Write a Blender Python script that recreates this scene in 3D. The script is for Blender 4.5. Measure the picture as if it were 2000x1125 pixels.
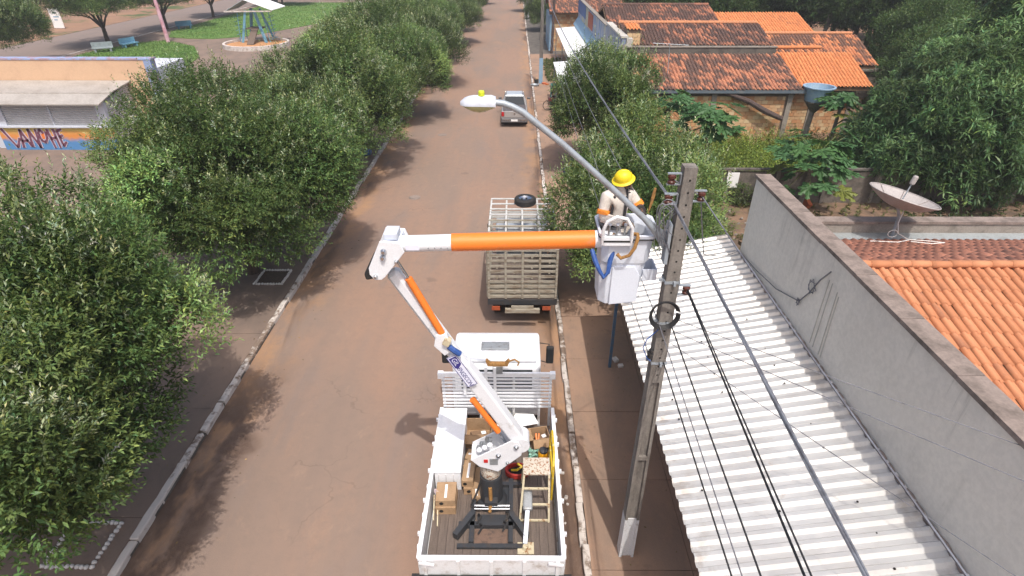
import bpy, bmesh, math, random
import numpy as np
from mathutils import Vector, Matrix, Euler

# ------------------------------------------------------------------ camera, sky, sun
SC = bpy.context.scene
for _o in list(bpy.data.objects):
    bpy.data.objects.remove(_o)
COL = SC.collection
cam_data = bpy.data.cameras.new('camera')
cam = bpy.data.objects.new('camera', cam_data)
COL.objects.link(cam)
cam_data.sensor_width = 36.0
cam_data.lens = 20.16
cam_data.clip_start = 0.05
cam_data.clip_end = 2000.0
cam.location = (0, 0, 10.0)
cam.rotation_euler = (math.radians(90 - 31.56), 0, math.radians(0.33))
SC.camera = cam

SUN_DIR = Vector((0.13, -0.50, 1.0)).normalized()          # towards the sun
world = bpy.data.worlds.new('World')
SC.world = world
world.use_nodes = True
wn = world.node_tree
bgn = wn.nodes['Background']
sky = wn.nodes.new('ShaderNodeTexSky')
sky.sky_type = 'NISHITA'
sky.sun_disc = False
sky.sun_elevation = math.asin(SUN_DIR.z)
sky.sun_rotation = math.atan2(SUN_DIR.x, SUN_DIR.y)
sky.air_density = 1.0
sky.dust_density = 6.0
wn.links.new(sky.outputs[0], bgn.inputs[0])
bgn.inputs[1].default_value = 0.15
sd = bpy.data.lights.new('sun', 'SUN')
sun = bpy.data.objects.new('sun', sd)
COL.objects.link(sun)
sd.energy = 2.7
sd.angle = math.radians(0.6)
sd.color = (1.0, 0.95, 0.88)
sun.rotation_euler = SUN_DIR.to_track_quat('Z', 'Y').to_euler()
SC.view_settings.view_transform = 'Standard'
SC.view_settings.look = 'None'
SC.view_settings.exposure = 0.28
SC.view_settings.gamma = 1.0
SC.view_settings.use_curve_mapping = False

rng = random.Random(7)
NR = np.random.default_rng(11)

# ------------------------------------------------------------------ node helpers / materials
class NT:
    def __init__(s, name):
        s.m = bpy.data.materials.new(name)
        s.m.use_nodes = True
        s.t = s.m.node_tree
        s.b = s.t.nodes['Principled BSDF']
        s.out = s.t.nodes['Material Output']
    def n(s, typ, **kw):
        nd = s.t.nodes.new(typ)
        for k, v in kw.items():
            setattr(nd, k, v)
        return nd
    def l(s, a, b):
        s.t.links.new(a, b)
    def noise(s, vec, scale, detail=4, rough=0.55, dist=0.0):
        nd = s.n('ShaderNodeTexNoise')
        nd.inputs['Scale'].default_value = scale
        nd.inputs['Detail'].default_value = detail
        nd.inputs['Roughness'].default_value = rough
        nd.inputs['Distortion'].default_value = dist
        if vec is not None: s.l(vec, nd.inputs['Vector'])
        return nd.outputs['Fac']
    def mapping(s, vec, scale=(1, 1, 1), loc=(0, 0, 0)):
        nd = s.n('ShaderNodeMapping')
        nd.inputs['Scale'].default_value = scale
        nd.inputs['Location'].default_value = loc
        s.l(vec, nd.inputs['Vector'])
        return nd.outputs[0]
    def ramp(s, fac, a, b, lo=0.0, hi=1.0):
        nd = s.n('ShaderNodeMapRange')
        nd.interpolation_type = 'SMOOTHSTEP'
        s.l(fac, nd.inputs[0])
        nd.inputs[1].default_value = a; nd.inputs[2].default_value = b
        nd.inputs[3].default_value = lo; nd.inputs[4].default_value = hi
        return nd.outputs[0]
    def math(s, op, a, b=None):
        nd = s.n('ShaderNodeMath', operation=op)
        for i, v in enumerate((a, b)):
            if v is None: continue
            if isinstance(v, (int, float)): nd.inputs[i].default_value = v
            else: s.l(v, nd.inputs[i])
        return nd.outputs[0]
    def mix(s, fac, a, b, mode='MIX'):
        nd = s.n('ShaderNodeMix', data_type='RGBA', blend_type=mode)
        for sock, v in ((nd.inputs[0], fac), (nd.inputs[6], a), (nd.inputs[7], b)):
            if isinstance(v, (int, float)): sock.default_value = v
            elif isinstance(v, tuple): sock.default_value = (v[0], v[1], v[2], 1)
            else: s.l(v, sock)
        return nd.outputs[2]
    def bump(s, h, strength=0.3, dist=0.01):
        nd = s.n('ShaderNodeBump')
        nd.inputs['Strength'].default_value = strength
        nd.inputs['Distance'].default_value = dist
        s.l(h, nd.inputs['Height'])
        s.l(nd.outputs[0], s.b.inputs['Normal'])
    def obj(s): return s.n('ShaderNodeTexCoord').outputs['Object']
    def pos(s): return s.n('ShaderNodeNewGeometry').outputs['Position']
    def sep(s, v):
        nd = s.n('ShaderNodeSeparateXYZ'); s.l(v, nd.inputs[0]); return nd.outputs
    def color(s, c):
        if isinstance(c, tuple): s.b.inputs['Base Color'].default_value = (c[0], c[1], c[2], 1)
        else: s.l(c, s.b.inputs['Base Color'])
    def rough(s, r): s.b.inputs['Roughness'].default_value = r

def plain(name, c, c2=None, rough=0.55, metal=0.0, scale=6.0, thr=(0.45, 0.7), bump=0.0, bscale=30, world=False, stretch=(1, 1, 1), fine=0.12, spec=None):
    """base colour with blotches of a second colour, fine grain and a little relief"""
    T = NT(name)
    v = T.pos() if world else T.obj()
    vs = T.mapping(v, stretch)
    col = T.mix(0.0, c, c)
    if c2:
        f = T.ramp(T.noise(vs, scale, 6, 0.65), thr[0], thr[1])
        col = T.mix(f, c, c2)
    g = T.ramp(T.noise(v, scale * 9, 3), 0.25, 0.75, 1 - fine, 1 + fine)
    gm = T.n('ShaderNodeVectorMath', operation='SCALE')
    T.l(col, gm.inputs[0]); T.l(g, gm.inputs['Scale'])
    T.color(gm.outputs[0])
    T.rough(rough)
    T.b.inputs['Metallic'].default_value = metal
    if spec is not None: T.b.inputs['Specular IOR Level'].default_value = spec
    if bump: T.bump(T.noise(v, bscale, 4), bump, 0.01)
    return T.m

M = {}
def mk():
    P = plain
    M['white_paint'] = P('white_paint', (.72, .735, .77), (.46, .45, .43), .45, scale=5.5, thr=(.56, .78), fine=.05, bump=.06)
    M['truck_white'] = P('truck_white', (.78, .80, .84), (.62, .62, .62), .45, scale=3, thr=(.5, .9), fine=.04)
    M['bed_white'] = P('bed_white', (.66, .67, .69), (.36, .31, .27), .6, scale=5, thr=(.48, .76), fine=.06, bump=.1)
    M['fibreglass'] = P('fibreglass', (.64, .68, .76), (.46, .47, .49), .42, scale=5, thr=(.55, .8), fine=.04)
    M['orange_paint'] = P('orange_paint', (.80, .20, .025), (.62, .22, .08), .5, scale=7, thr=(.56, .74), fine=.07, stretch=(.5, 1, 1))
    M['chrome'] = P('chrome', (.55, .57, .6), None, .22, 1.0, fine=.03)
    M['black_rubber'] = P('black_rubber', (.018, .018, .02), (.04, .035, .03), .8, scale=8)
    M['black_steel'] = P('black_steel', (.035, .038, .044), (.06, .045, .035), .5, scale=7, thr=(.5, .75), bump=.15)
    M['grey_steel'] = P('grey_steel', (.30, .32, .34), (.2, .19, .18), .5, .3, scale=6)
    M['galv'] = P('galv', (.34, .38, .42), (.26, .28, .3), .5, .35, scale=5, fine=.06)
    M['lamp_grey'] = P('lamp_grey', (.56, .60, .68), (.48, .5, .55), .45, scale=4, fine=.03)
    M['lamp_lens'] = P('lamp_lens', (.42, .40, .20), (.32, .3, .14), .25, fine=.05)
    M['lime'] = P('lime', (.55, .62, .03), None, .4)
    M['deck_wood'] = P('deck_wood', (.135, .105, .088), (.085, .066, .056), .75, scale=4, stretch=(6, .5, 1), bump=.3)
    M['cardboard'] = P('cardboard', (.36, .235, .135), (.28, .18, .10), .85, scale=5, fine=.08)
    M['cardboard_dark'] = P('cardboard_dark', (.20, .125, .075), (.28, .18, .10), .85, scale=5)
    M['paper'] = P('paper', (.78, .78, .78), None, .8, fine=.03)
    M['rusty_white'] = P('rusty_white', (.55, .50, .42), (.26, .10, .035), .7, scale=26, thr=(.5, .62), bump=.2)
    M['rusty_cream'] = P('rusty_cream', (.52, .46, .32), (.25, .12, .05), .65, scale=14, thr=(.52, .68))
    M['yellow_paint'] = P('yellow_paint', (.62, .42, .02), (.7, .66, .5), .5, scale=12, thr=(.55, .7))
    M['red_bag'] = P('red_bag', (.42, .03, .02), (.2, .02, .02), .7, scale=9)
    M['blue_cloth'] = P('blue_cloth', (.025, .075, .27), (.05, .13, .38), .6, scale=12)
    M['blue_bag'] = P('blue_bag', (.04, .12, .34), (.07, .18, .44), .35, scale=9, bump=.5, bscale=10)
    M['hose_brown'] = P('hose_brown', (.33, .17, .05), (.15, .08, .03), .75, scale=30)
    M['logo_blue'] = P('logo_blue', (.035, .03, .20), None, .5, fine=.02)
    M['sticker'] = P('sticker', (.72, .74, .86), None, .4, fine=.02)
    M['skin'] = P('skin', (.22, .105, .065), (.18, .085, .05), .55, scale=10, fine=.05)
    M['shirt'] = P('shirt', (.62, .575, .53), (.52, .47, .42), .85, scale=7, fine=.06, bump=.6, bscale=14)
    M['hi_vis'] = P('hi_vis', (.85, .27, .03), None, .6)
    M['trousers'] = P('trousers', (.40, .36, .32), (.32, .29, .26), .85, scale=7, bump=.5, bscale=14)
    M['helmet'] = P('helmet', (.76, .58, .012), (.66, .50, .02), .5, scale=4, fine=.02)
    M['glove'] = P('glove', (.035, .03, .03), None, .75)
    M['glove_tan'] = P('glove_tan', (.42, .34, .26), None, .8)
    M['harness'] = P('harness', (.03, .03, .035), None, .8)
    M['navy'] = P('navy', (.02, .025, .07), None, .85)
    M['tshirt'] = P('tshirt', (.12, .13, .20), None, .85)
    M['hair'] = P('hair', (.012, .01, .009), None, .6)
    M['cattle_wood'] = P('cattle_wood', (.33, .305, .25), (.17, .125, .085), .8, scale=5, thr=(.42, .7), stretch=(.6, 3, 3), bump=.3)
    M['cattle_rail'] = P('cattle_rail', (.52, .53, .53), (.34, .31, .26), .7, scale=5, thr=(.45, .75), stretch=(.6, 3, 3))
    M['cab_blue'] = P('cab_blue', (.42, .46, .52), (.36, .38, .41), .3, .1, scale=3)
    M['silver_paint'] = P('silver_paint', (.42, .41, .41), (.37, .36, .36), .28, .35, scale=3, fine=.02)
    M['car_grey'] = P('car_grey', (.13, .125, .13), None, .55)
    M['glass_dark'] = P('glass_dark', (.02, .025, .03), None, .08, fine=.02)
    M['red_lens'] = P('red_lens', (.42, .01, .015), None, .2, fine=.02)
    M['amber_lens'] = P('amber_lens', (.34, .075, .03), (.2, .05, .03), .35)
    M['tonneau'] = P('tonneau', (.09, .08, .085), None, .7)
    M['reflector'] = P('reflector', (.50, .02, .02), None, .4)
    M['pole_conc'] = P('pole_conc', (.205, .185, .165), (.11, .098, .088), .9, scale=3.5, thr=(.4, .7), stretch=(3, 3, .6), bump=.4)
    M['pole_dark'] = P('pole_dark', (.15, .135, .12), (.08, .07, .06), .9, scale=4, stretch=(3, 3, .6), bump=.3)
    M['pole_white'] = P('pole_white', (.60, .61, .63), (.30, .28, .26), .85, scale=6, thr=(.55, .75))
    M['pole_blue'] = P('pole_blue', (.22, .36, .50), (.3, .33, .36), .8, scale=5, thr=(.5, .8))
    M['blue_steel'] = P('blue_steel', (.06, .13, .22), (.12, .13, .15), .5, scale=6)
    M['hole'] = P('hole', (.012, .011, .010), None, .95)
    M['porcelain'] = P('porcelain', (.09, .03, .022), (.05, .02, .016), .2, scale=5)
    M['cable_black'] = P('cable_black', (.02, .02, .022), None, .6)
    M['cable_grey'] = P('cable_grey', (.16, .16, .18), (.08, .08, .09), .5, scale=8)
    M['cable_alu'] = P('cable_alu', (.20, .21, .24), (.14, .14, .16), .45, .2, scale=6, thr=(.45, .6))
    M['render_grey'] = wall_mat('render_grey', (.76, .715, .645), (.21, .195, .17), .62)
    M['render_white'] = wall_mat('render_white', (.50, .48, .44), (.16, .14, .12), .55)
    M['coping'] = P('coping', (.25, .20, .175), (.13, .105, .09), .9, scale=3, thr=(.4, .7), bump=.4)
    M['gutter'] = P('gutter', (.34, .37, .38), (.26, .28, .28), .5, .2, scale=3)
    M['metal_roof'] = roof_mat()
    M['awning_white'] = P('awning_white', (.84, .85, .87), (.76, .77, .78), .45, scale=.5, thr=(.5, .8), fine=.02)
    M['mortar'] = P('mortar', (.20, .14, .10), (.14, .095, .07), .95, scale=5)
    M['concrete'] = P('concrete', (.27, .24, .21), (.17, .15, .13), .9, scale=2.5, bump=.3)
    M['concrete_dark'] = P('concrete_dark', (.13, .115, .10), (.07, .06, .055), .92, scale=2.0, thr=(.4, .7), bump=.4)
    M['slab_fence'] = P('slab_fence', (.165, .14, .12), (.085, .075, .065), .92, scale=1.6, thr=(.4, .7), bump=.4)
    M['mural'] = mural_mat()
    M['streak_wall'] = streak_mat('streak_wall', (.20, .25, .36), (.34, .33, .33))
    M['blue_panel'] = P('blue_panel', (.05, .12, .30), (.1, .16, .3), .7, scale=2)
    M['red_panel'] = P('red_panel', (.35, .07, .03), (.3, .12, .08), .7, scale=3)
    M['peach'] = P('peach', (.60, .40, .26), (.54, .35, .23), .85, scale=1.2, fine=.03)
    M['coping_blue'] = P('coping_blue', (.26, .33, .52), (.33, .22, .26), .8, scale=2.4, thr=(.45, .6))
    M['kiosk_roof'] = P('kiosk_roof', (.40, .37, .34), (.32, .29, .26), .6, .1, scale=1.2, thr=(.4, .7))
    M['kiosk_wall'] = P('kiosk_wall', (.52, .55, .62), (.44, .45, .5), .8, scale=1.5, fine=.04)
    M['shutter'] = P('shutter', (.46, .46, .47), (.38, .38, .39), .5, .15, scale=2)
    M['graffiti_bg'] = graffiti_mat()
    M['graffiti_purple'] = P('graffiti_purple', (.14, .045, .075), (.20, .09, .14), .8, scale=3)
    M['graffiti_white'] = P('graffiti_white', (.52, .48, .56), None, .8)
    M['graffiti_orange'] = P('graffiti_orange', (.70, .18, .03), None, .8)
    M['pink_paint'] = P('pink_paint', (.62, .38, .46), (.5, .2, .26), .8, scale=1.2)
    M['play_blue'] = P('play_blue', (.13, .32, .46), (.2, .36, .46), .7, scale=4)
    M['play_wood'] = P('play_wood', (.13, .095, .075), None, .85, scale=6)
    M['ring_white'] = P('ring_white', (.58, .53, .50), (.36, .3, .26), .85, scale=3)
    M['sand'] = P('sand', (.46, .235, .105), (.36, .18, .08), .95, scale=2)
    M['bench_paint'] = P('bench_paint', (.26, .31, .33), (.2, .22, .22), .85, scale=3)
    M['bench_blue'] = P('bench_blue', (.06, .16, .24), None, .85)
    M['green_paint'] = P('green_paint', (.02, .17, .14), (.03, .12, .1), .5, scale=5)
    M['shelf_grey'] = P('shelf_grey', (.34, .36, .30), None, .8)
    M['bike_red'] = P('bike_red', (.12, .03, .03), None, .4)
    M['plastic_white'] = P('plastic_white', (.74, .74, .76), None, .4)
    M['bucket_dark'] = P('bucket_dark', (.03, .03, .03), None, .6)
    M['tank_blue'] = P('tank_blue', (.24, .36, .50), (.3, .4, .48), .55, scale=3)
    M['tank_inside'] = P('tank_inside', (.30, .36, .34), (.22, .2, .16), .6, scale=3)
    M['log_bark'] = P('log_bark', (.085, .06, .055), (.05, .035, .03), .95, scale=9, bump=.6)
    M['bark'] = P('bark', (.085, .06, .045), (.045, .033, .026), .95, scale=7, stretch=(2, 2, .5), bump=.7)
    M['bark_pale'] = P('bark_pale', (.26, .23, .20), (.15, .13, .11), .9, scale=6, stretch=(1, 1, 3), bump=.4)
    M['dish'] = P('dish', (.38, .35, .34), (.32, .29, .28), .6, .1, scale=4)
    M['dish_rib'] = P('dish_rib', (.20, .17, .16), None, .6)
    M['white_cord'] = P('white_cord', (.70, .69, .66), None, .6)
    M['terracotta'] = P('terracotta', (.50, .13, .05), None, .85)
    M['thatch'] = P('thatch', (.15, .115, .10), (.08, .06, .05), .95, scale=6, stretch=(4, 4, 1), bump=.6)
    M['rust_plate'] = P('rust_plate', (.15, .095, .07), (.07, .05, .04), .8, scale=8)
    M['soil'] = P('soil', (.085, .06, .045), (.12, .085, .06), .95, scale=9, bump=.6)
    M['edging'] = P('edging', (.62, .59, .56), (.32, .27, .24), .85, scale=9, thr=(.5, .7))
    M['kerb'] = kerb_mat()
    M['road'] = road_mat()
    M['sidewalk'] = walk_mat('sidewalk', (.335, .215, .150), (.245, .172, .130), .5)
    M['plaza'] = walk_mat('plaza', (.222, .160, .126), (.165, .124, .102), .45)
    M['dirt'] = dirt_mat()
    M['far_road'] = P('far_road', (.215, .165, .145), (.185, .15, .135), .9, scale=.35, world=True, fine=.06)
    M['lawn'] = lawn_mat()
    M['yard'] = yard_mat()
    M['leaf'] = leaf_mat('leaf', .38)
    M['leaf_mango'] = leaf_mat('leaf_mango', .30)
    M['tile'] = tile_mat('tile', (.52, .225, .112), (.44, .18, .085), (.20, .10, .07), .66, .88)
    M['tile_old'] = tile_mat('tile_old', (.42, .175, .10), (.34, .135, .08), (.085, .054, .046), .36, .60)
    M['tile_dark'] = tile_mat('tile_dark', (.38, .155, .09), (.13, .07, .055), (.080, .048, .042), .26, .52)
    M['tile_orange'] = tile_mat('tile_orange', (.60, .235, .09), (.55, .20, .075), (.30, .13, .07), .68, .9)
    M['tile_back'] = tile_mat('tile_back', (.52, .225, .145), (.46, .19, .12), (.24, .12, .085), .64, .84)
    M['tile_spot'] = tile_mat('tile_spot', (.55, .22, .10), (.47, .175, .08), (.12, .068, .052), .43, .58)
    M['brick'] = brick_mat()
    M['tin_blue'] = P('tin_blue', (.10, .13, .16), (.16, .17, .18), .6, scale=3)

def wall_mat(name, c, dirt, rough):
    T = NT(name)
    v = T.pos()
    z = T.sep(v)[2]
    streak = T.noise(T.mapping(v, (1.6, 1.6, .22)), 1.1, 6, .65, .3)
    f1 = T.ramp(streak, .54, .74, 0, .9)
    blot = T.ramp(T.noise(v, .7, 6, .6), .46, .70, 0, .75)
    drip = T.ramp(T.noise(T.mapping(v, (1, 2.4, .10)), 1.3, 5, .7), .56, .72, 0, .55)
    low = T.ramp(T.noise(v, .35, 3), .35, .7)
    col = T.mix(low, c, tuple(k * .9 for k in c))
    col = T.mix(T.math('MULTIPLY', f1, blot), col, dirt)
    if name == 'render_grey': col = T.mix(T.math('MULTIPLY', drip, T.ramp(T.math('ADD', z, T.noise(v, 1.2, 3)), 4.9, 6.0)), col, dirt)
    patch = T.ramp(T.noise(T.mapping(v, (1, 1, 1.4), (3, 3, 3)), .42, 5, .6, .6), .50, .56, 0, .28)
    col = T.mix(patch, col, tuple(k * 1.12 for k in c))
    fine = T.ramp(T.noise(v, 14, 4), .3, .7, 0, .14)
    col = T.mix(fine, col, dirt)
    T.color(col); T.rough(.85)
    T.bump(T.noise(v, 22, 4), .18, .01)
    return T.m

def roof_mat():
    T = NT('metal_roof')
    v = T.pos()
    s = T.sep(v)
    col = T.mix(T.ramp(T.noise(v, 1.1, 5, .6), .40, .72), (.61, .605, .595), (.53, .515, .50))
    run = T.noise(T.mapping(v, (.35, 7, 1)), 1.0, 5, .65, .2)
    col = T.mix(T.ramp(run, .54, .76, 0, .55), col, (.36, .32, .285))
    spot = T.noise(v, 5.5, 6, .7)
    col = T.mix(T.ramp(spot, .62, .76, 0, .5), col, (.33, .25, .19))
    eave = T.math('MULTIPLY', T.ramp(s[0], 2.85, 2.38), T.ramp(T.noise(v, 3.0, 5, .7), .40, .65))
    col = T.mix(T.math('MULTIPLY', eave, .6), col, (.30, .235, .18))
    lap = T.math('MULTIPLY', T.ramp(s[0], 4.75, 5.3), T.ramp(T.noise(v, 2.2, 5, .7), .42, .66))
    col = T.mix(T.math('MULTIPLY', lap, .55), col, (.32, .27, .22))
    T.color(col)
    T.b.inputs['Metallic'].default_value = .5
    T.l(T.ramp(spot, .3, .7, .40, .58), T.b.inputs['Roughness'])
    T.bump(T.noise(T.mapping(v, (.5, 1.6, 1)), 2.6, 3), .25, .02)
    return T.m

def streak_mat(name, c, c2):
    T = NT(name)
    v = T.pos()
    n = T.noise(T.mapping(v, (1, 3.2, .25)), 2.6, 5, .7)
    col = T.mix(T.ramp(n, .40, .62), c, c2)
    n2 = T.noise(T.mapping(v, (1, 4, .3)), 3.1, 4, .7)
    col = T.mix(T.ramp(n2, .58, .72, 0, .8), col, (.045, .045, .06))
    T.color(col); T.rough(.9)
    return T.m

def mural_mat():
    T = NT('mural')
    v = T.pos()
    y = T.sep(v)[1]
    n = T.noise(T.mapping(v, (1, 2.6, .3)), 1.8, 5, .7)
    col = T.mix(T.ramp(n, .42, .6), (.16, .25, .42), (.42, .43, .46))
    pat = T.noise(v, .45, 3)
    col = T.mix(T.ramp(pat, .52, .62, 0, .8), col, (.42, .40, .26))
    n2 = T.noise(T.mapping(v, (1, 4, .35)), 3.3, 4, .7)
    col = T.mix(T.ramp(n2, .60, .74, 0, .7), col, (.07, .07, .09))
    T.color(col); T.rough(.9)
    return T.m

def graffiti_mat():
    T = NT('graffiti_background')
    v = T.obj()
    s = T.sep(v)
    h = T.math('ADD', s[2], T.math('MULTIPLY', T.noise(v, 1.6, 3), .5))
    col = T.mix(T.ramp(h, .70, .95), (.08, .22, .45), (.62, .24, .06))
    col = T.mix(T.ramp(h, 1.0, 1.35), col, (.55, .42, .12))
    T.color(col); T.rough(.85)
    return T.m

def kerb_mat():
    T = NT('kerb_paint')
    v = T.pos()
    n = T.noise(v, 5, 6, .7)
    n2 = T.noise(T.mapping(v, (1, .16, 1)), 2.2, 3, .5)
    f = T.ramp(T.math('ADD', T.math('MULTIPLY', n, .6), T.math('ADD', T.math('MULTIPLY', n2, .5), T.ramp(T.sep(v)[0], -2, 1, 0, .055))), .55, .67)
    col = T.mix(f, (.60, .55, .51), (.20, .145, .11))
    T.color(col); T.rough(.9)
    T.bump(T.noise(v, 18, 5), .5, .012)
    return T.m

def road_mat():
    T = NT('road_asphalt')
    v = T.pos()
    s = T.sep(v)
    big = T.noise(T.mapping(v, (1, .32, 1)), .30, 5, .6, .4)
    col = T.mix(T.ramp(big, .40, .60), (.298, .188, .136), (.242, .174, .138))
    mid = T.noise(T.mapping(v, (1.3, .5, 1)), .9, 6, .7, .3)
    col = T.mix(T.ramp(mid, .52, .74, 0, .55), col, (.32, .20, .14))
    gre = T.noise(T.mapping(v, (1.0, .25, 1), (3, 9, 0)), .7, 5, .65, .5)
    col = T.mix(T.ramp(gre, .52, .70, 0, .6), col, (.215, .168, .150))
    wob = T.math('MULTIPLY', T.math('SUBTRACT', T.noise(v, .8, 4), .5), 1.6)
    xr = T.math('ADD', s[0], wob)
    right = T.ramp(xr, .1, 1.0)
    left = T.ramp(xr, -5.9, -6.9)
    edge = T.math('MAXIMUM', right, left)
    dn = T.ramp(T.noise(T.mapping(v, (1.2, .5, 1)), .8, 5, .65), .36, .60)
    col = T.mix(T.math('MULTIPLY', T.math('MULTIPLY', edge, dn), .8), col, (.40, .225, .115))
    # damp gutters
    wl = T.ramp(T.math('ADD', s[0], T.math('MULTIPLY', wob, .5)), -6.3, -6.9)
    wr = T.ramp(T.math('ADD', s[0], T.math('MULTIPLY', wob, .5)), .55, 1.1)
    wet = T.ramp(T.noise(T.mapping(v, (.8, .22, 1), (5, 2, 0)), .62, 5, .6, .4), .50, .58)
    wetf = T.math('MULTIPLY', T.math('MAXIMUM', wl, wr), wet)
    # wet gutter runs along the left kerb close by and along the near truck
    near = T.math('MULTIPLY', T.ramp(s[1], 13.0, 10.0), T.math('MAXIMUM', T.ramp(T.math('ADD', s[0], wob), -5.9, -6.35), T.math('MULTIPLY', T.ramp(s[0], .86, 1.0), T.ramp(s[1], 9.0, 8.0))))
    nbreak = T.ramp(T.noise(T.mapping(v, (1, .5, 1)), 1.1, 4, .6), .36, .5)
    wetf = T.math('MAXIMUM', T.math('MULTIPLY', wetf, .75), T.math('MULTIPLY', T.math('MULTIPLY', near, nbreak), .92))
    col = T.mix(wetf, col, (.085, .050, .035))
    # oil spots, patches, small marks
    vor = T.n('ShaderNodeTexVoronoi'); vor.inputs['Scale'].default_value = .55; T.l(v, vor.inputs['Vector'])
    sp = T.ramp(T.math('ADD', vor.outputs['Distance'], T.math('MULTIPLY', T.noise(v, 6, 4), .14)), .12, .20, .5, 0)
    col = T.mix(T.math('MULTIPLY', sp, T.ramp(T.noise(v, .5, 2), .5, .6)), col, (.12, .085, .07))
    mot = T.ramp(T.noise(v, 3.2, 6, .75, .2), .42, .70, 0, .34)
    col = T.mix(mot, col, (.185, .135, .112))
    dust = T.ramp(T.noise(T.mapping(v, (1, .7, 1), (7, 1, 0)), 2.1, 6, .7, .4), .56, .74, 0, .45)
    col = T.mix(dust, col, (.36, .245, .175))
    trk = T.math('MULTIPLY', T.ramp(T.math('ABSOLUTE', T.math('ADD', T.math('PINGPONG', T.math('ADD', s[0], 2.6), .78), -.2)), .05, .3, .3, 0), T.ramp(T.noise(T.mapping(v, (1, .1, 1)), .8, 4), .45, .65))
    col = T.mix(trk, col, (.20, .15, .125))
    cr = T.n('ShaderNodeTexVoronoi', feature='DISTANCE_TO_EDGE'); cr.inputs['Scale'].default_value = .42
    cw = T.n('ShaderNodeVectorMath', operation='ADD'); T.l(v, cw.inputs[0])
    cn = T.n('ShaderNodeTexNoise'); cn.inputs['Scale'].default_value = 1.7; cn.inputs['Detail'].default_value = 5; T.l(v, cn.inputs['Vector']); T.l(cn.outputs['Color'], cw.inputs[1])
    T.l(cw.outputs[0], cr.inputs['Vector'])
    crk = T.math('MULTIPLY', T.ramp(cr.outputs['Distance'], .003, .010, .30, 0), T.ramp(T.noise(v, .35, 2), .52, .6))
    col = T.mix(crk, col, (.09, .06, .05))
    grain = T.ramp(T.noise(v, 42, 3, .75), .32, .68, 0, .34)
    col = T.mix(grain, col, (.19, .135, .105))
    pale = T.ramp(T.noise(v, 33, 3, .6), .66, .74, 0, .3)
    col = T.mix(pale, col, (.34, .26, .21))
    T.color(col)
    T.l(T.ramp(wetf, 0, 1, .9, .55), T.b.inputs['Roughness'])
    T.bump(T.noise(v, 60, 4, .7), .35, .008)
    return T.m

def walk_mat(name, c, c2, amt):
    T = NT(name)
    v = T.pos()
    n = T.noise(T.mapping(v, (1, .6, 1)), .7, 6, .65, .3)
    col = T.mix(T.ramp(n, .38, .66), c, c2)
    n2 = T.noise(v, 2.3, 6, .7)
    col = T.mix(T.ramp(n2, .55, .75, 0, amt), col, tuple(k * .58 for k in c2))
    n3 = T.noise(v, 1.1, 5, .7, .5)
    col = T.mix(T.ramp(n3, .60, .74, 0, .5), col, (.32, .20, .125))
    g = T.ramp(T.noise(v, 40, 3), .35, .7, 0, .18)
    col = T.mix(g, col, tuple(k * .6 for k in c))
    T.color(col); T.rough(.92)
    T.bump(T.noise(v, 30, 4), .25, .008)
    return T.m

def dirt_mat():
    T = NT('dirt_ground')
    v = T.pos()
    n = T.noise(v, .25, 6, .6)
    col = T.mix(T.ramp(n, .4, .65), (.29, .165, .10), (.22, .13, .085))
    g = T.noise(v, .12, 6, .65)
    col = T.mix(T.ramp(g, .52, .60), col, (.075, .10, .03))
    T.color(col); T.rough(.95)
    T.bump(T.noise(v, 5, 5), .4, .05)
    return T.m

def yard_mat():
    T = NT('yard_soil')
    v = T.pos()
    n = T.noise(v, .7, 6, .65)
    col = T.mix(T.ramp(n, .4, .62), (.20, .125, .08), (.10, .07, .05))
    g = T.noise(v, 1.3, 5, .7)
    col = T.mix(T.ramp(g, .56, .66, 0, .8), col, (.11, .115, .04))
    T.color(col); T.rough(.95)
    T.bump(T.noise(v, 9, 5), .6, .04)
    return T.m

def lawn_mat():
    T = NT('lawn_grass')
    v = T.pos()
    n = T.noise(v, .35, 5, .6)
    col = T.mix(T.ramp(n, .35, .65), (.085, .185, .030), (.13, .215, .045))
    m = T.noise(v, 7, 4, .7)
    col = T.mix(T.ramp(m, .45, .7, 0, .5), col, (.055, .125, .02))
    y = T.noise(v, 1.5, 4, .7)
    col = T.mix(T.ramp(y, .62, .75, 0, .45), col, (.16, .16, .05))
    T.color(col); T.rough(.9)
    T.bump(T.noise(v, 12, 4, .8), .8, .06)
    return T.m

def leaf_mat(name, trans):
    T = NT(name)
    at = T.n('ShaderNodeAttribute', attribute_name='col')
    c = at.outputs['Color']
    T.color(c)
    T.rough(.48)
    T.b.inputs['Specular IOR Level'].default_value = .35
    tr = T.n('ShaderNodeBsdfTranslucent')
    T.l(T.mix(.5, c, (.10, .16, .02)), tr.inputs['Color'])
    ms = T.n('ShaderNodeMixShader')
    ms.inputs[0].default_value = trans
    T.l(T.b.outputs[0], ms.inputs[1]); T.l(tr.outputs[0], ms.inputs[2])
    T.l(ms.outputs[0], T.out.inputs['Surface'])
    return T.m

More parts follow.
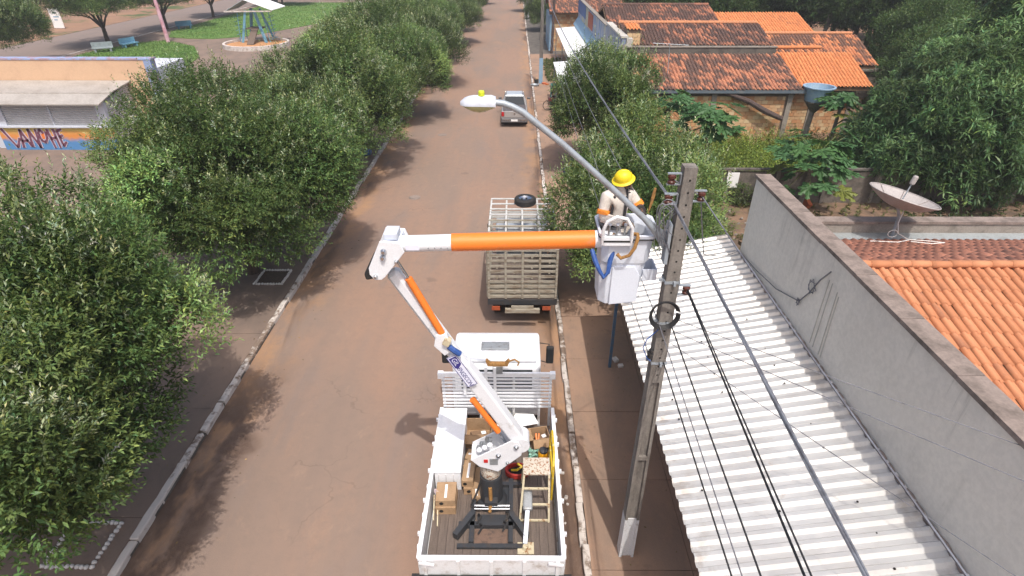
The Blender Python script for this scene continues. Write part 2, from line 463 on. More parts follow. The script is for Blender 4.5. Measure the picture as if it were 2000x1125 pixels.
def tile_mat(name, c1, c2, cd, lo, hi):
    """clay tiles: every tile its own tone (object random or 'rnd' attribute), dark weathering in patches"""
    T = NT(name)
    v = T.pos()
    at = T.n('ShaderNodeAttribute', attribute_name='rnd')
    oi = T.n('ShaderNodeObjectInfo')
    r = T.math('FRACT', T.math('ADD', at.outputs['Fac'], oi.outputs['Random']))
    col = T.mix(T.ramp(r, 0, .8), c1, c2)
    w = T.math('ADD', T.noise(v, .55, 4, .6), T.math('MULTIPLY', T.math('SUBTRACT', r, .5), .34))
    col = T.mix(T.ramp(w, lo, hi, 0, .92), col, cd)
    g = T.noise(v, 9, 5, .7)
    col = T.mix(T.ramp(g, .52, .76, 0, .4), col, cd)
    pale = T.noise(v, 3.5, 3)
    col = T.mix(T.ramp(pale, .62, .78, 0, .25), col, (.58, .34, .2))
    T.color(col); T.rough(.85)
    T.bump(T.noise(v, 40, 3), .15, .005)
    return T.m

def brick_mat():
    T = NT('brick')
    v = T.pos()
    at = T.n('ShaderNodeAttribute', attribute_name='rnd')
    oi = T.n('ShaderNodeObjectInfo')
    r = T.math('FRACT', T.math('ADD', at.outputs['Fac'], oi.outputs['Random']))
    col = T.mix(T.ramp(r, .1, .9), (.49, .25, .12), (.60, .45, .27))
    col = T.mix(T.ramp(r, .88, .95, 0, .7), col, (.26, .14, .09))
    col = T.mix(T.ramp(T.noise(v, .8, 4), .55, .75, 0, .5), col, (.30, .18, .11))
    T.color(col); T.rough(.92)
    T.bump(T.noise(v, 30, 3), .2, .005)
    return T.m
mk()

# ------------------------------------------------------------------ mesh builder
ORG = {}
def V(*a): return Vector(a)
class MB:
    def __init__(s): s.v = []; s.f = []
    def add(s, vs, fs):
        o = len(s.v)
        s.v += [tuple(v) for v in vs]
        s.f += [tuple(i + o for i in f) for f in fs]
        return s
    def box(s, x0, x1, y0, y1, z0, z1):
        vs = [(x0, y0, z0), (x1, y0, z0), (x1, y1, z0), (x0, y1, z0), (x0, y0, z1), (x1, y0, z1), (x1, y1, z1), (x0, y1, z1)]
        return s.add(vs, [(3, 2, 1, 0), (4, 5, 6, 7), (0, 1, 5, 4), (1, 2, 6, 5), (2, 3, 7, 6), (3, 0, 4, 7)])
    def obox(s, c, size, rot=(0, 0, 0)):
        m = Euler(rot).to_matrix(); c = Vector(c)
        hx, hy, hz = [k / 2 for k in size]
        vs = [c + m @ Vector(p) for p in [(-hx, -hy, -hz), (hx, -hy, -hz), (hx, hy, -hz), (-hx, hy, -hz), (-hx, -hy, hz), (hx, -hy, hz), (hx, hy, hz), (-hx, hy, hz)]]
        return s.add(vs, [(3, 2, 1, 0), (4, 5, 6, 7), (0, 1, 5, 4), (1, 2, 6, 5), (2, 3, 7, 6), (3, 0, 4, 7)])
    def bar(s, p0, p1, w, h, up=(0, 0, 1), w1=None, h1=None):
        p0, p1 = Vector(p0), Vector(p1)
        d = (p1 - p0).normalized(); up = Vector(up)
        if abs(d.dot(up)) > .98: up = Vector((0, 1, 0))
        x = d.cross(up).normalized(); u = x.cross(d).normalized()
        w1 = w if w1 is None else w1; h1 = h if h1 is None else h1
        vs = []
        for p, a, b in ((p0, w / 2, h / 2), (p1, w1 / 2, h1 / 2)):
            vs += [p - x * a - u * b, p + x * a - u * b, p + x * a + u * b, p - x * a + u * b]
        return s.add(vs, [(0, 1, 2, 3), (7, 6, 5, 4), (0, 4, 5, 1), (1, 5, 6, 2), (2, 6, 7, 3), (3, 7, 4, 0)])
    def tube(s, pts, r, n=8, cap=True, flat=1.0):
        pts = [Vector(p) for p in pts]
        k = len(pts)
        if not isinstance(r, (list, tuple)): r = [r] * k
        rings = []; x = None
        for i, p in enumerate(pts):
            d = (pts[min(i + 1, k - 1)] - pts[max(i - 1, 0)]).normalized()
            if x is None:
                up = Vector((0, 0, 1)) if abs(d.z) < .9 else Vector((0, 1, 0))
                x = d.cross(up).normalized()
            else:
                x = (x - d * x.dot(d)).normalized()
            y = d.cross(x)
            rings.append([p + (x * math.cos(2 * math.pi * j / n) + y * flat * math.sin(2 * math.pi * j / n)) * r[i] for j in range(n)])
        vs = [v for ring in rings for v in ring]
        fs = []
        for i in range(k - 1):
            for j in range(n):
                a, b = i * n + j, i * n + (j + 1) % n
                fs.append((a, b, b + n, a + n))
        if cap:
            fs.append(tuple(range(n - 1, -1, -1))); fs.append(tuple(range((k - 1) * n, k * n)))
        return s.add(vs, fs)
    def prism(s, poly, axis, a, b):
        def p3(p, t):
            return {'x': (t, p[0], p[1]), 'y': (p[0], t, p[1]), 'z': (p[0], p[1], t)}[axis]
        n = len(poly)
        vs = [p3(p, a) for p in poly] + [p3(p, b) for p in poly]
        fs = [tuple(range(n)), tuple(range(2 * n - 1, n - 1, -1))] + [(i, i + n, (i + 1) % n + n, (i + 1) % n) for i in range(n)]
        return s.add(vs, fs)
    def lathe(s, prof, n=16, c=(0, 0, 0), m=None, close=True):
        c = Vector(c); vs = []; fs = []
        for (r, z) in prof:
            for j in range(n):
                p = Vector((r * math.cos(2 * math.pi * j / n), r * math.sin(2 * math.pi * j / n), z))
                vs.append(c + (m @ p if m is not None else p))
        k = len(prof)
        for i in range(k - 1):
            for j in range(n):
                a, b = i * n + j, i * n + (j + 1) % n
                fs.append((a, b, b + n, a + n))
        if close:
            fs.append(tuple(range(n - 1, -1, -1))); fs.append(tuple(range((k - 1) * n, k * n)))
        return s.add(vs, fs)
    def mesh(s, name, org=(0, 0, 0), normals=True):
        me = bpy.data.meshes.new(name)
        ox, oy, oz = org
        me.from_pydata([(v[0] - ox, v[1] - oy, v[2] - oz) for v in s.v], [], s.f)
        if normals:
            bm = bmesh.new(); bm.from_mesh(me)
            bmesh.ops.recalc_face_normals(bm, faces=bm.faces)
            bm.to_mesh(me); bm.free()
        return me
    def build(s, name, mat, parent=None, smooth=False, bevel=0.0, seg=2):
        org = ORG.get(parent.name, (0, 0, 0)) if parent else (0, 0, 0)
        me = s.mesh(name, org)
        return link(name, me, mat, parent, smooth, bevel, seg)

def link(name, me, mat, parent=None, smooth=False, bevel=0.0, seg=2):
    if mat and not me.materials: me.materials.append(M[mat] if isinstance(mat, str) else mat)
    o = bpy.data.objects.new(name, me)
    COL.objects.link(o)
    if parent:
        o.parent = parent
        ORG[o.name] = ORG.get(parent.name, (0, 0, 0))
    if smooth:
        me.polygons.foreach_set('use_smooth', [True] * len(me.polygons))
        try: me.set_sharp_from_angle(angle=math.radians(40))
        except Exception: pass
    if bevel:
        b = o.modifiers.new('bevel', 'BEVEL'); b.width = bevel; b.segments = seg; b.limit_method = 'ANGLE'
        b.angle_limit = math.radians(35)
    return o
def tag(o, label=None, cat=None, group=None, kind=None):
    if label: o['label'] = label
    if cat: o['category'] = cat
    if group: o['group'] = group
    if kind: o['kind'] = kind
    return o
def thing(name, label, cat, loc=(0, 0, 0), rz=0.0, group=None, local=False):
    """an Empty at the thing's base; its parts are given in world coordinates unless local"""
    o = bpy.data.objects.new(name, None)
    o.empty_display_size = .2
    COL.objects.link(o)
    o.location = loc; o.rotation_euler = (0, 0, rz)
    ORG[o.name] = (0, 0, 0) if local else tuple(loc)
    return tag(o, label, cat, group)
def struct(name, mb, mat, **k):
    return tag(mb.build(name, mat, **k), kind='structure')
def piece(name, me, parent, mat4):
    """one of many alike pieces: shared mesh data, matrix given in world space"""
    o = bpy.data.objects.new(name, me)
    COL.objects.link(o)
    o.parent = parent
    org = ORG.get(parent.name, (0, 0, 0))
    o.matrix_local = Matrix.Translation(-Vector(org)) @ mat4
    return o
def copy_tree(o, parent=None):
    c = o.copy(); COL.objects.link(c)
    c.parent = parent
    if parent is not None: c.matrix_local = o.matrix_local.copy()
    for ch in list(o.children): copy_tree(ch, c)
    return c
def text_mb(txt, height, font_shear=0.0, depth=0.0, spacing=1.0):
    cu = bpy.data.curves.new('t', 'FONT')
    cu.body = txt; cu.size = height; cu.shear = font_shear; cu.space_character = spacing
    cu.align_x = 'CENTER'; cu.align_y = 'CENTER'; cu.extrude = depth
    ob = bpy.data.objects.new('t', cu); COL.objects.link(ob)
    dg = bpy.context.evaluated_depsgraph_get()
    me = bpy.data.meshes.new_from_object(ob.evaluated_get(dg))
    mb = MB()
    mb.add([tuple(v.co) for v in me.vertices], [tuple(p.vertices) for p in me.polygons])
    bpy.data.objects.remove(ob); bpy.data.curves.remove(cu); bpy.data.meshes.remove(me)
    return mb
def xform(mb, m):
    mb.v = [tuple(m @ Vector(v)) for v in mb.v]
    return mb
# ------------------------------------------------------------------ the setting
RX0, RX1 = -7.22, 1.28
struct('ground', MB().box(-480, 480, -280, 680, -.6, -.012), 'dirt')
struct('road', MB().box(RX0 - .05, RX1 + .05, -12, 300, -.4, 0.0), 'road')

def slabs(parent, name, x0, x1, y0, y1, step, z0, z1, mat, gap=.014, jit=.006):
    y = y0; k = 0
    meshes = {}
    while y < y1 - .05:
        L = min(step, y1 - y)
        key = round(L, 3)
        if key not in meshes:
            me = MB().box(x0, x1, 0, L - gap, z0, z1).mesh(name)
            me.materials.append(M[mat]); meshes[key] = me
        piece(name, meshes[key], parent, Matrix.Translation((0, y, rng.uniform(-jit, jit))))
        y += L; k += 1

rs = struct('sidewalk_right', MB().box(RX1 + .13, 5.9, -6, 130, -.3, .085), 'concrete_dark')
slabs(rs, 'paving_slab', RX1 + .135, 3.25, -4, 60, 2.05, .02, .12, 'sidewalk')
slabs(rs, 'paving_slab', 3.26, 5.88, -4, 60, 2.05, .02, .118, 'sidewalk')
ls = struct('plaza', MB().box(-43.6, RX0 - .16, -6, 210, -.3, .10), 'plaza')
slabs(ls, 'paving_slab', -9.9, RX0 - .165, -2, 60, 3.1, .03, .125, 'plaza')
struct('far_road', MB().box(-53.5, -43.7, -20, 300, -.3, .004), 'far_road')
struct('dirt_verge', MB().box(-56.5, -53.5, -20, 300, -.3, .03), 'dirt')
struct('yard_ground', MB().box(5.6, 60, 13.0, 75, -.3, .03), 'yard')

def kerb(name, x0, x1, y0, y1, label_side):
    base = struct(name, MB().box(x0 + .01, x1 - .01, y0, y1, -.2, .06), 'concrete_dark')
    vars_ = []
    for k in range(5):
        mb = MB()
        bm = bmesh.new()
        r = random.Random(k + 3)
        n = 5
        mb = MB(); vs = []; L = .93
        for i in range(n):
            y = i * L / (n - 1)
            a = r.uniform(-.012, .012); h = .145 + r.uniform(-.022, .008); w = r.uniform(-.010, .012)
            vs += [(x0 + a, y, -.1), (x1 + w, y, -.1), (x1 + w, y, h - .015), (x1 - .02, y, h), (x0 + .02 + a, y, h), (x0 + a, y, h - .012)]
        fs = []
        for i in range(n - 1):
            for j in range(6):
                a_, b_ = i * 6 + j, i * 6 + (j + 1) % 6
                fs.append((a_, b_, b_ + 6, a_ + 6))
        fs += [(5, 4, 3, 2, 1, 0), tuple((n - 1) * 6 + j for j in range(6))]
        bm.free()
        me = mb.add(vs, fs).mesh('kerb_stone'); me.materials.append(M['kerb']); vars_.append(me)
    y = y0
    while y < y1:
        m = Matrix.Translation((rng.uniform(-.016, .016), y, rng.uniform(-.02, .006))) @ Matrix.Rotation(rng.uniform(-.010, .010), 4, 'Z')
        piece('kerb_stone', rng.choice(vars_), base, m)
        y += .955 if y < 70 else .955
kerb('kerb_left', RX0 - .16, RX0, 2.0, 122, 'l')
kerb('kerb_right', RX1, RX1 + .13, 2.0, 122, 'r')
struct('far_kerb', MB().box(-43.72, -43.58, -20, 210, -.2, .15), 'ring_white')

# lawns: a low uneven sheet of turf
def lawn(poly, label):
    bm = bmesh.new()
    vs = [bm.verts.new((x, y, .0)) for x, y in poly]
    f = bm.faces.new(vs)
    r = bmesh.ops.extrude_face_region(bm, geom=[f])
    for g in r['geom']:
        if isinstance(g, bmesh.types.BMVert): g.co.z = .17
    bmesh.ops.recalc_face_normals(bm, faces=bm.faces)
    me = bpy.data.meshes.new('lawn'); bm.to_mesh(me); bm.free()
    o = link('lawn', me, 'lawn')
    # short blades standing on it
    xs = [p[0] for p in poly]; ys = [p[1] for p in poly]
    N = 16000
    px = NR.uniform(min(xs), max(xs), N); py = NR.uniform(min(ys), max(ys), N)
    ins = np.zeros(N, bool); j = len(poly) - 1
    for i in range(len(poly)):
        xi, yi = poly[i]; xj, yj = poly[j]
        c = ((yi > py) != (yj > py)) & (px < (xj - xi) * (py - yi) / (yj - yi + 1e-9) + xi)
        ins ^= c; j = i
    px, py = px[ins], py[ins]; n = len(px)
    base = np.stack([px, py, np.full(n, .16)], 1)
    d = np.stack([NR.normal(0, .5, n), NR.normal(0, .5, n), np.ones(n)], 1)
    V_, F_, C_ = leaf_arrays(base, d, NR.uniform(.10, .22, n), NR.uniform(.03, .06, n), np.array([.11, .21, .04]), .28)
    b = leaves_obj('grass_blades', V_, F_, C_, 'leaf', o)
    tag(o, label, 'lawn', kind='stuff')
    b['kind'] = 'stuff'

# ------------------------------------------------------------------ foliage tools
def norm(a): return a / (np.linalg.norm(a, axis=-1, keepdims=True) + 1e-9)
def leaf_arrays(base, d, length, width, color, var, fold=.25, curl=.12, rgen=NR):
    """one four-cornered folded leaf for every row"""
    n = len(base)
    d = norm(d)
    up = norm(np.stack([rgen.normal(0, .32, n), rgen.normal(0, .32, n), np.ones(n)], 1))
    side = norm(np.cross(d, up))
    nrm = np.cross(side, d)
    L = length[:, None]; W = width[:, None]
    b = base
    tip = base + d * L - nrm * L * curl
    midp = base + d * L * .45
    r = midp + side * W * .5 + nrm * W * fold
    l = midp - side * W * .5 + nrm * W * fold
    Vv = np.stack([b, r, tip, l], 1).reshape(-1, 3)
    F = np.arange(n * 4).reshape(-1, 4)
    if color.ndim == 1: color = np.repeat(color[None], n, 0)
    k = np.exp(rgen.normal(0, var, (n, 1))) 
    hue = rgen.normal(0, .10, (n, 1))
    c = color * k * np.concatenate([1 + hue, np.ones((n, 1)), 1 - hue], 1)
    C = np.repeat(np.clip(c, .004, .7), 4, 0)
    return Vv, F, C
def leaves_obj(name, Vv, F, C, mat, parent=None, org=None):
    me = bpy.data.meshes.new(name)
    if org is None: org = ORG.get(parent.name, (0, 0, 0)) if parent else (0, 0, 0)
    Vv = Vv - np.array(org)
    n, m = len(Vv), len(F)
    me.vertices.add(n); me.vertices.foreach_set('co', Vv.astype(np.float32).ravel())
    me.loops.add(m * 4); me.loops.foreach_set('vertex_index', F.astype(np.int32).ravel())
    me.polygons.add(m); me.polygons.foreach_set('loop_start', np.arange(0, m * 4, 4, dtype=np.int32))
    me.update(calc_edges=True)
    a = me.attributes.new('col', 'FLOAT_COLOR', 'POINT')
    a.data.foreach_set('color', np.concatenate([C, np.ones((n, 1))], 1).astype(np.float32).ravel())
    return link(name, me, mat, parent)
def cat3(parts):
    Vs, Fs, Cs, o = [], [], [], 0
    for v, f, c in parts:
        Vs.append(v); Fs.append(f + o); Cs.append(c); o += len(v)
    return np.concatenate(Vs), np.concatenate(Fs), np.concatenate(Cs)
def sprigs(p, axis, m, L, leafL, leafW, color, var, rgen, tipcol=None, spread=(1.25, .45)):
    """twigs with m leaves each, leaves opening wide at the foot and closing towards the tip"""
    n = len(p)
    axis = norm(axis)
    ref = norm(rgen.normal(0, 1, (n, 3)))
    sx = norm(np.cross(axis, ref)); sy = np.cross(axis, sx)
    out = []
    for j in range(m):
        s = (j + .5) / m
        th = j * 2.399 + rgen.uniform(0, 6.28, n) * .25
        rad = sx * np.cos(th)[:, None] + sy * np.sin(th)[:, None]
        ph = spread[0] * (1 - s) + spread[1] * s
        d = axis * math.cos(ph) + rad * math.sin(ph) + rgen.normal(0, .18, (n, 3))
        b = p + axis * (L * s)[:, None]
        col = color
        if tipcol is not None:
            w = np.clip((s - .35) / .5, 0, 1)
            col = color * (1 - w) + tipcol * w
        ll = leafL * rgen.uniform(.7, 1.2, n) * (1 - .3 * s)
        out.append(leaf_arrays(b, d, ll, ll * leafW, col, var, rgen=rgen))
    return cat3(out)
def lobes_for(rx, ry, rz, n, rgen, rr=(.7, 1.15), flat_bottom=-.38):
    ls = []
    while len(ls) < n:
        d = norm(rgen.normal(0, 1, 3)); d[2] = max(d[2], flat_bottom)
        t = rgen.uniform(.40, .92)
        c = d * t * np.array([rx, ry, rz])
        ls.append((c, rgen.uniform(*rr) * (1.32 - .62 * t)))
    return ls
def lobe_points(lobes, dens, rgen, inner=.12):
    P_, D_ = [], []
    C_ = np.array([l[0] for l in lobes]); R_ = np.array([l[1] for l in lobes])
    for i, (c, r) in enumerate(lobes):
        k = int(dens * 12.6 * r * r)
        d = norm(rgen.normal(0, 1, (k, 3)))
        t = np.where(rgen.uniform(0, 1, k) < inner, rgen.uniform(.2, .8, k), rgen.uniform(.86, 1.06, k))
        p = c + d * (r * t)[:, None]
        dist = np.linalg.norm(p[:, None] - C_[None], axis=2) / R_[None]
        dist[:, i] = 9
        keep = (dist.min(1) > .78) | (rgen.uniform(0, 1, k) < .08)
        P_.append(p[keep]); D_.append(d[keep])
    return np.concatenate(P_), np.concatenate(D_)

OITI = np.array([.080, .142, .044]); OITI2 = np.array([.178, .245, .080]); PALE = np.array([.46, .53, .32])
def clump_points(lobes, nclump, rc, dens, g, fill=.09):
    """leafy clumps sitting on the outside of the lobes: each a flattened dome turned outwards and up, dark gaps between"""
    P0, D0 = lobe_points(lobes, 14, g, .0)
    sel = g.choice(len(P0), min(nclump, len(P0)), replace=False)
    P_, D_, K_, M_ = [], [], [], []
    for i in sel:
        r = rc * math.exp(g.normal(0, .38)); ax = norm(D0[i] * .8 + np.array([0, 0, .55]))
        k = max(6, int(dens * r * r * 6.3)); c0 = P0[i] + D0[i] * rc * (g.uniform(-.25, .35) + (g.uniform(.2, .6) if g.uniform() < .15 else 0))
        dr = norm(norm(g.normal(0, 1, (k, 3))) + ax * .75)
        along = dr @ ax
        q = dr * (r * g.uniform(.75, 1.05, k))[:, None] - ax[None] * (along * r * .28)[:, None]
        P_.append(c0 + q); D_.append(norm(dr * .55 + ax[None] * .55))
        K_.append(np.full((k, 1), math.exp(g.normal(0, .34)))); M_.append(np.full((k, 1), g.uniform(0, 1) ** 1.6))
    P1, D1 = lobe_points([(c, r * .8) for c, r in lobes], 10 * fill / .16, g, .2)
    P_.append(P1); D_.append(D1); K_.append(np.ones((len(P1), 1))); M_.append(np.full((len(P1), 1), .05))
    return np.concatenate(P_), np.concatenate(D_), np.concatenate(K_), np.concatenate(M_)
def crown_mesh(name, seed, R, nl, clumps, rc, dens, leafL, m=9, shoots=260, pale=.35, col=OITI, col2=OITI2, rr=(.7, 1.2), leafW=.36, mat='leaf'):
    """a lumpy crown centred on 0: leafy twigs on the outside of many lobes, upright shoots with pale young tips"""
    g = np.random.default_rng(seed)
    lobes = lobes_for(R[0], R[1], R[2], nl, g, rr)
    p, d, cv, cm = clump_points(lobes, clumps, rc, dens, g)
    keep = p[:, 2] > -.60 * R[2] + .25 * np.sin(p[:, 0] * 2.3 + seed) * np.cos(p[:, 1] * 2.1)      # browsed, fairly level underside
    p, d, cv, cm = p[keep], d[keep], cv[keep], cm[keep]
    n = len(p)
    ax = d + np.array([0, 0, .30]) + g.normal(0, .28, (n, 3))
    mixf = np.clip(cm + g.normal(0, .22, (n, 1)), 0, 1)
    c = (col * (1 - mixf) + col2 * mixf) * cv
    parts = [sprigs(p, ax, m, np.full(n, leafL * 2.6) * g.uniform(.7, 1.4, n), np.full(n, leafL), leafW, c, .15, g)]
    top = np.where(d[:, 2] > .25)[0]
    if shoots and len(top):
        sel = g.choice(top, min(shoots, len(top)), replace=False)
        q, qd = p[sel], d[sel]
        k = len(sel)
        L = g.uniform(.5, 1.15, k) * leafL * 8
        axs = qd * .25 + np.array([0, 0, 1.0]) + g.normal(0, .16, (k, 3))
        pal = g.uniform(0, 1, k) < pale
        for flag in (True, False):
            w = pal == flag
            if w.sum():
                parts.append(sprigs(q[w], axs[w], 16, L[w], np.full(w.sum(), leafL * .85), leafW * .9, np.repeat(col2[None] * .9, w.sum(), 0), .22, g,
                                    tipcol=(PALE if flag else col2 * 1.35), spread=(1.15, .35)))
        # tufts of new cream leaves
        pat = np.sin(p[:, 0] * 2.9 + seed) * np.sin(p[:, 1] * 2.5 + 2 * seed) + .5 * np.sin(p[:, 2] * 4 + seed)
        hot = top[(pat[top] > .12) & (d[top, 2] > .30)]
        sel = g.choice(hot, min(int(shoots * pale * 1.7), len(hot)), replace=False)
        k = len(sel)
        parts.append(sprigs(p[sel] + d[sel] * .12, d[sel] + np.array([0, 0, .6]), 12, np.full(k, leafL * 1.8), np.full(k, leafL * .9), .34, np.repeat(PALE[None] * .9, k, 0) * np.exp(g.normal(0, .3, (k, 1))), .2, g))
    Vv, F, C = cat3(parts)
    o = leaves_obj(name, Vv, F, C, mat, None, (0, 0, 0))
    me = o.data
    bpy.data.objects.remove(o)
    return me, lobes
def limb_mesh(name, seed, trunk_h, r0, lobes, cz, mat='bark', lean=(0, 0), nl=9, fork=.8):
    g = random.Random(seed)
    mb = MB()
    fk = Vector((lean[0], lean[1], trunk_h))
    mb.tube([(0, 0, -.1), (0.02, 0, .05), (lean[0] * .3, lean[1] * .3, trunk_h * .4), fk], [r0 * 1.5, r0 * 1.12, r0 * .92, r0 * fork], 10)
    ls = sorted(lobes, key=lambda l: -l[1])[:nl]
    for c, r in ls:
        e = Vector(c) + Vector((0, 0, cz))
        m1 = fk.lerp(e, .45) + Vector((g.uniform(-.2, .2), g.uniform(-.2, .2), g.uniform(.0, .3)))
        rr = r0 * g.uniform(.42, .6)
        mb.tube([fk - Vector((0, 0, .15)), m1, e], [rr, rr * .6, rr * .2], 6)
        for q in range(2):
            e2 = e + Vector((g.uniform(-1, 1), g.uniform(-1, 1), g.uniform(-.2, .9))) * r * .9
            mb.tube([m1.lerp(e, .4), m1.lerp(e2, .8), e2], [rr * .4, rr * .25, rr * .08], 4)
    me = mb.mesh(name); me.materials.append(M[mat])
    me.polygons.foreach_set('use_smooth', [True] * len(me.polygons))
    return me
def tree(name, label, cat, loc, rz, crown_me, limb_me, cz, scale=1.0, sz=None, group=None):
    t = thing(name, label, cat, loc, rz, group, local=True)
    t.scale = (scale, scale, sz or scale)
    a = bpy.data.objects.new('trunk', limb_me); COL.objects.link(a); a.parent = t
    b = bpy.data.objects.new('crown', crown_me); COL.objects.link(b); b.parent = t
    b.location = (0, 0, cz)
    return t

# ---- the row of street trees on the left
GT = 'row of street trees along the left kerb'
cA, lA = crown_mesh('crown', 24, (3.35, 3.4, 2.55), 60, 300, .54, 42, .128, m=8, shoots=1500, pale=.6, rr=(.75, 1.25))
tA = limb_mesh('trunk', 3, 1.5, .19, lA, 3.75, lean=(.1, .05))
cB, lB = crown_mesh('crown', 33, (4.0, 3.9, 2.45), 56, 290, .60, 32, .142, m=8, shoots=1500, pale=.6, rr=(.8, 1.3))
tB = limb_mesh('trunk', 5, 1.6, .2, lB, 3.6, lean=(-.1, .1))
cC, lC = crown_mesh('crown', 57, (3.9, 4.6, 2.5), 46, 270, .64, 22, .168, m=7, shoots=1400, pale=.6, rr=(.8, 1.35), col2=OITI2 * 1.15)
tC = limb_mesh('trunk', 8, 1.6, .2, lC, 3.5)
tree('street_tree', 'nearest leafy street tree at the left, its trunk in a white-edged square bed', 'tree', (-8.6, 7.1, .1), .3, cA, tA, 4.0, .97, group=GT)
tree('street_tree', 'broad street tree in front of the lunch kiosk, second from the camera', 'tree', (-9.0, 17.1, .1), 2.9, cB, tB, 3.75, .95, .82, group=GT)
tree('street_tree', 'third street tree from the camera, beside the blue bag by the kerb', 'tree', (-8.35, 27.4, .1), .2, cC, tC, 3.7, .95, .86, group=GT)
row = [(37.0, 1.7, 'B', 'fourth street tree of the left row, level with the parked pickup'),
       (46.5, 3.0, 'C', 'fifth street tree of the left row, level with the blue-footed utility pole'),
       (56.5, .6, 'B', 'sixth street tree of the left row'), (66, 2.2, 'C', 'seventh street tree of the left row'),
       (76, 4.1, 'B', 'eighth street tree of the left row'), (87, 5.0, 'C', 'ninth street tree of the left row'),
       (98, .3, 'B', 'tenth street tree of the left row'), (110, 1.2, 'C', 'last visible street tree of the left row, at the top edge')]
for y, a, k, lab in row:
    if k == 'B': tree('street_tree', lab, 'tree', (-8.4, y, .1), a, cB, tB, 3.7, rng.uniform(.90, .98), .82, group=GT)
    else: tree('street_tree', lab, 'tree', (-8.3, y, .1), a, cC, tC, 3.6, rng.uniform(.92, 1.0), .85, group=GT)

def planter(label, x, y, w=.92, d=.92):
    t = thing('tree_bed', label, 'tree bed', (x, y, .125), group='white-edged tree beds')
    MB().box(x - w / 2, x + w / 2, y - d / 2, y + d / 2, .0, .128).build('soil', 'soil', t)
    me = MB().lathe([(.048, 0), (.046, .03), (.034, .055), (.012, .066)], 8).mesh('edging_stone')
    me.materials.append(M['edging'])
    n = 11
    for i in range(n):
        u = -w / 2 + w * i / (n - 1)
        for p in ((x + u, y - d / 2), (x + u, y + d / 2)):
            piece('edging_stone', me, t, Matrix.Translation((p[0] + rng.uniform(-.01, .01), p[1] + rng.uniform(-.01, .01), .122)) @ Matrix.Diagonal((rng.uniform(.85, 1.1), rng.uniform(.8, 1.1), rng.uniform(.8, 1.1), 1)))
        if 0 < i < n - 1:
            for p in ((x - w / 2, y + u * d / w), (x + w / 2, y + u * d / w)):
                piece('edging_stone', me, t, Matrix.Translation((p[0] + rng.uniform(-.01, .01), p[1] + rng.uniform(-.01, .01), .122)) @ Matrix.Diagonal((rng.uniform(.85, 1.1), rng.uniform(.8, 1.1), rng.uniform(.8, 1.1), 1)))
planter('white-edged square bed at the foot of the nearest street tree', -8.2, 6.7)
planter('white-edged square bed under the second street tree by the kiosk', -8.2, 16.72)
planter('white-edged square bed under the third street tree near the blue bag', -8.2, 27.2)

# ---- trees on the right-hand pavement
cD, lD = crown_mesh('crown', 71, (2.25, 2.3, 2.05), 24, 130, .47, 46, .128, m=8, shoots=600, pale=.6, rr=(.6, .95), col=OITI * 1.1, col2=OITI2 * 1.25)
tD = limb_mesh('trunk', 12, 1.1, .13, lD, 2.6)
cE, lE = crown_mesh('crown', 83, (1.7, 1.75, 2.15), 20, 110, .50, 36, .148, m=8, shoots=460, pale=.45, rr=(.55, .9), col=OITI * 1.08, col2=OITI2 * 1.2)
tE = limb_mesh('trunk', 14, 1.2, .12, lE, 2.7)
tree('pavement_tree', 'leafy tree on the right pavement behind the bucket and worker', 'tree', (4.0, 16.0, .1), .4, cD, tD, 2.75, 1.08)
tree('pavement_tree', 'tall leafy tree on the right pavement by the white awning and bicycle', 'tree', (4.25, 27.6, .1), 1.4, cE, tE, 2.95, 1.08)
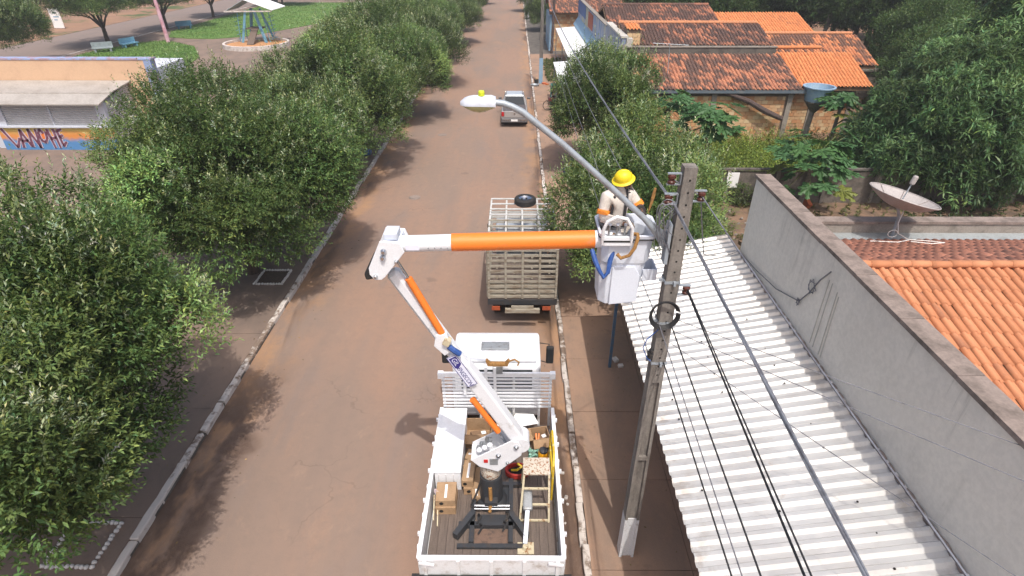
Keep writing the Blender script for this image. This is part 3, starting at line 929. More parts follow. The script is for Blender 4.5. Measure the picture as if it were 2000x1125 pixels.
# ------------------------------------------------------------------ roofs of clay tiles
def tile_mesh(name, w=.2, L=.42, seed=0):
    prof = [(0, 0), (.008, .034), (.035, .062), (.065, .066), (.095, .05), (.115, .012), (.14, -.008), (.17, -.008), (.2, .004)]
    prof = [(x * w / .2, z) for x, z in prof]
    vs = []
    for y, k, dz in ((0, 1.0, .016), (L, .93, -.006)):
        for x, z in prof: vs.append(((x - w / 2) * k + w / 2, y, z + dz))
    n = len(prof)
    fs = [(i, i + 1, i + 1 + n, i + n) for i in range(n - 1)]
    o = len(vs)
    for x, z in prof: vs.append((x, 0, z))            # front lip
    fs += [(i + o, i + 1 + o, i + 1, i) for i in range(n - 1)]
    return vs, fs
TV, TF = tile_mesh('t')
def tiles(parent, mat, x0, ncol, y0, z0, nrow, pitch, up=1, n_ind=0, row=.36, w=.2, zs=1.0):
    """rows of tiles from the eave (y0, z0) rising along up*Y at the given slope; the n_ind largest in view are objects of their own"""
    a = math.atan(pitch)
    rot = Matrix.Rotation(0 if up > 0 else math.pi, 4, 'Z') @ Matrix.Rotation(a, 4, 'X')
    me = bpy.data.meshes.new('roof_tile'); me.from_pydata(TV, [], TF); me.materials.append(M[mat])
    me.polygons.foreach_set('use_smooth', [True] * len(me.polygons))
    spots = []
    for r in range(nrow):
        for c in range(ncol):
            x = x0 + c * w + (0 if up > 0 else w)
            y = y0 + up * r * row * math.cos(a); z = z0 + r * row * math.sin(a)
            jit = Matrix.Translation((rng.uniform(-.008, .008), rng.uniform(-.012, .012), rng.uniform(-.004, .006)))
            spots.append((x * x + y * y, Matrix.Translation((x, y, z)) @ rot @ jit @ Matrix.Rotation(rng.uniform(-.025, .025), 4, 'Z')))
    spots.sort(key=lambda s: s[0])
    for d, m in spots[:n_ind]: piece('roof_tile', me, parent, m)
    rest = spots[n_ind:]
    if rest:
        tv = np.array(TV) * np.array([1, 1, zs]); nv = len(tv); tf = np.array(TF)
        allv = np.concatenate([tv @ np.array(m.to_3x3()).T + np.array(m.translation) for _, m in rest])
        allf = np.concatenate([tf + i * nv for i in range(len(rest))])
        org = ORG.get(parent.name, (0, 0, 0)); allv = allv - np.array(org)
        m2 = bpy.data.meshes.new('roof_tiles')
        k, q = len(allv), len(allf)
        m2.vertices.add(k); m2.vertices.foreach_set('co', allv.astype(np.float32).ravel())
        m2.loops.add(q * 4); m2.loops.foreach_set('vertex_index', allf.astype(np.int32).ravel())
        m2.polygons.add(q); m2.polygons.foreach_set('loop_start', np.arange(0, q * 4, 4, dtype=np.int32))
        m2.update(calc_edges=True)
        at = m2.attributes.new('rnd', 'FLOAT', 'POINT')
        at.data.foreach_set('value', np.repeat(NR.uniform(0, 1, len(rest)), nv).astype(np.float32))
        m2.polygons.foreach_set('use_smooth', [True] * q)
        o = link('roof_tiles', m2, mat, parent); o['kind'] = 'stuff'
def ridge(parent, mat, x0, x1, y, z, step=.36, ind=True):
    mb = MB()
    n = max(1, int((x1 - x0) / step))
    me = MB().tube([(0, 0, 0), (step * 1.06, 0, .0)], [.105, .092], 10, flat=.8).mesh('ridge_tile'); me.materials.append(M[mat])
    me.polygons.foreach_set('use_smooth', [True] * len(me.polygons))
    for i in range(n):
        if ind:
            piece('ridge_tile', me, parent, Matrix.Translation((x0 + i * step, y + rng.uniform(-.008, .008), z + rng.uniform(-.006, .006))))
        else:
            mb.tube([(x0 + i * step, y, z), (x0 + (i + 1) * step * 1.0, y, z)], [.11, .098], 8)
    if not ind: mb.build('ridge_tiles', mat, parent, smooth=True)

def brick_wall(parent, x0, x1, z0, z1, y, bw=.30, bh=.20, n_ind=300, depth=.05, face=-1):
    """hollow-clay bricks set proud of recessed mortar on a wall facing -Y"""
    g = .014
    me = MB().box(0, bw - g, 0, depth, 0, bh - g).mesh('brick'); me.materials.append(M['brick'])
    mh = MB().box(0, bw / 2 - g, 0, depth, 0, bh - g).mesh('brick'); mh.materials.append(M['brick'])
    spots = []
    nr = int((z1 - z0) / bh)
    for r in range(nr):
        x = x0 - (bw / 2 if r % 2 else 0)
        while x < x1 - .04:
            z = z0 + r * bh
            half = x < x0 - .01 or x + bw > x1 + .02
            xx = max(x, x0)
            if xx + (bw / 2 if half else bw) <= x1 + .02:
                spots.append((-z, xx, z, half, y - depth + rng.uniform(-.010, .010)))
            x += bw
    spots.sort()
    for s in spots[:n_ind]:
        piece('brick', mh if s[3] else me, parent, Matrix.Translation((s[1], s[4], s[2])))
    mb = MB(); rn = []
    for s in spots[n_ind:]:
        w = (bw / 2 if s[3] else bw) - g
        mb.box(s[1], s[1] + w, s[4], s[4] + depth, s[2], s[2] + bh - g); rn += [rng.random()] * 8
    if mb.v:
        o = mb.build('bricks', 'brick', parent); o['kind'] = 'stuff'
        at = o.data.attributes.new('rnd', 'FLOAT', 'POINT')
        if len(at.data) == len(rn): at.data.foreach_set('value', rn)

# ------------------------------------------------------------------ near building on the right: parapet wall, tiled roof, metal veranda roof
sh = thing('shop_building', 'corner shop with a tall grey rendered parapet and orange clay-tile roof', 'building', (5.3, 4, .1))
WX = 5.32
MB().box(WX, WX + .26, -9, 12.05, .1, 5.46).build('parapet_wall', 'render_grey', sh)
cp = MB()
yy = -9.0
cop = MB().box(WX - .035, WX + .30, 0, 1.185, 5.462, 5.53).mesh('coping_stone'); cop.materials.append(M['coping'])
while yy < 12.0:
    piece('coping_stone', cop, sh, Matrix.Translation((rng.uniform(-.004, .004), yy, rng.uniform(-.004, .004))) @ Matrix.Diagonal((1, min(1, (12.1 - yy) / 1.185), 1, 1)))
    yy += 1.193
MB().box(6.25, 17.0, 13.28, 13.55, .1, 3.78).build('back_wall', 'concrete', sh)
MB().box(6.22, 17.0, 13.25, 13.58, 3.783, 3.85).build('back_coping', 'coping', sh)
MB().box(6.25, 17.0, 12.78, 13.275, 3.50, 3.535).build('gutter', 'gutter', sh)
MB().box(16.7, 16.95, -9, 13.28, .1, 3.4).build('side_wall', 'render_white', sh)
RZ, RY = 4.13, 10.55
# front slope comes down towards the camera, back slope down to the gutter
MB().prism([(RY, RZ - .10), (-8.5, RZ - .10 - 19.05 * .28), (-8.5, RZ - .22 - 19.05 * .28), (RY, RZ - .22)], 'x', 5.6, 16.9).build('roof_deck', 'cardboard_dark', sh)
MB().prism([(RY + .01, RZ - .10), (12.9, 3.50), (12.9, 3.40), (RY + .01, RZ - .22)], 'x', 5.6, 16.9).build('roof_deck', 'cardboard_dark', sh)
ncols = 46
rows_f = 22
a_ = math.atan(.28)
y_e = RY - rows_f * .36 * math.cos(a_) + .02; z_e = RZ - rows_f * .36 * math.sin(a_) - .06
# nearest 300 tiles in view are single objects, the rest one part
def shop_front():
    a = math.atan(.28)
    rot = Matrix.Rotation(a, 4, 'X')
    me = bpy.data.meshes.new('roof_tile'); me.from_pydata(TV, [], TF); me.materials.append(M['tile'])
    me.polygons.foreach_set('use_smooth', [True] * len(me.polygons))
    vis, rest = [], []
    for r in range(rows_f):
        for c in range(ncols):
            x = 5.62 + c * .2; y = y_e + r * .36 * math.cos(a); z = z_e + r * .36 * math.sin(a)
            m = Matrix.Translation((x, y, z)) @ rot @ Matrix.Translation((rng.uniform(-.006, .006), rng.uniform(-.010, .010), rng.uniform(-.003, .005))) @ Matrix.Rotation(rng.uniform(-.02, .02), 4, 'Z')
            # in the photographed part of the slope?
            fw = y * .852 + (10 - z) * .524; u = 1000 + 1120 * x / fw
            vis.append((u, m)) if u < 2040 else rest.append(m)
    vis.sort(key=lambda t: t[0])
    for u, m in vis[:300]: piece('roof_tile', me, sh, m)
    rest += [m for u, m in vis[300:]]
    mb = MB(); rn = []
    for m in rest:
        mb.add([m @ Vector(v) for v in TV], TF); rn += [rng.random()] * len(TV)
    me2 = mb.mesh('roof_tiles', ORG[sh.name], normals=False)
    at = me2.attributes.new('rnd', 'FLOAT', 'POINT'); at.data.foreach_set('value', rn)
    o = link('roof_tiles', me2, 'tile', sh, smooth=False); o['kind'] = 'stuff'
    me2.polygons.foreach_set('use_smooth', [True] * len(me2.polygons))
shop_front()
ab = math.atan(.245)
tiles(sh, 'tile_back', 5.9, 50, 12.86, 3.54, 8, .245, -1, n_ind=0, row=.29, zs=.45)
ridge(sh, 'tile', 5.75, 16.6, RY, RZ + .01, .42)
# old conduits and stains fixed to the parapet face
vr = thing('veranda_roof', 'white corrugated metal sheet roof sloping from the grey parapet to the street', 'roof', (2.37, 5, 3.0))
SX0, SX1, SZ0, SZ1 = 2.37, 5.31, 3.0, 3.60
sl = (SZ1 - SZ0) / (SX1 - SX0)
def sheet_mesh(y0, y1):
    """trapezoid ribs running down the slope"""
    mb = MB(); y = y0; prof = []
    while y < y1 - .01:
        prof += [(y, .0), (y + .068, .0), (y + .112, .050), (y + .164, .050), (y + .208, .0)]
        y += .2133
    prof.append((y, 0.0))
    vs = []; n = len(prof)
    for x in (SX0, SX1):
        for (yy_, h) in prof: vs.append((x, yy_, SZ0 + (x - SX0) * sl + h))
    fs = [(i, i + 1, i + 1 + n, i + n) for i in range(n - 1)]
    return mb.add(vs, fs)
ys = -3.0; k = 0
while ys < 12.2:
    o = sheet_mesh(ys, ys + 1.06).build('roof_sheet', 'metal_roof', vr)
    o.location.z = .006 * (k % 2)
    s = o.modifiers.new('solid', 'SOLIDIFY'); s.thickness = .006
    ys += 1.0665; k += 1
scr = MB().lathe([(.016, 0), (.016, .012), (.006, .02)], 6).mesh('screw'); scr.materials.append(M['hole'])
for r_, x in enumerate((2.75, 3.6, 4.6)):
    y = -.18
    while y < 12:
        if rng.random() < .55: piece('screw', scr, vr, Matrix.Translation((x + rng.uniform(-.03, .03), y, SZ0 + (x - SX0) * sl + .046)))
        y += .48
MB().bar((SX0 + .08, -3, SZ0 - .06), (SX0 + .08, 12.2, SZ0 - .06), .06, .10).build('purlin', 'grey_steel', vr)
MB().bar((4.2, -3, SZ0 + .31), (4.2, 12.2, SZ0 + .31), .06, .10).build('purlin', 'grey_steel', vr)
wavy = [(SX1 - .02 + .015 * math.sin(y * 9), y, SZ1 + .03 + .012 * math.sin(y * 26.2)) for y in np.arange(-3, 12.1, .06)]
MB().tube(wavy, .030, 5).build('cement_flashing', 'coping', vr)
for px_, py_, h in ((2.55, 12.05, 2.98),):
    MB().bar((px_, py_, .1), (px_, py_, h), .07, .07).build('post', 'blue_steel', vr)
# wire tied to the wall and a coil of cord
w = MB().tube([(5.29, 12.0, 3.66), (5.27, 10.9, 3.78), (5.28, 9.9, 3.92), (5.30, 9.02, 4.19), (5.30, 8.8, 4.5), (5.31, 8.6, 4.9), (5.31, 8.38, 5.19)], .012, 5)
for q in range(7):
    t = q * .9
    w.tube([(5.285, 8.75 + .11 * math.cos(t), 4.66 + .12 * math.sin(t)), (5.28, 8.72 + .14 * math.cos(t + 1.4), 4.7 + .13 * math.sin(t + 1.4)), (5.285, 8.75 + .1 * math.cos(t + 2.6), 4.66 + .1 * math.sin(t + 2.6))], .008, 4)
    w.tube([(5.285, 9.02 + .05 * math.cos(t), 4.18 + .07 * math.sin(t)), (5.28, 9.02 + .06 * math.cos(t + 2), 4.18 + .08 * math.sin(t + 2))], .010, 4)
tag(w.build('wall_cable', 'cable_grey'), 'knotted grey cable fixed to the face of the tall grey parapet', 'cable')
for k, (a, b) in enumerate([((8.35, 5.05), (8.32, 3.75)), ((8.24, 5.05), (8.2, 3.75)), ((8.04, 5.0), (7.98, 3.75)), ((7.97, 4.95), (7.9, 3.75))]):
    MB().tube([(5.314, a[0], a[1]), (5.312, (a[0] + b[0]) / 2, (a[1] + b[1]) / 2), (5.314, b[0], b[1])], .009, 5).build('conduit', 'render_white', sh)

# satellite dish on the back gutter
DC = Vector((9.42, 13.05, 4.60))
sdz = thing('satellite_dish', 'large mesh satellite dish on a mast behind the clay-tile roof', 'satellite dish', (9.5, 13.05, 3.55))
nrm = Vector((.25, .05, 1)).normalized()
dm = nrm.to_track_quat('Z', 'Y').to_matrix()
prof = [(0.02 + .78 * i / 10, .30 * (i / 10) ** 2 - .26) for i in range(11)]
prof2 = [(r, z - .014) for r, z in reversed(prof)]
MB().lathe(prof + prof2, 36, DC, dm, close=False).build('reflector', 'dish', sdz, smooth=True)
rib = MB()
for q in range(8):
    a = q * math.pi / 4
    rib.tube([DC + dm @ Vector((r * math.cos(a), r * math.sin(a), z + .008)) for r, z in prof[::2]], .010, 4)
rib.build('ribs', 'dish_rib', sdz)
MB().tube([DC + dm @ Vector((.80 * math.cos(t), .80 * math.sin(t), .042)) for t in np.linspace(0, 6.283, 37)], .014, 5).build('rim', 'dish', sdz)
MB().tube([DC + dm @ Vector((0, 0, -.26)), DC + dm @ Vector((0, 0, .36))], .016, 6).build('feed_arm', 'galv', sdz)
MB().lathe([(.045, .33), (.06, .36), (.06, .52), (.045, .55)], 10, DC, dm).build('feed_horn', 'dish', sdz)
MB().tube([(9.5, 13.05, 3.52), (9.48, 13.05, 4.1), DC + dm @ Vector((0, 0, -.26))], .034, 8).build('mast', 'galv', sdz)
wc = [(9.5, 12.98, 4.3), (9.46, 12.95, 3.95), (9.52, 12.9, 3.70), (9.7, 12.7, 3.62), (9.3, 12.5, 3.66), (8.7, 12.62, 3.63)]
cord = MB().tube(wc, .012, 5)
cord.tube([(9.7, 12.7, 3.63), (10.2, 12.55, 3.66), (10.35, 12.4, 3.70), (10.0, 12.35, 3.70), (9.6, 12.5, 3.68)], .012, 5)
cord.tube([(9.35 + .12 * math.cos(t), 12.85, 3.72 + .1 * math.sin(t)) for t in np.linspace(0, 6, 10)], .010, 4)
tag(cord.build('dish_cord', 'white_cord'), 'white coiled cord lying under the satellite dish', 'cord')

# ------------------------------------------------------------------ houses behind
hA = thing('brick_house', 'house with a bare brick side wall, blue eave board and weathered tile roof', 'house', (6.2, 31, 0))
EY, EZ = 31.0, 3.22
MB().box(6.45, 14.6, 31.12, 35.0, 0, 3.10).build('wall_core', 'mortar', hA)
brick_wall(hA, 6.46, 14.3, .0, 2.86, 31.13)
for x in (6.35, 10.35, 14.35): MB().box(x, x + .26, 31.02, 31.2, 0, 2.92).build('column', 'concrete', hA)
MB().box(6.3, 14.7, 31.04, 31.14, 2.86, 2.93).build('tie_beam', 'concrete_dark', hA)
brick_wall(hA, 6.46, 14.5, 2.935, 3.16, 31.13, n_ind=40)
MB().box(6.25, 15.15, 30.74, 30.80, 3.02, 3.20).build('eave_board', 'tin_blue', hA)
MB().prism([(30.8, 3.12), (34.8, 4.28), (34.8, 4.16), (30.8, 3.0)], 'x', 6.25, 14.8).build('roof_deck', 'cardboard_dark', hA)
tiles(hA, 'tile_old', 6.3, 43, 30.72, 3.20, 11, .285, 1, n_ind=300)
MB().box(6.2, 14.75, 34.78, 35.0, 3.1, 4.62).build('ledge_wall', 'concrete_dark', hA)
MB().box(6.15, 14.8, 34.74, 35.04, 4.623, 4.68).build('ledge_coping', 'concrete', hA)
# street facade: streaky parapet, stepped
MB().prism([(30.9, 0), (34.4, 0), (34.4, 4.75), (30.9, 3.5)], 'x', 5.92, 6.14).build('street_wall', 'streak_wall', hA)
MB().bar((6.03, 30.9, 3.54), (6.03, 34.38, 4.79), .28, .07).build('street_coping', 'concrete_dark', hA)
lg = MB().tube([(10.9, 30.9, 3.05), (12.2, 30.8, 2.62), (13.2, 30.78, 2.1), (14.15, 30.72, 1.72)], [.10, .13, .15, .12], 8)
tag(lg.build('fallen_log', 'log_bark', smooth=True), 'dark crooked log leaning across the bare brick wall', 'log')

hB = thing('mural_house', 'long house with a faded painted street wall and dark mossy tile roof', 'house', (6, 38, 0))
MB().box(5.92, 6.16, 34.42, 40.6, 0, 5.16).build('street_wall', 'streak_wall', hB)
MB().box(5.86, 6.26, 34.38, 40.62, 5.163, 5.26).build('street_coping', 'render_white', hB)
MB().box(6.165, 6.5, 34.3, 34.75, 4.70, 5.15).build('wall_return', 'render_white', hB)
MB().box(5.94, 6.14, 40.64, 60.0, 0, 4.98).build('mural_wall', 'mural', hB)
MB().box(5.88, 6.20, 40.62, 60.05, 4.983, 5.05).build('mural_coping', 'concrete', hB)
MB().box(5.90, 5.935, 53.5, 59.9, 3.95, 4.97).build('painted_panel', 'blue_panel', hB)
MB().box(5.90, 5.935, 48.2, 51.3, 3.7, 4.8).build('painted_panel', 'red_panel', hB)
MB().prism([(5.935, 3.5), (5.5, 2.86), (5.5, 2.83), (5.935, 3.45)], 'y', 41.2, 59.8).build('flashing', 'pole_blue', hB)
MB().box(6.2, 14.5, 35.05, 59.5, 0, 3.9).build('wall_core', 'mortar', hB)
MB().prism([(35.05, 4.62), (37.8, 5.42), (40.9, 4.5), (40.9, 4.38), (37.8, 5.30), (35.05, 4.5)], 'x', 6.2, 14.6).build('roof_deck', 'cardboard_dark', hB)
tiles(hB, 'tile_dark', 6.25, 42, 35.0, 4.70, 8, .285, 1)
tiles(hB, 'tile_dark', 6.25, 42, 40.9, 4.58, 8, .285, -1, n_ind=0)
ridge(hB, 'tile', 6.2, 14.6, 37.82, 5.56, ind=False)
# brick water-tank box standing on the roof by the street wall
tb = MB().box(6.3, 7.1, 35.1, 36.4, 4.4, 5.5).build('tank_box', 'mortar', hB)
brick_wall(hB, 6.3, 7.1, 4.72, 5.5, 35.1, n_ind=40)
tiles(hB, 'tile_orange', 6.26, 4, 35.0, 5.52, 4, .1, 1)
hC = thing('long_tiled_house', 'house with a patchy dark and orange tile roof beyond the mossy one', 'house', (6.5, 46, 0))
MB().box(6.3, 14.0, 41.0, 52, 0, 4.2).build('wall', 'render_white', hC)
MB().prism([(41.0, 4.45), (45.6, 5.68), (50.5, 4.4), (50.5, 4.28), (45.6, 5.55), (41.0, 4.3)], 'x', 6.22, 13.8).build('roof_deck', 'cardboard_dark', hC)
tiles(hC, 'tile_dark', 6.25, 38, 41.0, 4.55, 13, .267, 1)
ridge(hC, 'tile_old', 6.2, 13.8, 45.6, 5.82, ind=False)
hD = thing('far_brick_house', 'orange-tiled house with a brick end wall at the top, beyond the mural', 'house', (4.6, 62, 0))
MB().box(3.7, 6.6, 62.1, 70, 0, 3.7).build('wall_core', 'mortar', hD)
brick_wall(hD, 3.75, 6.5, 0, 3.65, 62.1, n_ind=0)
MB().box(3.35, 3.65, 62.0, 69, 0, 3.2).build('blue_wall', 'pole_blue', hD)
MB().box(6.62, 15.5, 62.15, 70, 0, 3.8).build('wall', 'render_white', hD)
MB().prism([(61.6, 3.55), (67, 5.0), (72, 3.6), (72, 3.5), (67, 4.88), (61.6, 3.45)], 'x', 3.3, 13.8).build('roof_deck', 'cardboard_dark', hD)
tiles(hD, 'tile_old', 3.3, 52, 61.5, 3.62, 15, .268, 1)

hR1 = thing('orange_annex', 'low annex with a clean bright orange tile roof behind the water tank', 'house', (17, 35, 0))
MB().box(14.85, 19.5, 34.0, 37, 0, 2.6).build('wall', 'mortar', hR1)
brick_wall(hR1, 14.9, 19.4, 0, 2.5, 34.0, n_ind=100)
for x in (17.0, 19.2): MB().box(x, x + .22, 33.9, 34.1, 0, 2.55).build('column', 'concrete', hR1)
MB().prism([(33.3, 2.72), (36.9, 4.03), (36.9, 3.9), (33.3, 2.6)], 'x', 14.75, 19.9).build('roof_deck', 'cardboard_dark', hR1)
tiles(hR1, 'tile_orange', 14.75, 26, 33.2, 2.82, 10, .364, 1, n_ind=260)
ridge(hR1, 'tile_orange', 14.7, 18.6, 36.95, 4.3, ind=False)
hR2 = thing('spotted_annex', 'annex with an orange tile roof mottled by dark moss', 'house', (18, 39, 0))
MB().box(15, 21.3, 37.6, 43.5, 0, 3.2).build('wall', 'mortar', hR2)
brick_wall(hR2, 15.0, 21.2, 0, 3.2, 37.6, n_ind=0)
MB().prism([(36.9, 3.2), (40.4, 4.47), (44, 3.2), (44, 3.1), (40.4, 4.36), (36.9, 3.08)], 'x', 14.6, 21.9).build('roof_deck', 'cardboard_dark', hR2)
tiles(hR2, 'tile_spot', 14.6, 37, 36.8, 3.3, 10, .363, 1)
ridge(hR2, 'tile', 14.6, 21.9, 40.45, 4.62, ind=False)
hR3 = thing('plain_orange_house', 'house with an even light orange tile roof in front of the dark wood', 'house', (17, 46, 0))
MB().box(14.3, 20.0, 43.8, 50, 0, 3.7).build('wall', 'mortar', hR3)
MB().prism([(42.6, 3.85), (47, 5.0), (51, 3.9), (51, 3.8), (47, 4.88), (42.6, 3.72)], 'x', 13.9, 20.9).build('roof_deck', 'cardboard_dark', hR3)
tiles(hR3, 'tile_orange', 13.9, 35, 42.5, 3.95, 13, .262, 1)

# white sheet awnings in front of the painted wall
aw = thing('white_awning', 'long white sheet awning along the faded painted wall', 'awning', (4.8, 50, 0), group='white awnings')
def awn(t, x0, x1, y0, y1, z0, z1, n):
    for i in range(n):
        a, b = y0 + (y1 - y0) * i / n, y0 + (y1 - y0) * (i + 1) / n - .02
        mb = MB().add([(x0, a, z0), (x1, a, z1), (x1, b, z1), (x0, b, z0), (x0, a, z0 - .03), (x1, a, z1 - .03), (x1, b, z1 - .03), (x0, b, z0 - .03)],
                      [(0, 1, 2, 3), (7, 6, 5, 4), (0, 4, 5, 1), (1, 5, 6, 2), (2, 6, 7, 3), (3, 7, 4, 0)])
        mb.build('awning_sheet', 'awning_white', t)
    for y in (y0 + .15, (y0 + y1) / 2, y1 - .15): MB().tube([(x0 + .08, y, .1), (x0 + .08, y, z0 - .03)], .035, 6).build('post', 'galv', t)
awn(aw, 3.75, 5.88, 42.1, 58.6, 2.62, 2.80, 4)
aw2 = thing('white_awning', 'wider white sheet awning beside the tall pavement tree', 'awning', (4.3, 38.5, 0), group='white awnings')
awn(aw2, 2.62, 5.90, 35.2, 42.05, 2.55, 2.78, 2)

# blue water tank on a concrete post
wt = thing('water_tank', 'open pale blue round water tank on a concrete post beside the brick house', 'water tank', (15.7, 30.9, 0))
TC = (15.75, 30.85, 0)
MB().lathe([(.56, 2.62), (.72, 3.32), (.80, 3.32), (.80, 3.37), (.70, 3.37), (.55, 2.68)], 24, TC, close=False).build('tank', 'tank_blue', wt, smooth=True)
MB().lathe([(.0, 2.95), (.63, 2.95), (.63, 2.96), (.0, 2.96)], 20, TC, close=False).build('water', 'tank_inside', wt)
MB().lathe([(.10, 2.0), (.5, 2.5), (.58, 2.58), (.58, 2.64), (.0, 2.64)], 12, TC, close=False).build('bracket', 'pole_dark', wt)
MB().tube([(15.6, 30.85, 0), (15.72, 30.85, 2.3)], [.15, .13], 8).build('post', 'concrete', wt)

# TV aerial on the brick house
ae = thing('roof_aerial', 'thin television aerial in front of the mossy tile roof', 'aerial', (8.2, 32.4, 3.3))
MB().tube([(8.2, 32.4, 3.5), (8.1, 32.4, 5.2)], .02, 5).build('mast', 'galv', ae)
MB().tube([(7.2, 32.4, 5.2), (9.1, 32.4, 5.1)], .014, 5).build('boom', 'galv', ae)
for q in range(5): MB().tube([(7.35 + q * .4, 32.1, 5.19 - q * .02), (7.35 + q * .4, 32.7, 5.19 - q * .02)], .008, 4).build('element', 'galv', ae)

# precast slab fence across the back yard
fe = thing('slab_fence', 'old grey precast concrete slab fence across the back yard', 'fence', (8, 23.5, 0))
fm = [MB().box(0, 2.0, -.03, .03, 0, .465).mesh('fence_slab') for _ in range(1)][0]; fm.materials.append(M['slab_fence'])
fp = MB().box(-.07, .07, -.09, .07, 0, 1.48).mesh('fence_post'); fp.materials.append(M['concrete'])
fc = MB().box(0, 2.12, -.09, .09, 0, .07).mesh('fence_cap'); fc.materials.append(M['concrete_dark'])
for i in range(7):
    x = 7.0 + i * 2.12
    piece('fence_post', fp, fe, Matrix.Translation((x, 23.5, .02)))
    for r in range(3): piece('fence_slab', fm, fe, Matrix.Translation((x + .065, 23.5 + rng.uniform(-.012, .012), .03 + r * .472)))
    piece('fence_cap', fc, fe, Matrix.Translation((x, 23.5, 1.505)))
tag(MB().box(9.05, 9.55, 23.36, 23.40, .75, 1.42).build('white_board', 'paper'), 'white sheet of board hung on the slab fence', 'board')

# wood shed behind the houses
shd = thing('old_shed', 'weathered dark shed at the edge of the wood behind the orange roof', 'shed', (22, 50, 0))
MB().box(20.8, 23.6, 49, 52, 0, 3.0).build('walls', 'thatch', shd)
MB().prism([(20.5, 2.9), (22.2, 4.3), (23.9, 2.9)], 'y', 48.6, 52.4).build('roof', 'thatch', shd)
hut = thing('block_hut', 'small grey block hut behind the mottled roof', 'hut', (25, 43, 0))
MB().box(23.6, 26.2, 42.4, 45, 0, 1.9).build('walls', 'slab_fence', hut)
MB().box(23.4, 26.4, 42.2, 45.2, 1.903, 2.0).build('roof_slab', 'concrete_dark', hut)

# ------------------------------------------------------------------ lunch kiosk on the left
kx0, kx1, ky = -33.0, -21.55, 30.3
ki = thing('lunch_kiosk', 'lunch kiosk with grey roller shutters, graffiti counter and peach upper wall', 'kiosk', (-25, 30.3, .1))
MB().box(-27.6, kx1, ky + .02, ky + .25, .1, 1.32).build('counter_wall', 'graffiti_bg', ki)
MB().box(kx0, -27.62, ky + 1.2, ky + 3, .1, 2.55).build('side_block', 'kiosk_wall', ki)
MB().box(-27.7, kx1 + .1, ky - .12, ky + .3, 1.323, 1.40).build('counter_top', 'kiosk_wall', ki)
MB().box(-28.3, -27.0, ky + .04, ky + .3, 1.40, 2.62).build('pier', 'kiosk_wall', ki)
MB().box(-22.0, kx1 + .02, ky + .04, ky + .3, 1.40, 2.62).build('pier', 'kiosk_wall', ki)
for x0, x1 in ((-26.98, -24.53), (-24.47, -22.02)):
    mb = MB(); prof = []
    z = 1.41
    while z < 2.55:
        prof += [(ky + .14, z), (ky + .10, z + .05), (ky + .14, z + .10)]; z += .105
    n = len(prof); vs = [(x0, y, z) for y, z in prof] + [(x1, y, z) for y, z in prof]
    mb.add(vs, [(i, i + 1, i + 1 + n, i + n) for i in range(n - 1)]).build('roller_shutter', 'shutter', ki)
MB().box(-24.53, -24.47, ky + .06, ky + .2, 1.40, 2.6).build('mullion', 'kiosk_wall', ki)
MB().box(-27.0, -22.0, ky + .03, ky + .2, 2.55, 2.66).build('lintel', 'kiosk_wall', ki)
# corrugated side cladding
mb = MB(); prof = []; z = .12
while z < 3.0:
    prof += [(kx1 + .0, z), (kx1 + .04, z + .05), (kx1 + .0, z + .1)]; z += .105
n = len(prof)
vs = [(x, ky + .3, min(zz, 2.62)) for x, zz in prof] + [(x, ky + 2.6, zz) for x, zz in prof]
mb.add(vs, [(i, i + 1, i + 1 + n, i + n) for i in range(n - 1)]).build('side_cladding', 'shutter', ki)
MB().box(-33, kx1 - .05, ky + .3, ky + 2.6, .1, 2.4).build('room', 'kiosk_wall', ki)
# roof of the kiosk: front sheet lower, back sheet to the tall wall
MB().add([(-33, ky - .45, 2.64), (kx1 + .18, ky - .45, 2.64), (kx1 + .18, ky + .8, 2.93), (-33, ky + .8, 2.93)] + [(-33, ky - .45, 2.58), (kx1 + .18, ky - .45, 2.58), (kx1 + .18, ky + .8, 2.87), (-33, ky + .8, 2.87)],
         [(0, 1, 2, 3), (7, 6, 5, 4), (0, 4, 5, 1), (1, 5, 6, 2), (2, 6, 7, 3), (3, 7, 4, 0)]).build('front_roof_sheet', 'kiosk_roof', ki)
MB().add([(-33, ky + .7, 2.95), (kx1 + .18, ky + .7, 2.95), (kx1 + .18, ky + 2.72, 3.16), (-33, ky + 2.72, 3.16)] + [(-33, ky + .7, 2.90), (kx1 + .18, ky + .7, 2.90), (kx1 + .18, ky + 2.72, 3.10), (-33, ky + 2.72, 3.10)],
         [(0, 1, 2, 3), (7, 6, 5, 4), (0, 4, 5, 1), (1, 5, 6, 2), (2, 6, 7, 3), (3, 7, 4, 0)]).build('back_roof_sheet', 'kiosk_roof', ki)
MB().box(-36, -20.35, ky + 2.75, ky + 2.98, .1, 4.22).build('upper_wall', 'peach', ki)
MB().box(-36, -19.9, ky + 2.72, ky + 3.3, 4.223, 4.30).build('wall_coping', 'coping_blue', ki)
MB().box(-20.345, -19.95, ky + 2.74, ky + 3.2, .1, 4.22).build('end_pilaster', 'coping_blue', ki)
MB().box(-36, -20.4, ky + 2.985, ky + 7, .1, 3.6).build('back_block', 'kiosk_wall', ki)
MB().box(-19.94, -19.0, ky + 3.6, ky + 4.6, 3.0, 3.05).build('small_canopy', 'concrete', ki)
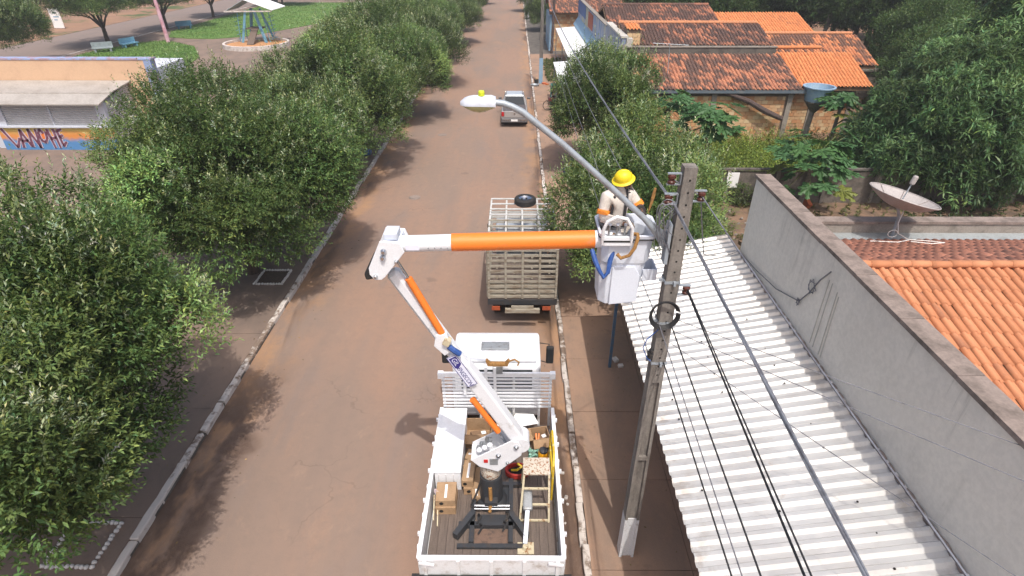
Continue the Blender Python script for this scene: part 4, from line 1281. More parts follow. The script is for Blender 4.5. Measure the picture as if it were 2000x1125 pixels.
# graffiti word on the counter wall, drawn as strokes: L A N C H E
strokes = [[(-27.35, 1.25), (-26.55, .22), (-26.05, .75)],
           [(-26.0, .22), (-25.75, 1.22), (-25.25, .28)], [(-25.95, .58), (-25.3, .62)],
           [(-25.15, .25), (-25.0, 1.24), (-24.45, .2), (-24.35, 1.22)],
           [(-23.75, 1.0), (-23.95, 1.24), (-24.2, .95), (-24.12, .62), (-23.85, .5), (-23.55, .75), (-23.5, 1.1)],
           [(-23.3, 1.24), (-23.15, .2)], [(-22.75, 1.24), (-22.7, .2)], [(-23.25, .72), (-22.7, .78)],
           [(-22.45, 1.15), (-22.35, .3), (-21.95, .55)], [(-22.4, .78), (-22.05, .92)], [(-22.45, 1.15), (-22.0, 1.22)]]
gw, gp = MB(), MB()
strokes = [[(-27.4 + (a + 27.35) * .60, b) for a, b in st] for st in strokes]
for st in strokes:
    for a, b in zip(st, st[1:]):
        gw.bar((a[0], ky + .010, a[1]), (b[0], ky + .010, b[1]), .018, .21, up=(0, 0, 1) if abs(b[0] - a[0]) > .2 else (1, 0, 0), h1=.16)
        gp.bar((a[0], ky + .000, a[1]), (b[0], ky + .000, b[1]), .018, .135, up=(0, 0, 1) if abs(b[0] - a[0]) > .2 else (1, 0, 0), h1=.10)
gp2 = gw.build('lettering_outline', 'graffiti_white', ki)
gp.build('lettering', 'graffiti_purple', ki)
MB().lathe([(0, 0), (.17, 0), (.17, .012), (0, .012)], 14, (-25.28, ky + .018, .86), Matrix.Rotation(math.pi / 2, 3, 'X'), close=False).build('painted_dot', 'graffiti_orange', ki)

# ------------------------------------------------------------------ square behind: lawns, playground, posts, benches
lawn([(-42.2, 44), (-42.2, 60.5), (-41, 66), (-38.5, 68), (-33.5, 64), (-30.2, 58), (-28.8, 52), (-29.4, 44)], 'mown green lawn with a rounded edge behind the lunch kiosk')
lawn([(-37, 69.6), (-39.6, 70.6), (-41.6, 75), (-42.0, 110), (-24, 110), (-24, 88), (-28.0, 78), (-31.0, 71.2), (-34, 69.4)], 'larger green lawn behind the playground and the pink post')
pk = MB().tube([(-37.65, 66.75, .05), (-37.75, 66.75, 3.2), (-37.95, 66.75, 7.5)], [.20, .18, .15], 10)
tag(pk.build('pink_post', 'pink_paint', smooth=True), 'tall pale pink post standing between the two lawns', 'post')
pg = thing('playground_tower', 'blue playground tower with a white pitched roof, ladders and a slide', 'playground tower', (-27.6, 66.5, .1))
for x, y in ((-29.0, 65.6), (-26.6, 65.6), (-29.0, 68.0), (-26.6, 68.0)):
    MB().bar((x + (.1 if x < -28 else -.1) * -1, y, .1), (x + (.75 if x < -28 else -.75), y + (.4 if y < 66 else -.4), 3.4), .22, .22).build('leg', 'play_blue', pg)
MB().box(-28.6, -27.0, 65.9, 67.6, 1.55, 1.65).build('platform', 'play_wood', pg)
for s, x in ((-1, -29.6), (1, -26.0)):
    for q in range(6): MB().tube([(x, 65.9, .6 + q * .42), (x, 67.6, .6 + q * .42)], .03, 5).build('rung', 'play_blue', pg)
    for y in (65.9, 67.6): MB().tube([(x - s * .2, y, .1), (x + s * -.5, y, 3.1)], .04, 5).build('ladder_rail', 'play_blue', pg)
MB().prism([(-27.7, 4.55), (-24.9, 3.55), (-24.9, 3.49), (-27.7, 4.48)], 'y', 64.6, 68.6).build('roof_sheet', 'awning_white', pg)
MB().prism([(-27.72, 4.55), (-30.0, 3.40), (-30.0, 3.34), (-27.72, 4.48)], 'y', 65.2, 68.6).build('roof_sheet', 'bench_paint', pg)
MB().bar((-29.9, 64.7, 3.38), (-25.0, 64.7, 3.42), .12, .12).build('tie_beam', 'ring_white', pg)
MB().prism([(64.0, .35), (64.1, .2), (66.0, 1.5), (66.0, 1.65)], 'x', -28.0, -27.3).build('slide', 'play_wood', pg)
ring = thing('sand_ring', 'round sand pit with a pale kerb at the foot of the playground tower', 'sand pit', (-27.2, 63.6, .1))
MB().lathe([(3.3, .1), (3.3, .52), (3.05, .52), (3.05, .1)], 40, (-27.2, 64.6, 0), close=False).build('rim', 'ring_white', ring)
MB().lathe([(0, .30), (3.06, .30)], 32, (-27.2, 64.6, 0), close=False).build('sand', 'sand', ring)
def bench(label, x, y, rz, mat):
    t = thing('park_bench', label, 'bench', (x, y, .1), rz, 'concrete benches on the square', local=True)
    MB().box(-.9, .9, -.25, .25, .40, .48).build('seat', mat, t)
    MB().box(-.9, .9, .25, .33, .48, .95).build('backrest', mat, t)
    for s in (-.65, .65): MB().box(s - .08, s + .08, -.22, .3, 0, .398).build('leg', mat, t)
bench('pale concrete bench at the foot of the tree by the far road', -40.9, 60.6, .5, 'bench_paint')
bench('faded blue concrete bench beside the same tree by the far road', -39.9, 63.5, 1.2, 'play_blue')
bench('small dark blue bench in shade on the strip behind the pink post', -41.0, 77.2, .6, 'bench_blue')
sg = thing('white_sign', 'tall white sign panel with faint blue marks beyond the far road', 'sign', (-57.6, 78.7, 0))
MB().box(-58.3, -57.0, 78.65, 78.73, .05, 2.3).build('panel', 'paper', sg)
for z, w in ((1.75, .5), (1.3, .7), (.95, .4)): MB().box(-57.9, -57.9 + w, 78.63, 78.648, z, z + .12).build('mark', 'pole_blue', sg)
um = thing('sun_umbrella', 'pale umbrella over dark chairs beside the kiosk wall at the left edge', 'umbrella', (-38.9, 41, .1))
MB().lathe([(0.02, 2.9), (.9, 2.5), (1.8, 2.05), (1.8, 2.0), (.9, 2.45), (.02, 2.84)], 8, (-38.9, 41, 0), close=False).build('canopy', 'ring_white', um)
MB().tube([(-38.9, 41, .1), (-38.9, 41, 2.9)], .04, 6).build('pole', 'galv', um)
# trees along the far road
tree('square_tree', 'round dark tree with a double trunk beside the pale bench', 'tree', (-43.2, 65.2, .1), .5, cC, tC, 4.6, 1.12, group='trees along the far road')
tree('square_tree', 'dark tree at the top left corner, beyond the kiosk wall', 'tree', (-46.5, 52.0, .1), 2.5, cC, tC, 3.3, 1.2, group='trees along the far road')
tree('square_tree', 'dark tree behind the pink post', 'tree', (-43.4, 77.5, .1), 3.5, cC, tC, 4.4, 1.05, group='trees along the far road')
tree('square_tree', 'dark tree with a forked trunk between the pink post and the playground', 'tree', (-43.2, 90, .1), 4.1, cC, tC, 4.6, 1.0, group='trees along the far road')
tree('square_tree', 'dark tree behind the playground roof', 'tree', (-38.5, 105, .1), 5.1, cC, tC, 4.6, 1.0, group='trees along the far road')
tree('square_tree', 'distant tree on the square at the top edge', 'tree', (-31, 118, .1), .8, cC, tC, 4.6, 1.0, group='trees along the far road')
# ------------------------------------------------------------------ bucket truck
def wheel(parent, x, y, r=.38, w=.22, side=1):
    m = Matrix.Rotation(math.pi / 2, 3, 'Y')
    t = MB().lathe([(r * .62, -w / 2), (r * .9, -w / 2), (r, -w * .36), (r, w * .36), (r * .9, w / 2), (r * .62, w / 2)], 22, (x, y, r), m, close=False).build('tyre', 'black_rubber', parent, smooth=True)
    MB().lathe([(.02, -w * .2), (r * .62, -w * .36), (r * .64, w * .36), (.02, w * .2)], 16, (x, y, r), m).build('rim', 'grey_steel', t)
BX0, BX1, BY0, BY1, BZ = -1.53, .80, 5.55, 8.98, 1.05
BC = (BX0 + BX1) / 2
tk = thing('bucket_truck', 'white flatbed utility truck with a raised white and orange boom and work bucket', 'truck', (BC, 7.5, 0))
# chassis and wheels
for x in (BC - .38, BC + .38): MB().box(x - .05, x + .05, 5.6, 11.2, .62, .82).build('chassis_rail', 'black_steel', tk)
for x in (BC - .86, BC + .86): wheel(tk, x, 6.75); wheel(tk, x, 10.3)
for x in (BC - .60, BC + .60): wheel(tk, x, 6.75)
MB().box(BX0 - .02, BX1 + .02, BY0 - .02, BY1, .80, .90).build('subframe', 'bed_white', tk)
# deck planks
x = BX0 + .06
pl = MB().box(0, .143, BY0 + .05, BY1 - .04, .93, BZ).mesh('deck_plank'); pl.materials.append(M['deck_wood'])
while x < BX1 - .1:
    piece('deck_plank', pl, tk, Matrix.Translation((x, 0, rng.uniform(-.004, .003)))); x += .1475
# side boards with ribs
for s, xx in ((-1, BX0), (1, BX1)):
    sb = MB().box(xx - .025, xx + .025, BY0 + .03, BY1, .92, 1.49).build('side_board', 'bed_white', tk)
    MB().box(xx - .035, xx + .035, BY0, BY1, 1.493, 1.53).build('top_rail', 'truck_white', sb)
    for q in range(6): MB().box(xx + s * .027, xx + s * .055, BY0 + .2 + q * .6, BY0 + .26 + q * .6, .92, 1.50).build('rib', 'truck_white', sb)
    for q in range(5): MB().obox((xx + s * .05, BY0 + .45 + q * .66, 1.50), (.05, .05, .07)).build('latch', 'truck_white', sb)
tg = MB().box(BX0 + .03, BX1 - .03, BY0 - .02, BY0 + .03, .97, 1.49).build('tailgate', 'bed_white', tk)
MB().box(BX0 - .01, BX1 + .01, BY0 - .035, BY0 + .04, 1.493, 1.535).build('top_rail', 'truck_white', tg)
for q in range(5): 
    xx = BX0 + .1 + q * (BX1 - BX0 - .2) / 4
    MB().box(xx - .028, xx + .028, BY0 - .05, BY0 - .021, .97, 1.49).build('rib', 'bed_white', tg)
for xx in (BX0 + .13, BX1 - .13): MB().bar((xx - .12, BY0 - .06, 1.47), (xx + .12, BY0 - .06, 1.42), .03, .045).build('latch', 'truck_white', tg)
MB().box(BX0 - .03, BX1 + .03, BY0 - .10, BY0 - .04, 1.08, 1.13).build('tail_bar', 'black_rubber', tk)
bp = MB().box(BX0 + .02, BX1 - .02, BY0 - .16, BY0 - .11, .62, 1.00).build('bumper_panel', 'bed_white', tk)
for xx in (BX0 + .42, BC + .02, BX1 - .42): MB().box(xx - .09, xx + .09, BY0 - .168, BY0 - .161, .92, .98).build('reflector', 'reflector', bp)
for xx in (BX0 - .08, BX1 + .08): MB().box(xx - .06, xx + .06, BY0 - .05, BY0 + .0, .95, 1.1).build('mud_light', 'black_rubber', tk)
# slatted headboard
hb = MB().box(BX0 + .02, BX1 - .02, BY1 + .015, BY1 + .065, 2.34, 2.44).build('headboard', 'truck_white', tk)
MB().box(BX0 - .03, BX0 + .08, BY1 - .02, BY1 + .09, 2.32, 2.45).build('end_cap', 'truck_white', hb)
MB().box(BX1 - .08, BX1 + .03, BY1 - .02, BY1 + .09, 2.32, 2.45).build('end_cap', 'truck_white', hb)
for q in range(9): MB().box(BX0 + .03, BX1 - .03, BY1 + .03, BY1 + .05, 1.50 + q * .093, 1.543 + q * .093).build('headboard_slat', 'truck_white', tk)
for xx in (BX0 + .06, BX0 + .28, BC - .35, BC + .35, BX1 - .28, BX1 - .06): MB().box(xx - .025, xx + .025, BY1 + .058, BY1 + .09, .95, 2.36).build('headboard_post', 'bed_white', tk)
for xx in (-1.02, -.58, -.40): MB().box(xx - .03, xx + .03, BY1 - .03, BY1 + .01, 1.9, 2.62).build('boom_guide_post', 'truck_white', tk)
# cab
CX0, CX1, CQ, CZ = -1.33, .56, .26, -.15
def cabp(pts): return [(a + CQ, b + CZ) for a, b in pts]
cb = MB().prism(cabp([(9.24, .95), (9.24, 2.30), (9.34, 2.44), (10.25, 2.46), (10.42, 2.38), (10.95, 1.65), (11.05, 1.45), (11.08, .70), (9.6, .70)]), 'x', CX0, CX1).build('cab', 'truck_white', tk, bevel=.06, seg=3)
MB().box(CX0 + .18, CX1 - .18, 9.225 + CQ, 9.238 + CQ, 1.55, 2.12).build('rear_window', 'glass_dark', cb)
MB().prism(cabp([(10.475, 2.32), (10.925, 1.70), (10.935, 1.71), (10.485, 2.33)]), 'x', CX0 + .12, CX1 - .12).build('windscreen', 'glass_dark', cb)
for s, xx in ((-1, CX0), (1, CX1)):
    MB().prism(cabp([(9.5, 1.62), (9.5, 2.22), (10.36, 2.22), (10.72, 1.62)]), 'x', xx + s * .001, xx + s * .012).build('side_window', 'glass_dark', cb)
    MB().tube([(xx, 10.45, 2.12), (xx + s * .22, 10.4, 2.12), (xx + s * .22, 10.35, 1.62), (xx, 10.45, 1.62)], .014, 5).build('mirror_arm', 'black_rubber', cb)
    MB().obox((xx + s * .24, 10.30, 1.90), (.17, .10, .46)).build('mirror', 'black_rubber', cb, bevel=.03)
    MB().box(xx + s * .24 - .065, xx + s * .24 + .065, 10.242, 10.249, 1.70, 2.08).build('mirror_glass', 'glass_dark', cb)
for q in range(7): MB().box(CX0 + .2 + q * .245, CX0 + .215 + q * .245, 9.5 + CQ, 10.2 + CQ, 2.452 + CZ, 2.468 + CZ).build('roof_seam', 'truck_white', cb)
MB().box(-.73, -.11, 9.66 + CQ, 9.94 + CQ, 2.458 + CZ, 2.50 + CZ).build('roof_vent', 'grey_steel', cb, bevel=.015)
MB().box(CX0 + .1, CX1 - .1, 9.29 + CQ, 9.36 + CQ, 2.425 + CZ, 2.475 + CZ).build('roof_gutter', 'truck_white', cb)
# boom rest on the headboard
rs_ = MB().box(-.44, -.24, BY1 + .0, BY1 + .14, 2.44, 2.62).build('boom_rest', 'grey_steel', tk)
MB().prism([(-.58, 2.74), (-.54, 2.62), (-.14, 2.62), (-.10, 2.74), (-.13, 2.75), (-.19, 2.67), (-.49, 2.67), (-.55, 2.75)], 'y', BY1 + .02, BY1 + .12).build('rest_cradle', 'hose_brown', rs_)
MB().tube([(-.14, BY1 + .07, 2.7), (.0, BY1 + .07, 2.76), (.09, BY1 + .05, 2.70), (.06, BY1 + .02, 2.64)], .02, 6).build('rest_strap', 'hose_brown', rs_)
# steel sub-base and outriggers on the deck
base = MB()
base.box(-.78, -.70, 6.1, 7.45, BZ, BZ + .10).box(-.10, -.02, 6.1, 7.45, BZ, BZ + .10)
base.box(-1.0, .18, 7.30, 7.38, BZ, BZ + .09).box(-.98, .15, 6.42, 6.50, BZ, BZ + .10).box(-.98, .15, 6.02, 6.10, BZ, BZ + .05)
base.box(-.70, -.10, 6.9, 7.3, BZ + .001, BZ + .012)
base.bar((-.74, 6.62, BZ + .13), (-1.02, 6.2, BZ + .09), .10, .16).bar((-.06, 6.62, BZ + .13), (.22, 6.2, BZ + .09), .10, .16)
base.build('subbase', 'black_steel', tk)
MB().box(-.69, -.11, 6.12, 6.40, BZ + .004, BZ + .014).build('rusty_plate', 'rust_plate', tk)
MB().box(-.66, -.14, 6.52, 6.70, BZ + .004, BZ + .018).build('greasy_plate', 'black_steel', tk)
MB().tube([(-.72, 6.78, BZ + .16), (-.08, 6.78, BZ + .16)], .022, 8).build('tie_rod', 'chrome', tk)
MB().tube([(-.72, 6.72, BZ + .14), (-.08, 6.72, BZ + .14)], .018, 8).build('tie_rod', 'chrome', tk)
PC = (-.42, 7.05)
MB().lathe([(.30, BZ), (.28, BZ + .05), (.215, BZ + .10), (.20, 1.76)], 22, (PC[0], PC[1], 0)).build('pedestal', 'black_steel', tk, smooth=True)
MB().lathe([(.165, 1.76), (.185, 1.80), (.185, 2.02), (.16, 2.05)], 22, (PC[0], PC[1], 0)).build('slew_ring', 'rusty_white', tk, smooth=True)
st = MB().tube([(-.43, 6.84, 1.62), (-.42, 6.80, 1.30), (-.44, 6.70, 1.14)], .034, 6).build('orange_strap', 'hose_brown', tk)
MB().box(-.53, -.30, 6.74, 6.86, 1.26, 1.34).build('strap_buckle', 'black_steel', st)
MB().tube([(-.58, 7.0, 1.7), (-.68, 6.9, 1.4), (-.78, 6.8, 1.2), (-.7, 6.75, 1.12)], .018, 6).build('hose', 'black_rubber', tk)
for xx, yy_ in ((-.62, 6.25), (-.2, 6.3), (-.66, 6.45), (-.16, 6.5)):
    MB().tube([(xx, yy_, BZ + .1), (xx + .08, yy_ + .08, BZ + .2), (xx + .02, yy_ + .18, BZ + .12)], .02, 6).build('hose', 'black_rubber', tk)
# turret plates
tp = [(-.74, 2.38), (-.05, 2.84), (.07, 2.80), (.13, 2.66), (.12, 2.50), (-.28, 2.10), (-.60, 2.22)]
MB().prism(tp, 'y', 6.79, 6.815).build('turret_plate', 'white_paint', tk, bevel=.006)
MB().prism(tp, 'y', 7.185, 7.21).build('turret_plate', 'white_paint', tk, bevel=.006)
MB().prism([(-.74, 2.37), (-.60, 2.22), (-.28, 2.10), (-.2, 2.14), (-.3, 2.2), (-.6, 2.28)], 'y', 6.816, 7.184).build('turret_floor', 'white_paint', tk)
MB().prism([(-.12, 2.25), (.02, 2.42), (-.10, 2.44)], 'y', 6.83, 7.17).build('turret_web', 'white_paint', tk)
for xx, z, r in ((.03, 2.70, .045), (-.27, 2.50, .045), (-.12, 2.33, .028)):
    MB().lathe([(r, 0), (r, .02), (r * .5, .045)], 12, (xx, 6.79, z), Matrix.Rotation(math.pi / 2, 3, 'X')).build('pivot_pin', 'chrome', tk)
MB().box(-.42, -.28, 6.779, 6.789, 2.28, 2.42).build('data_plate', 'grey_steel', tk)
MB().box(-.52, -.45, 6.779, 6.789, 2.33, 2.40).build('warning_label', 'reflector', tk)
for q in range(5): MB().obox((-.62 + .05 * q, 7.05 + .05 * (q % 2), 2.40 + .05 * q), (.06, .07, .06), (0, .4, .2)).build('valve_block', 'grey_steel', tk)
for q in range(3): MB().lathe([(.05, 0), (.052, .03), (.02, .06)], 10, (-.60 + .09 * q, 6.95, 2.44 + .06 * q)).build('control_knob', 'white_paint', tk)
# lower boom: box section rising to the elbow
A, B = Vector((.10, 7.0, 2.66)), Vector((-1.72, 6.95, 6.02))
lb = MB().bar(A + (A - B).normalized() * .08, A.lerp(B, .50), .23, .23, up=(0, 1, 0)).build('lower_boom', 'white_paint', tk, bevel=.03)
MB().bar(A.lerp(B, .48), B, .20, .20, up=(0, 1, 0)).build('lower_boom_upper_section', 'white_paint', tk, bevel=.05, seg=1)
MB().lathe([(.16, -.15), (.16, .15)], 20, A, Matrix.Rotation(math.pi / 2, 3, 'X')).build('boom_foot', 'white_paint', tk, smooth=True)
d = (B - A).normalized(); nrm_ = d.cross(Vector((0, 1, 0))).normalized()   # across the boom in its plane
# sticker with the company name on the face towards the camera
sc = A.lerp(B, .495)
ang = math.atan2(-d.z, -d.x)
def on_boom(mb, off):
    m = Matrix.Translation((sc.x, 6.95 - off, sc.z)) @ Matrix.Rotation(math.pi / 2, 4, 'X') @ Matrix.Rotation(ang, 4, 'Z') @ Matrix.Diagonal((.74, .9, 1, 1))
    return xform(mb, m)
sk = on_boom(MB().box(-.44, .44, -.090, .090, 0, .004), .141).build('sticker', 'sticker', tk)
fr = MB()
for a, b in (((-.43, -.088), (.43, -.088)), ((-.43, .088), (.43, .088)), ((-.43, -.088), (-.43, .088)), ((.43, -.088), (.43, .088))):
    fr.box(min(a[0], b[0]) - .005, max(a[0], b[0]) + .005, min(a[1], b[1]) - .005, max(a[1], b[1]) + .005, .0, .002)
on_boom(fr, .146).build('sticker_border', 'logo_blue', sk)
on_boom(MB().prism([(-.40, -.07), (-.13, -.07), (-.10, -.02), (-.18, .07), (-.40, .07)], 'z', 0, .002), .146).build('logo_block', 'logo_blue', sk)
lt = text_mb('GIL', .13); xform(lt, Matrix.Translation((-.275, .0, 0)))
on_boom(lt, .150).build('logo_letters', 'sticker', sk)
lt = text_mb('ENGECON', .115, .2, spacing=.95); xform(lt, Matrix.Translation((.145, -.015, 0)))
on_boom(lt, .150).build('lettering', 'logo_blue', sk)
# cylinders
def cyl(name, p0, p1, p2, r, rr, mat='orange_paint'):
    c = MB().tube([p0, p1], r, 14).build(name, mat, tk, smooth=True)
    MB().tube([p1, p2], rr, 10).build('rod', 'chrome', c, smooth=True)
    MB().tube([Vector(p0) - (Vector(p1) - Vector(p0)).normalized() * .03, p0], [r * 1.1, r * 1.1], 14).build('gland', mat, c)
cyl('lift_cylinder', (-.66, 6.92, 3.62), (-.27, 6.92, 2.93), (-.10, 6.92, 2.56), .052, .026)
cyl('fold_cylinder', (-1.07, 6.86, 4.98), (-1.475, 6.84, 5.95), (-1.60, 6.82, 6.24), .053, .02)
MB().prism([(-1.16, 5.0), (-1.0, 5.02), (-.92, 4.72), (-1.05, 4.62), (-1.2, 4.8)], 'y', 6.80, 6.90).build('cylinder_bracket', 'white_paint', tk, bevel=.01)
MB().obox((-1.0, 6.8, 4.9), (.10, .12, .10), (0, .5, 0)).build('valve_block', 'rusty_cream', tk)
MB().tube([(-.98, 6.8, 4.8), (-.90, 6.78, 4.74), (-.82, 6.8, 4.66)], .045, 8).build('blue_hose_wrap', 'blue_cloth', tk)
# elbow
ep = [(-1.76, 6.62), (-1.50, 6.60), (-1.45, 6.46), (-1.74, 6.09), (-1.80, 6.04), (-1.89, 6.04), (-1.95, 6.12), (-1.95, 6.22)]
e1 = MB().prism(ep, 'y', 6.64, 6.67).build('elbow_plate', 'white_paint', tk, bevel=.008)
MB().prism(ep, 'y', 7.06, 7.09).build('elbow_plate', 'white_paint', tk, bevel=.008)
MB().prism([(-1.72, 6.60), (-1.52, 6.58), (-1.5, 6.48), (-1.7, 6.2), (-1.8, 6.2)], 'y', 6.672, 7.058).build('elbow_web', 'fibreglass', tk)
MB().box(-1.72, -1.54, 6.72, 6.98, 6.60, 6.69).build('leveling_box', 'lamp_grey', tk, bevel=.01)
MB().prism([(-1.93, 6.3), (-2.05, 6.08), (-2.03, 5.99), (-1.9, 6.02), (-1.82, 6.2)], 'y', 6.70, 7.02).build('rubber_boot', 'black_rubber', tk, bevel=.03)
for xx, z, r in ((-1.72, 6.48, .04), (-1.74, 6.39, .04), (-1.57, 6.33, .026), (-1.87, 6.10, .028)):
    MB().lathe([(r, 0), (r, .02), (r * .6, .05)], 12, (xx, 6.64, z), Matrix.Rotation(math.pi / 2, 3, 'X')).build('pivot_pin', 'chrome', e1)
# upper boom
UY = 6.86
MB().tube([(-1.62, UY, 6.475), (-.84, UY, 6.50)], .112, 22).build('upper_boom', 'white_paint', tk, smooth=True)
MB().tube([(-.845, UY, 6.50), (1.06, UY, 6.555)], .121, 24).build('boom_sleeve', 'orange_paint', tk, smooth=True)
MB().tube([(1.06, UY, 6.555), (1.40, UY, 6.565)], .118, 20).build('boom_tip', 'white_paint', tk, smooth=True)
MB().lathe([(.04, 0), (.04, .02), (.02, .03)], 12, (1.22, UY - .11, 6.56), Matrix.Rotation(math.pi / 2, 3, 'X')).build('tip_pin', 'chrome', tk)
MB().box(1.30, 1.42, UY - .125, UY - .105, 6.50, 6.62).build('tip_bracket', 'lamp_grey', tk)
for q in range(4): MB().lathe([(.012, 0), (.008, .01)], 6, (-1.15 + q * .085, UY - .108, 6.47), Matrix.Rotation(math.pi / 2, 3, 'X')).build('bolt', 'grey_steel', tk)
MB().box(-1.45, -1.27, UY - .118, UY - .112, 6.44, 6.52).build('boom_label', 'sticker', tk)
# work bucket: tapered tub with a flared rim, open at the top, with a folded panel and a tool tray
def ring_(cx, cy, hx, hy, z, ch=.09):
    return [(cx - hx + ch, cy - hy, z), (cx + hx - ch, cy - hy, z), (cx + hx, cy - hy + ch, z), (cx + hx, cy + hy - ch, z), (cx + hx - ch, cy + hy, z), (cx - hx + ch, cy + hy, z), (cx - hx, cy + hy - ch, z), (cx - hx, cy - hy + ch, z)]
bx, by = 1.47, 6.98
lv = [(bx - .04, by, .265, .26, 5.62), (bx - .03, by, .29, .28, 5.95), (bx - .01, by, .305, .285, 6.25), (bx, by, .325, .30, 6.29), (bx + .01, by, .335, .31, 6.62), (bx + .02, by, .39, .35, 6.67), (bx + .02, by, .40, .36, 6.72)]
li = [(bx + .02, by, .365, .325, 6.72), (bx + .01, by, .31, .28, 6.60), (bx - .04, by, .24, .23, 5.68)]
rings = [ring_(*a) for a in lv] + [ring_(*a) for a in li]
vs = [v for r in rings for v in r]; fs = []
for i in range(len(rings) - 1):
    for j in range(8): fs.append((i * 8 + j, i * 8 + (j + 1) % 8, (i + 1) * 8 + (j + 1) % 8, (i + 1) * 8 + j))
fs += [tuple(range(7, -1, -1)), tuple(range((len(rings) - 1) * 8, len(rings) * 8))]
bk = MB().add(vs, fs).build('bucket', 'fibreglass', tk, bevel=.012)
MB().tube([v for v in ring_(bx + .02, by, .385, .345, 6.655)] + [ring_(bx + .02, by, .385, .345, 6.655)[0]], .010, 5).build('rim_band', 'black_rubber', bk)
tr = MB()
tr.box(1.735, 1.93, 6.75, 6.765, 5.98, 6.15).box(1.915, 1.93, 6.765, 7.08, 5.98, 6.15).box(1.735, 1.915, 7.065, 7.08, 5.98, 6.15).box(1.76, 1.915, 6.765, 7.065, 5.98, 5.995)
tr.build('tool_tray', 'fibreglass', bk)
MB().prism([(1.30, 6.24), (1.60, 6.24), (1.68, 6.10), (1.68, 5.68), (1.30, 5.63)], 'y', 6.675, 6.70).build('bucket_front_panel', 'fibreglass', bk, bevel=.012)
hd = MB().box(1.14, 1.50, 6.60, 6.67, 6.58, 6.72).build('bucket_bracket', 'white_paint', tk, bevel=.012)
MB().box(1.14, 1.52, 6.594, 6.598, 6.64, 6.665).build('bracket_slot', 'black_rubber', hd)
for xx in (1.20, 1.30, 1.40):
    MB().tube([(xx, 6.63, 6.72), (xx, 6.60, 6.88)], .014, 8).build('control_lever', 'grey_steel', hd)
    MB().lathe([(.022, 0), (.022, .02)], 8, (xx, 6.60, 6.88)).build('lever_cap', 'lamp_grey', hd)
MB().tube([(1.13, 6.63, 6.60), (1.12, 6.58, 6.82), (1.16, 6.56, 6.95), (1.27, 6.55, 7.02), (1.40, 6.55, 6.99), (1.48, 6.57, 6.86), (1.50, 6.62, 6.6)], .023, 10).build('guard_hoop', 'plastic_white', hd, smooth=True)
cord = [(1.53, 6.64, 6.74), (1.56, 6.60, 6.76), (1.57, 6.58, 6.72), (1.54, 6.56, 6.58), (1.48, 6.56, 6.47), (1.38, 6.58, 6.42), (1.33, 6.6, 6.47)]
MB().tube(cord, .024, 8).build('brown_hose', 'hose_brown', tk, smooth=True)
MB().tube([(1.02, 6.75, 6.46), (1.06, 6.66, 6.34), (1.12, 6.60, 6.22), (1.18, 6.60, 6.12), (1.24, 6.62, 6.18), (1.26, 6.66, 6.34), (1.30, 6.7, 6.46)], [.03, .034, .028, .033, .028, .034, .028], 8).build('blue_hose_cover', 'blue_cloth', tk, smooth=True)
MB().tube([(1.24, 6.68, 6.66), (1.27, 6.66, 6.74), (1.33, 6.66, 6.70), (1.28, 6.64, 6.67)], .012, 6).build('knotted_rope', 'hose_brown', tk)

# ------------------------------------------------------------------ load on the truck bed
def crate_box(label, x, y, z, sx, sy, sz, rz=0, tape=1, open_=False, group='cardboard boxes on the truck bed'):
    t = thing('cardboard_box', label, 'box', (x, y, z), rz, group, local=True)
    if open_:
        o = .012
        b = MB().box(-sx / 2, sx / 2, -sy / 2, -sy / 2 + o, 0, sz).box(-sx / 2, sx / 2, sy / 2 - o, sy / 2, 0, sz).box(-sx / 2, -sx / 2 + o, -sy / 2 + o, sy / 2 - o, 0, sz).box(sx / 2 - o, sx / 2, -sy / 2 + o, sy / 2 - o, 0, sz).box(-sx / 2 + o, sx / 2 - o, -sy / 2 + o, sy / 2 - o, 0, .02)
        b.build('carton', 'cardboard', t)
        MB().obox((-sx / 2 - .09, 0, sz - .01), (.20, sy, .008), (0, -.15, 0)).build('flap', 'cardboard', t)
        MB().obox((0, -sy / 2 - .07, sz - .06), (sx, .17, .008), (.9, 0, 0)).build('flap', 'cardboard', t)
        MB().obox((.02, 0, .08), (sx * .6, sy * .5, .10), (0, .2, .4)).build('packing', 'cardboard_dark', t)
        MB().obox((.1, .04, .14), (.10, .07, .01), (.3, .2, .4)).build('packing_label', 'paper', t)
    else:
        MB().box(-sx / 2, sx / 2, -sy / 2, sy / 2, 0, sz).build('carton', 'cardboard', t, bevel=.006, seg=1)
        if tape: MB().box(-sx * .42, sx * .42, -.022 if sx > sy else -.022, .022, sz + .001, sz + .004).build('label_strip', 'paper', t) if sx >= sy else MB().box(-.022, .022, -sy * .35, sy * .35, sz + .001, sz + .004).build('label_strip', 'paper', t)
        MB().lathe([(.038, 0), (.038, .003)], 12, (-sx * .2, -sy / 2 - .001, sz * .5), Matrix.Rotation(math.pi / 2, 3, 'X')).build('hand_hole', 'hole', t)
crate_box('open cardboard box with flaps out next to the white tool chest', -.74, 8.55, BZ, .56, .48, .36, .03, open_=True)
crate_box('cardboard box leaning behind the open one, under the boom', -.18, 8.62, BZ, .42, .40, .30, -.15)
crate_box('cardboard box half open by the right front corner of the bed', .52, 8.45, BZ, .36, .34, .28, .2, open_=True)
crate_box('long flat cardboard box lying askew below the open box', -.70, 7.95, BZ, .52, .26, .16, -.25)
crate_box('cardboard box on the heap left of the pedestal, upper one', -.86, 7.42, BZ + .18, .22, .50, .17, -.05)
crate_box('cardboard box on the heap left of the pedestal, lower one', -.80, 7.40, BZ, .32, .50, .175, .06)
crate_box('slanted cardboard box against the tool chest', -.84, 7.78, BZ + .02, .18, .36, .18, -.45)
crate_box('small cardboard box in front of the heap beside the pedestal', -.70, 7.08, BZ, .18, .22, .15, .1)
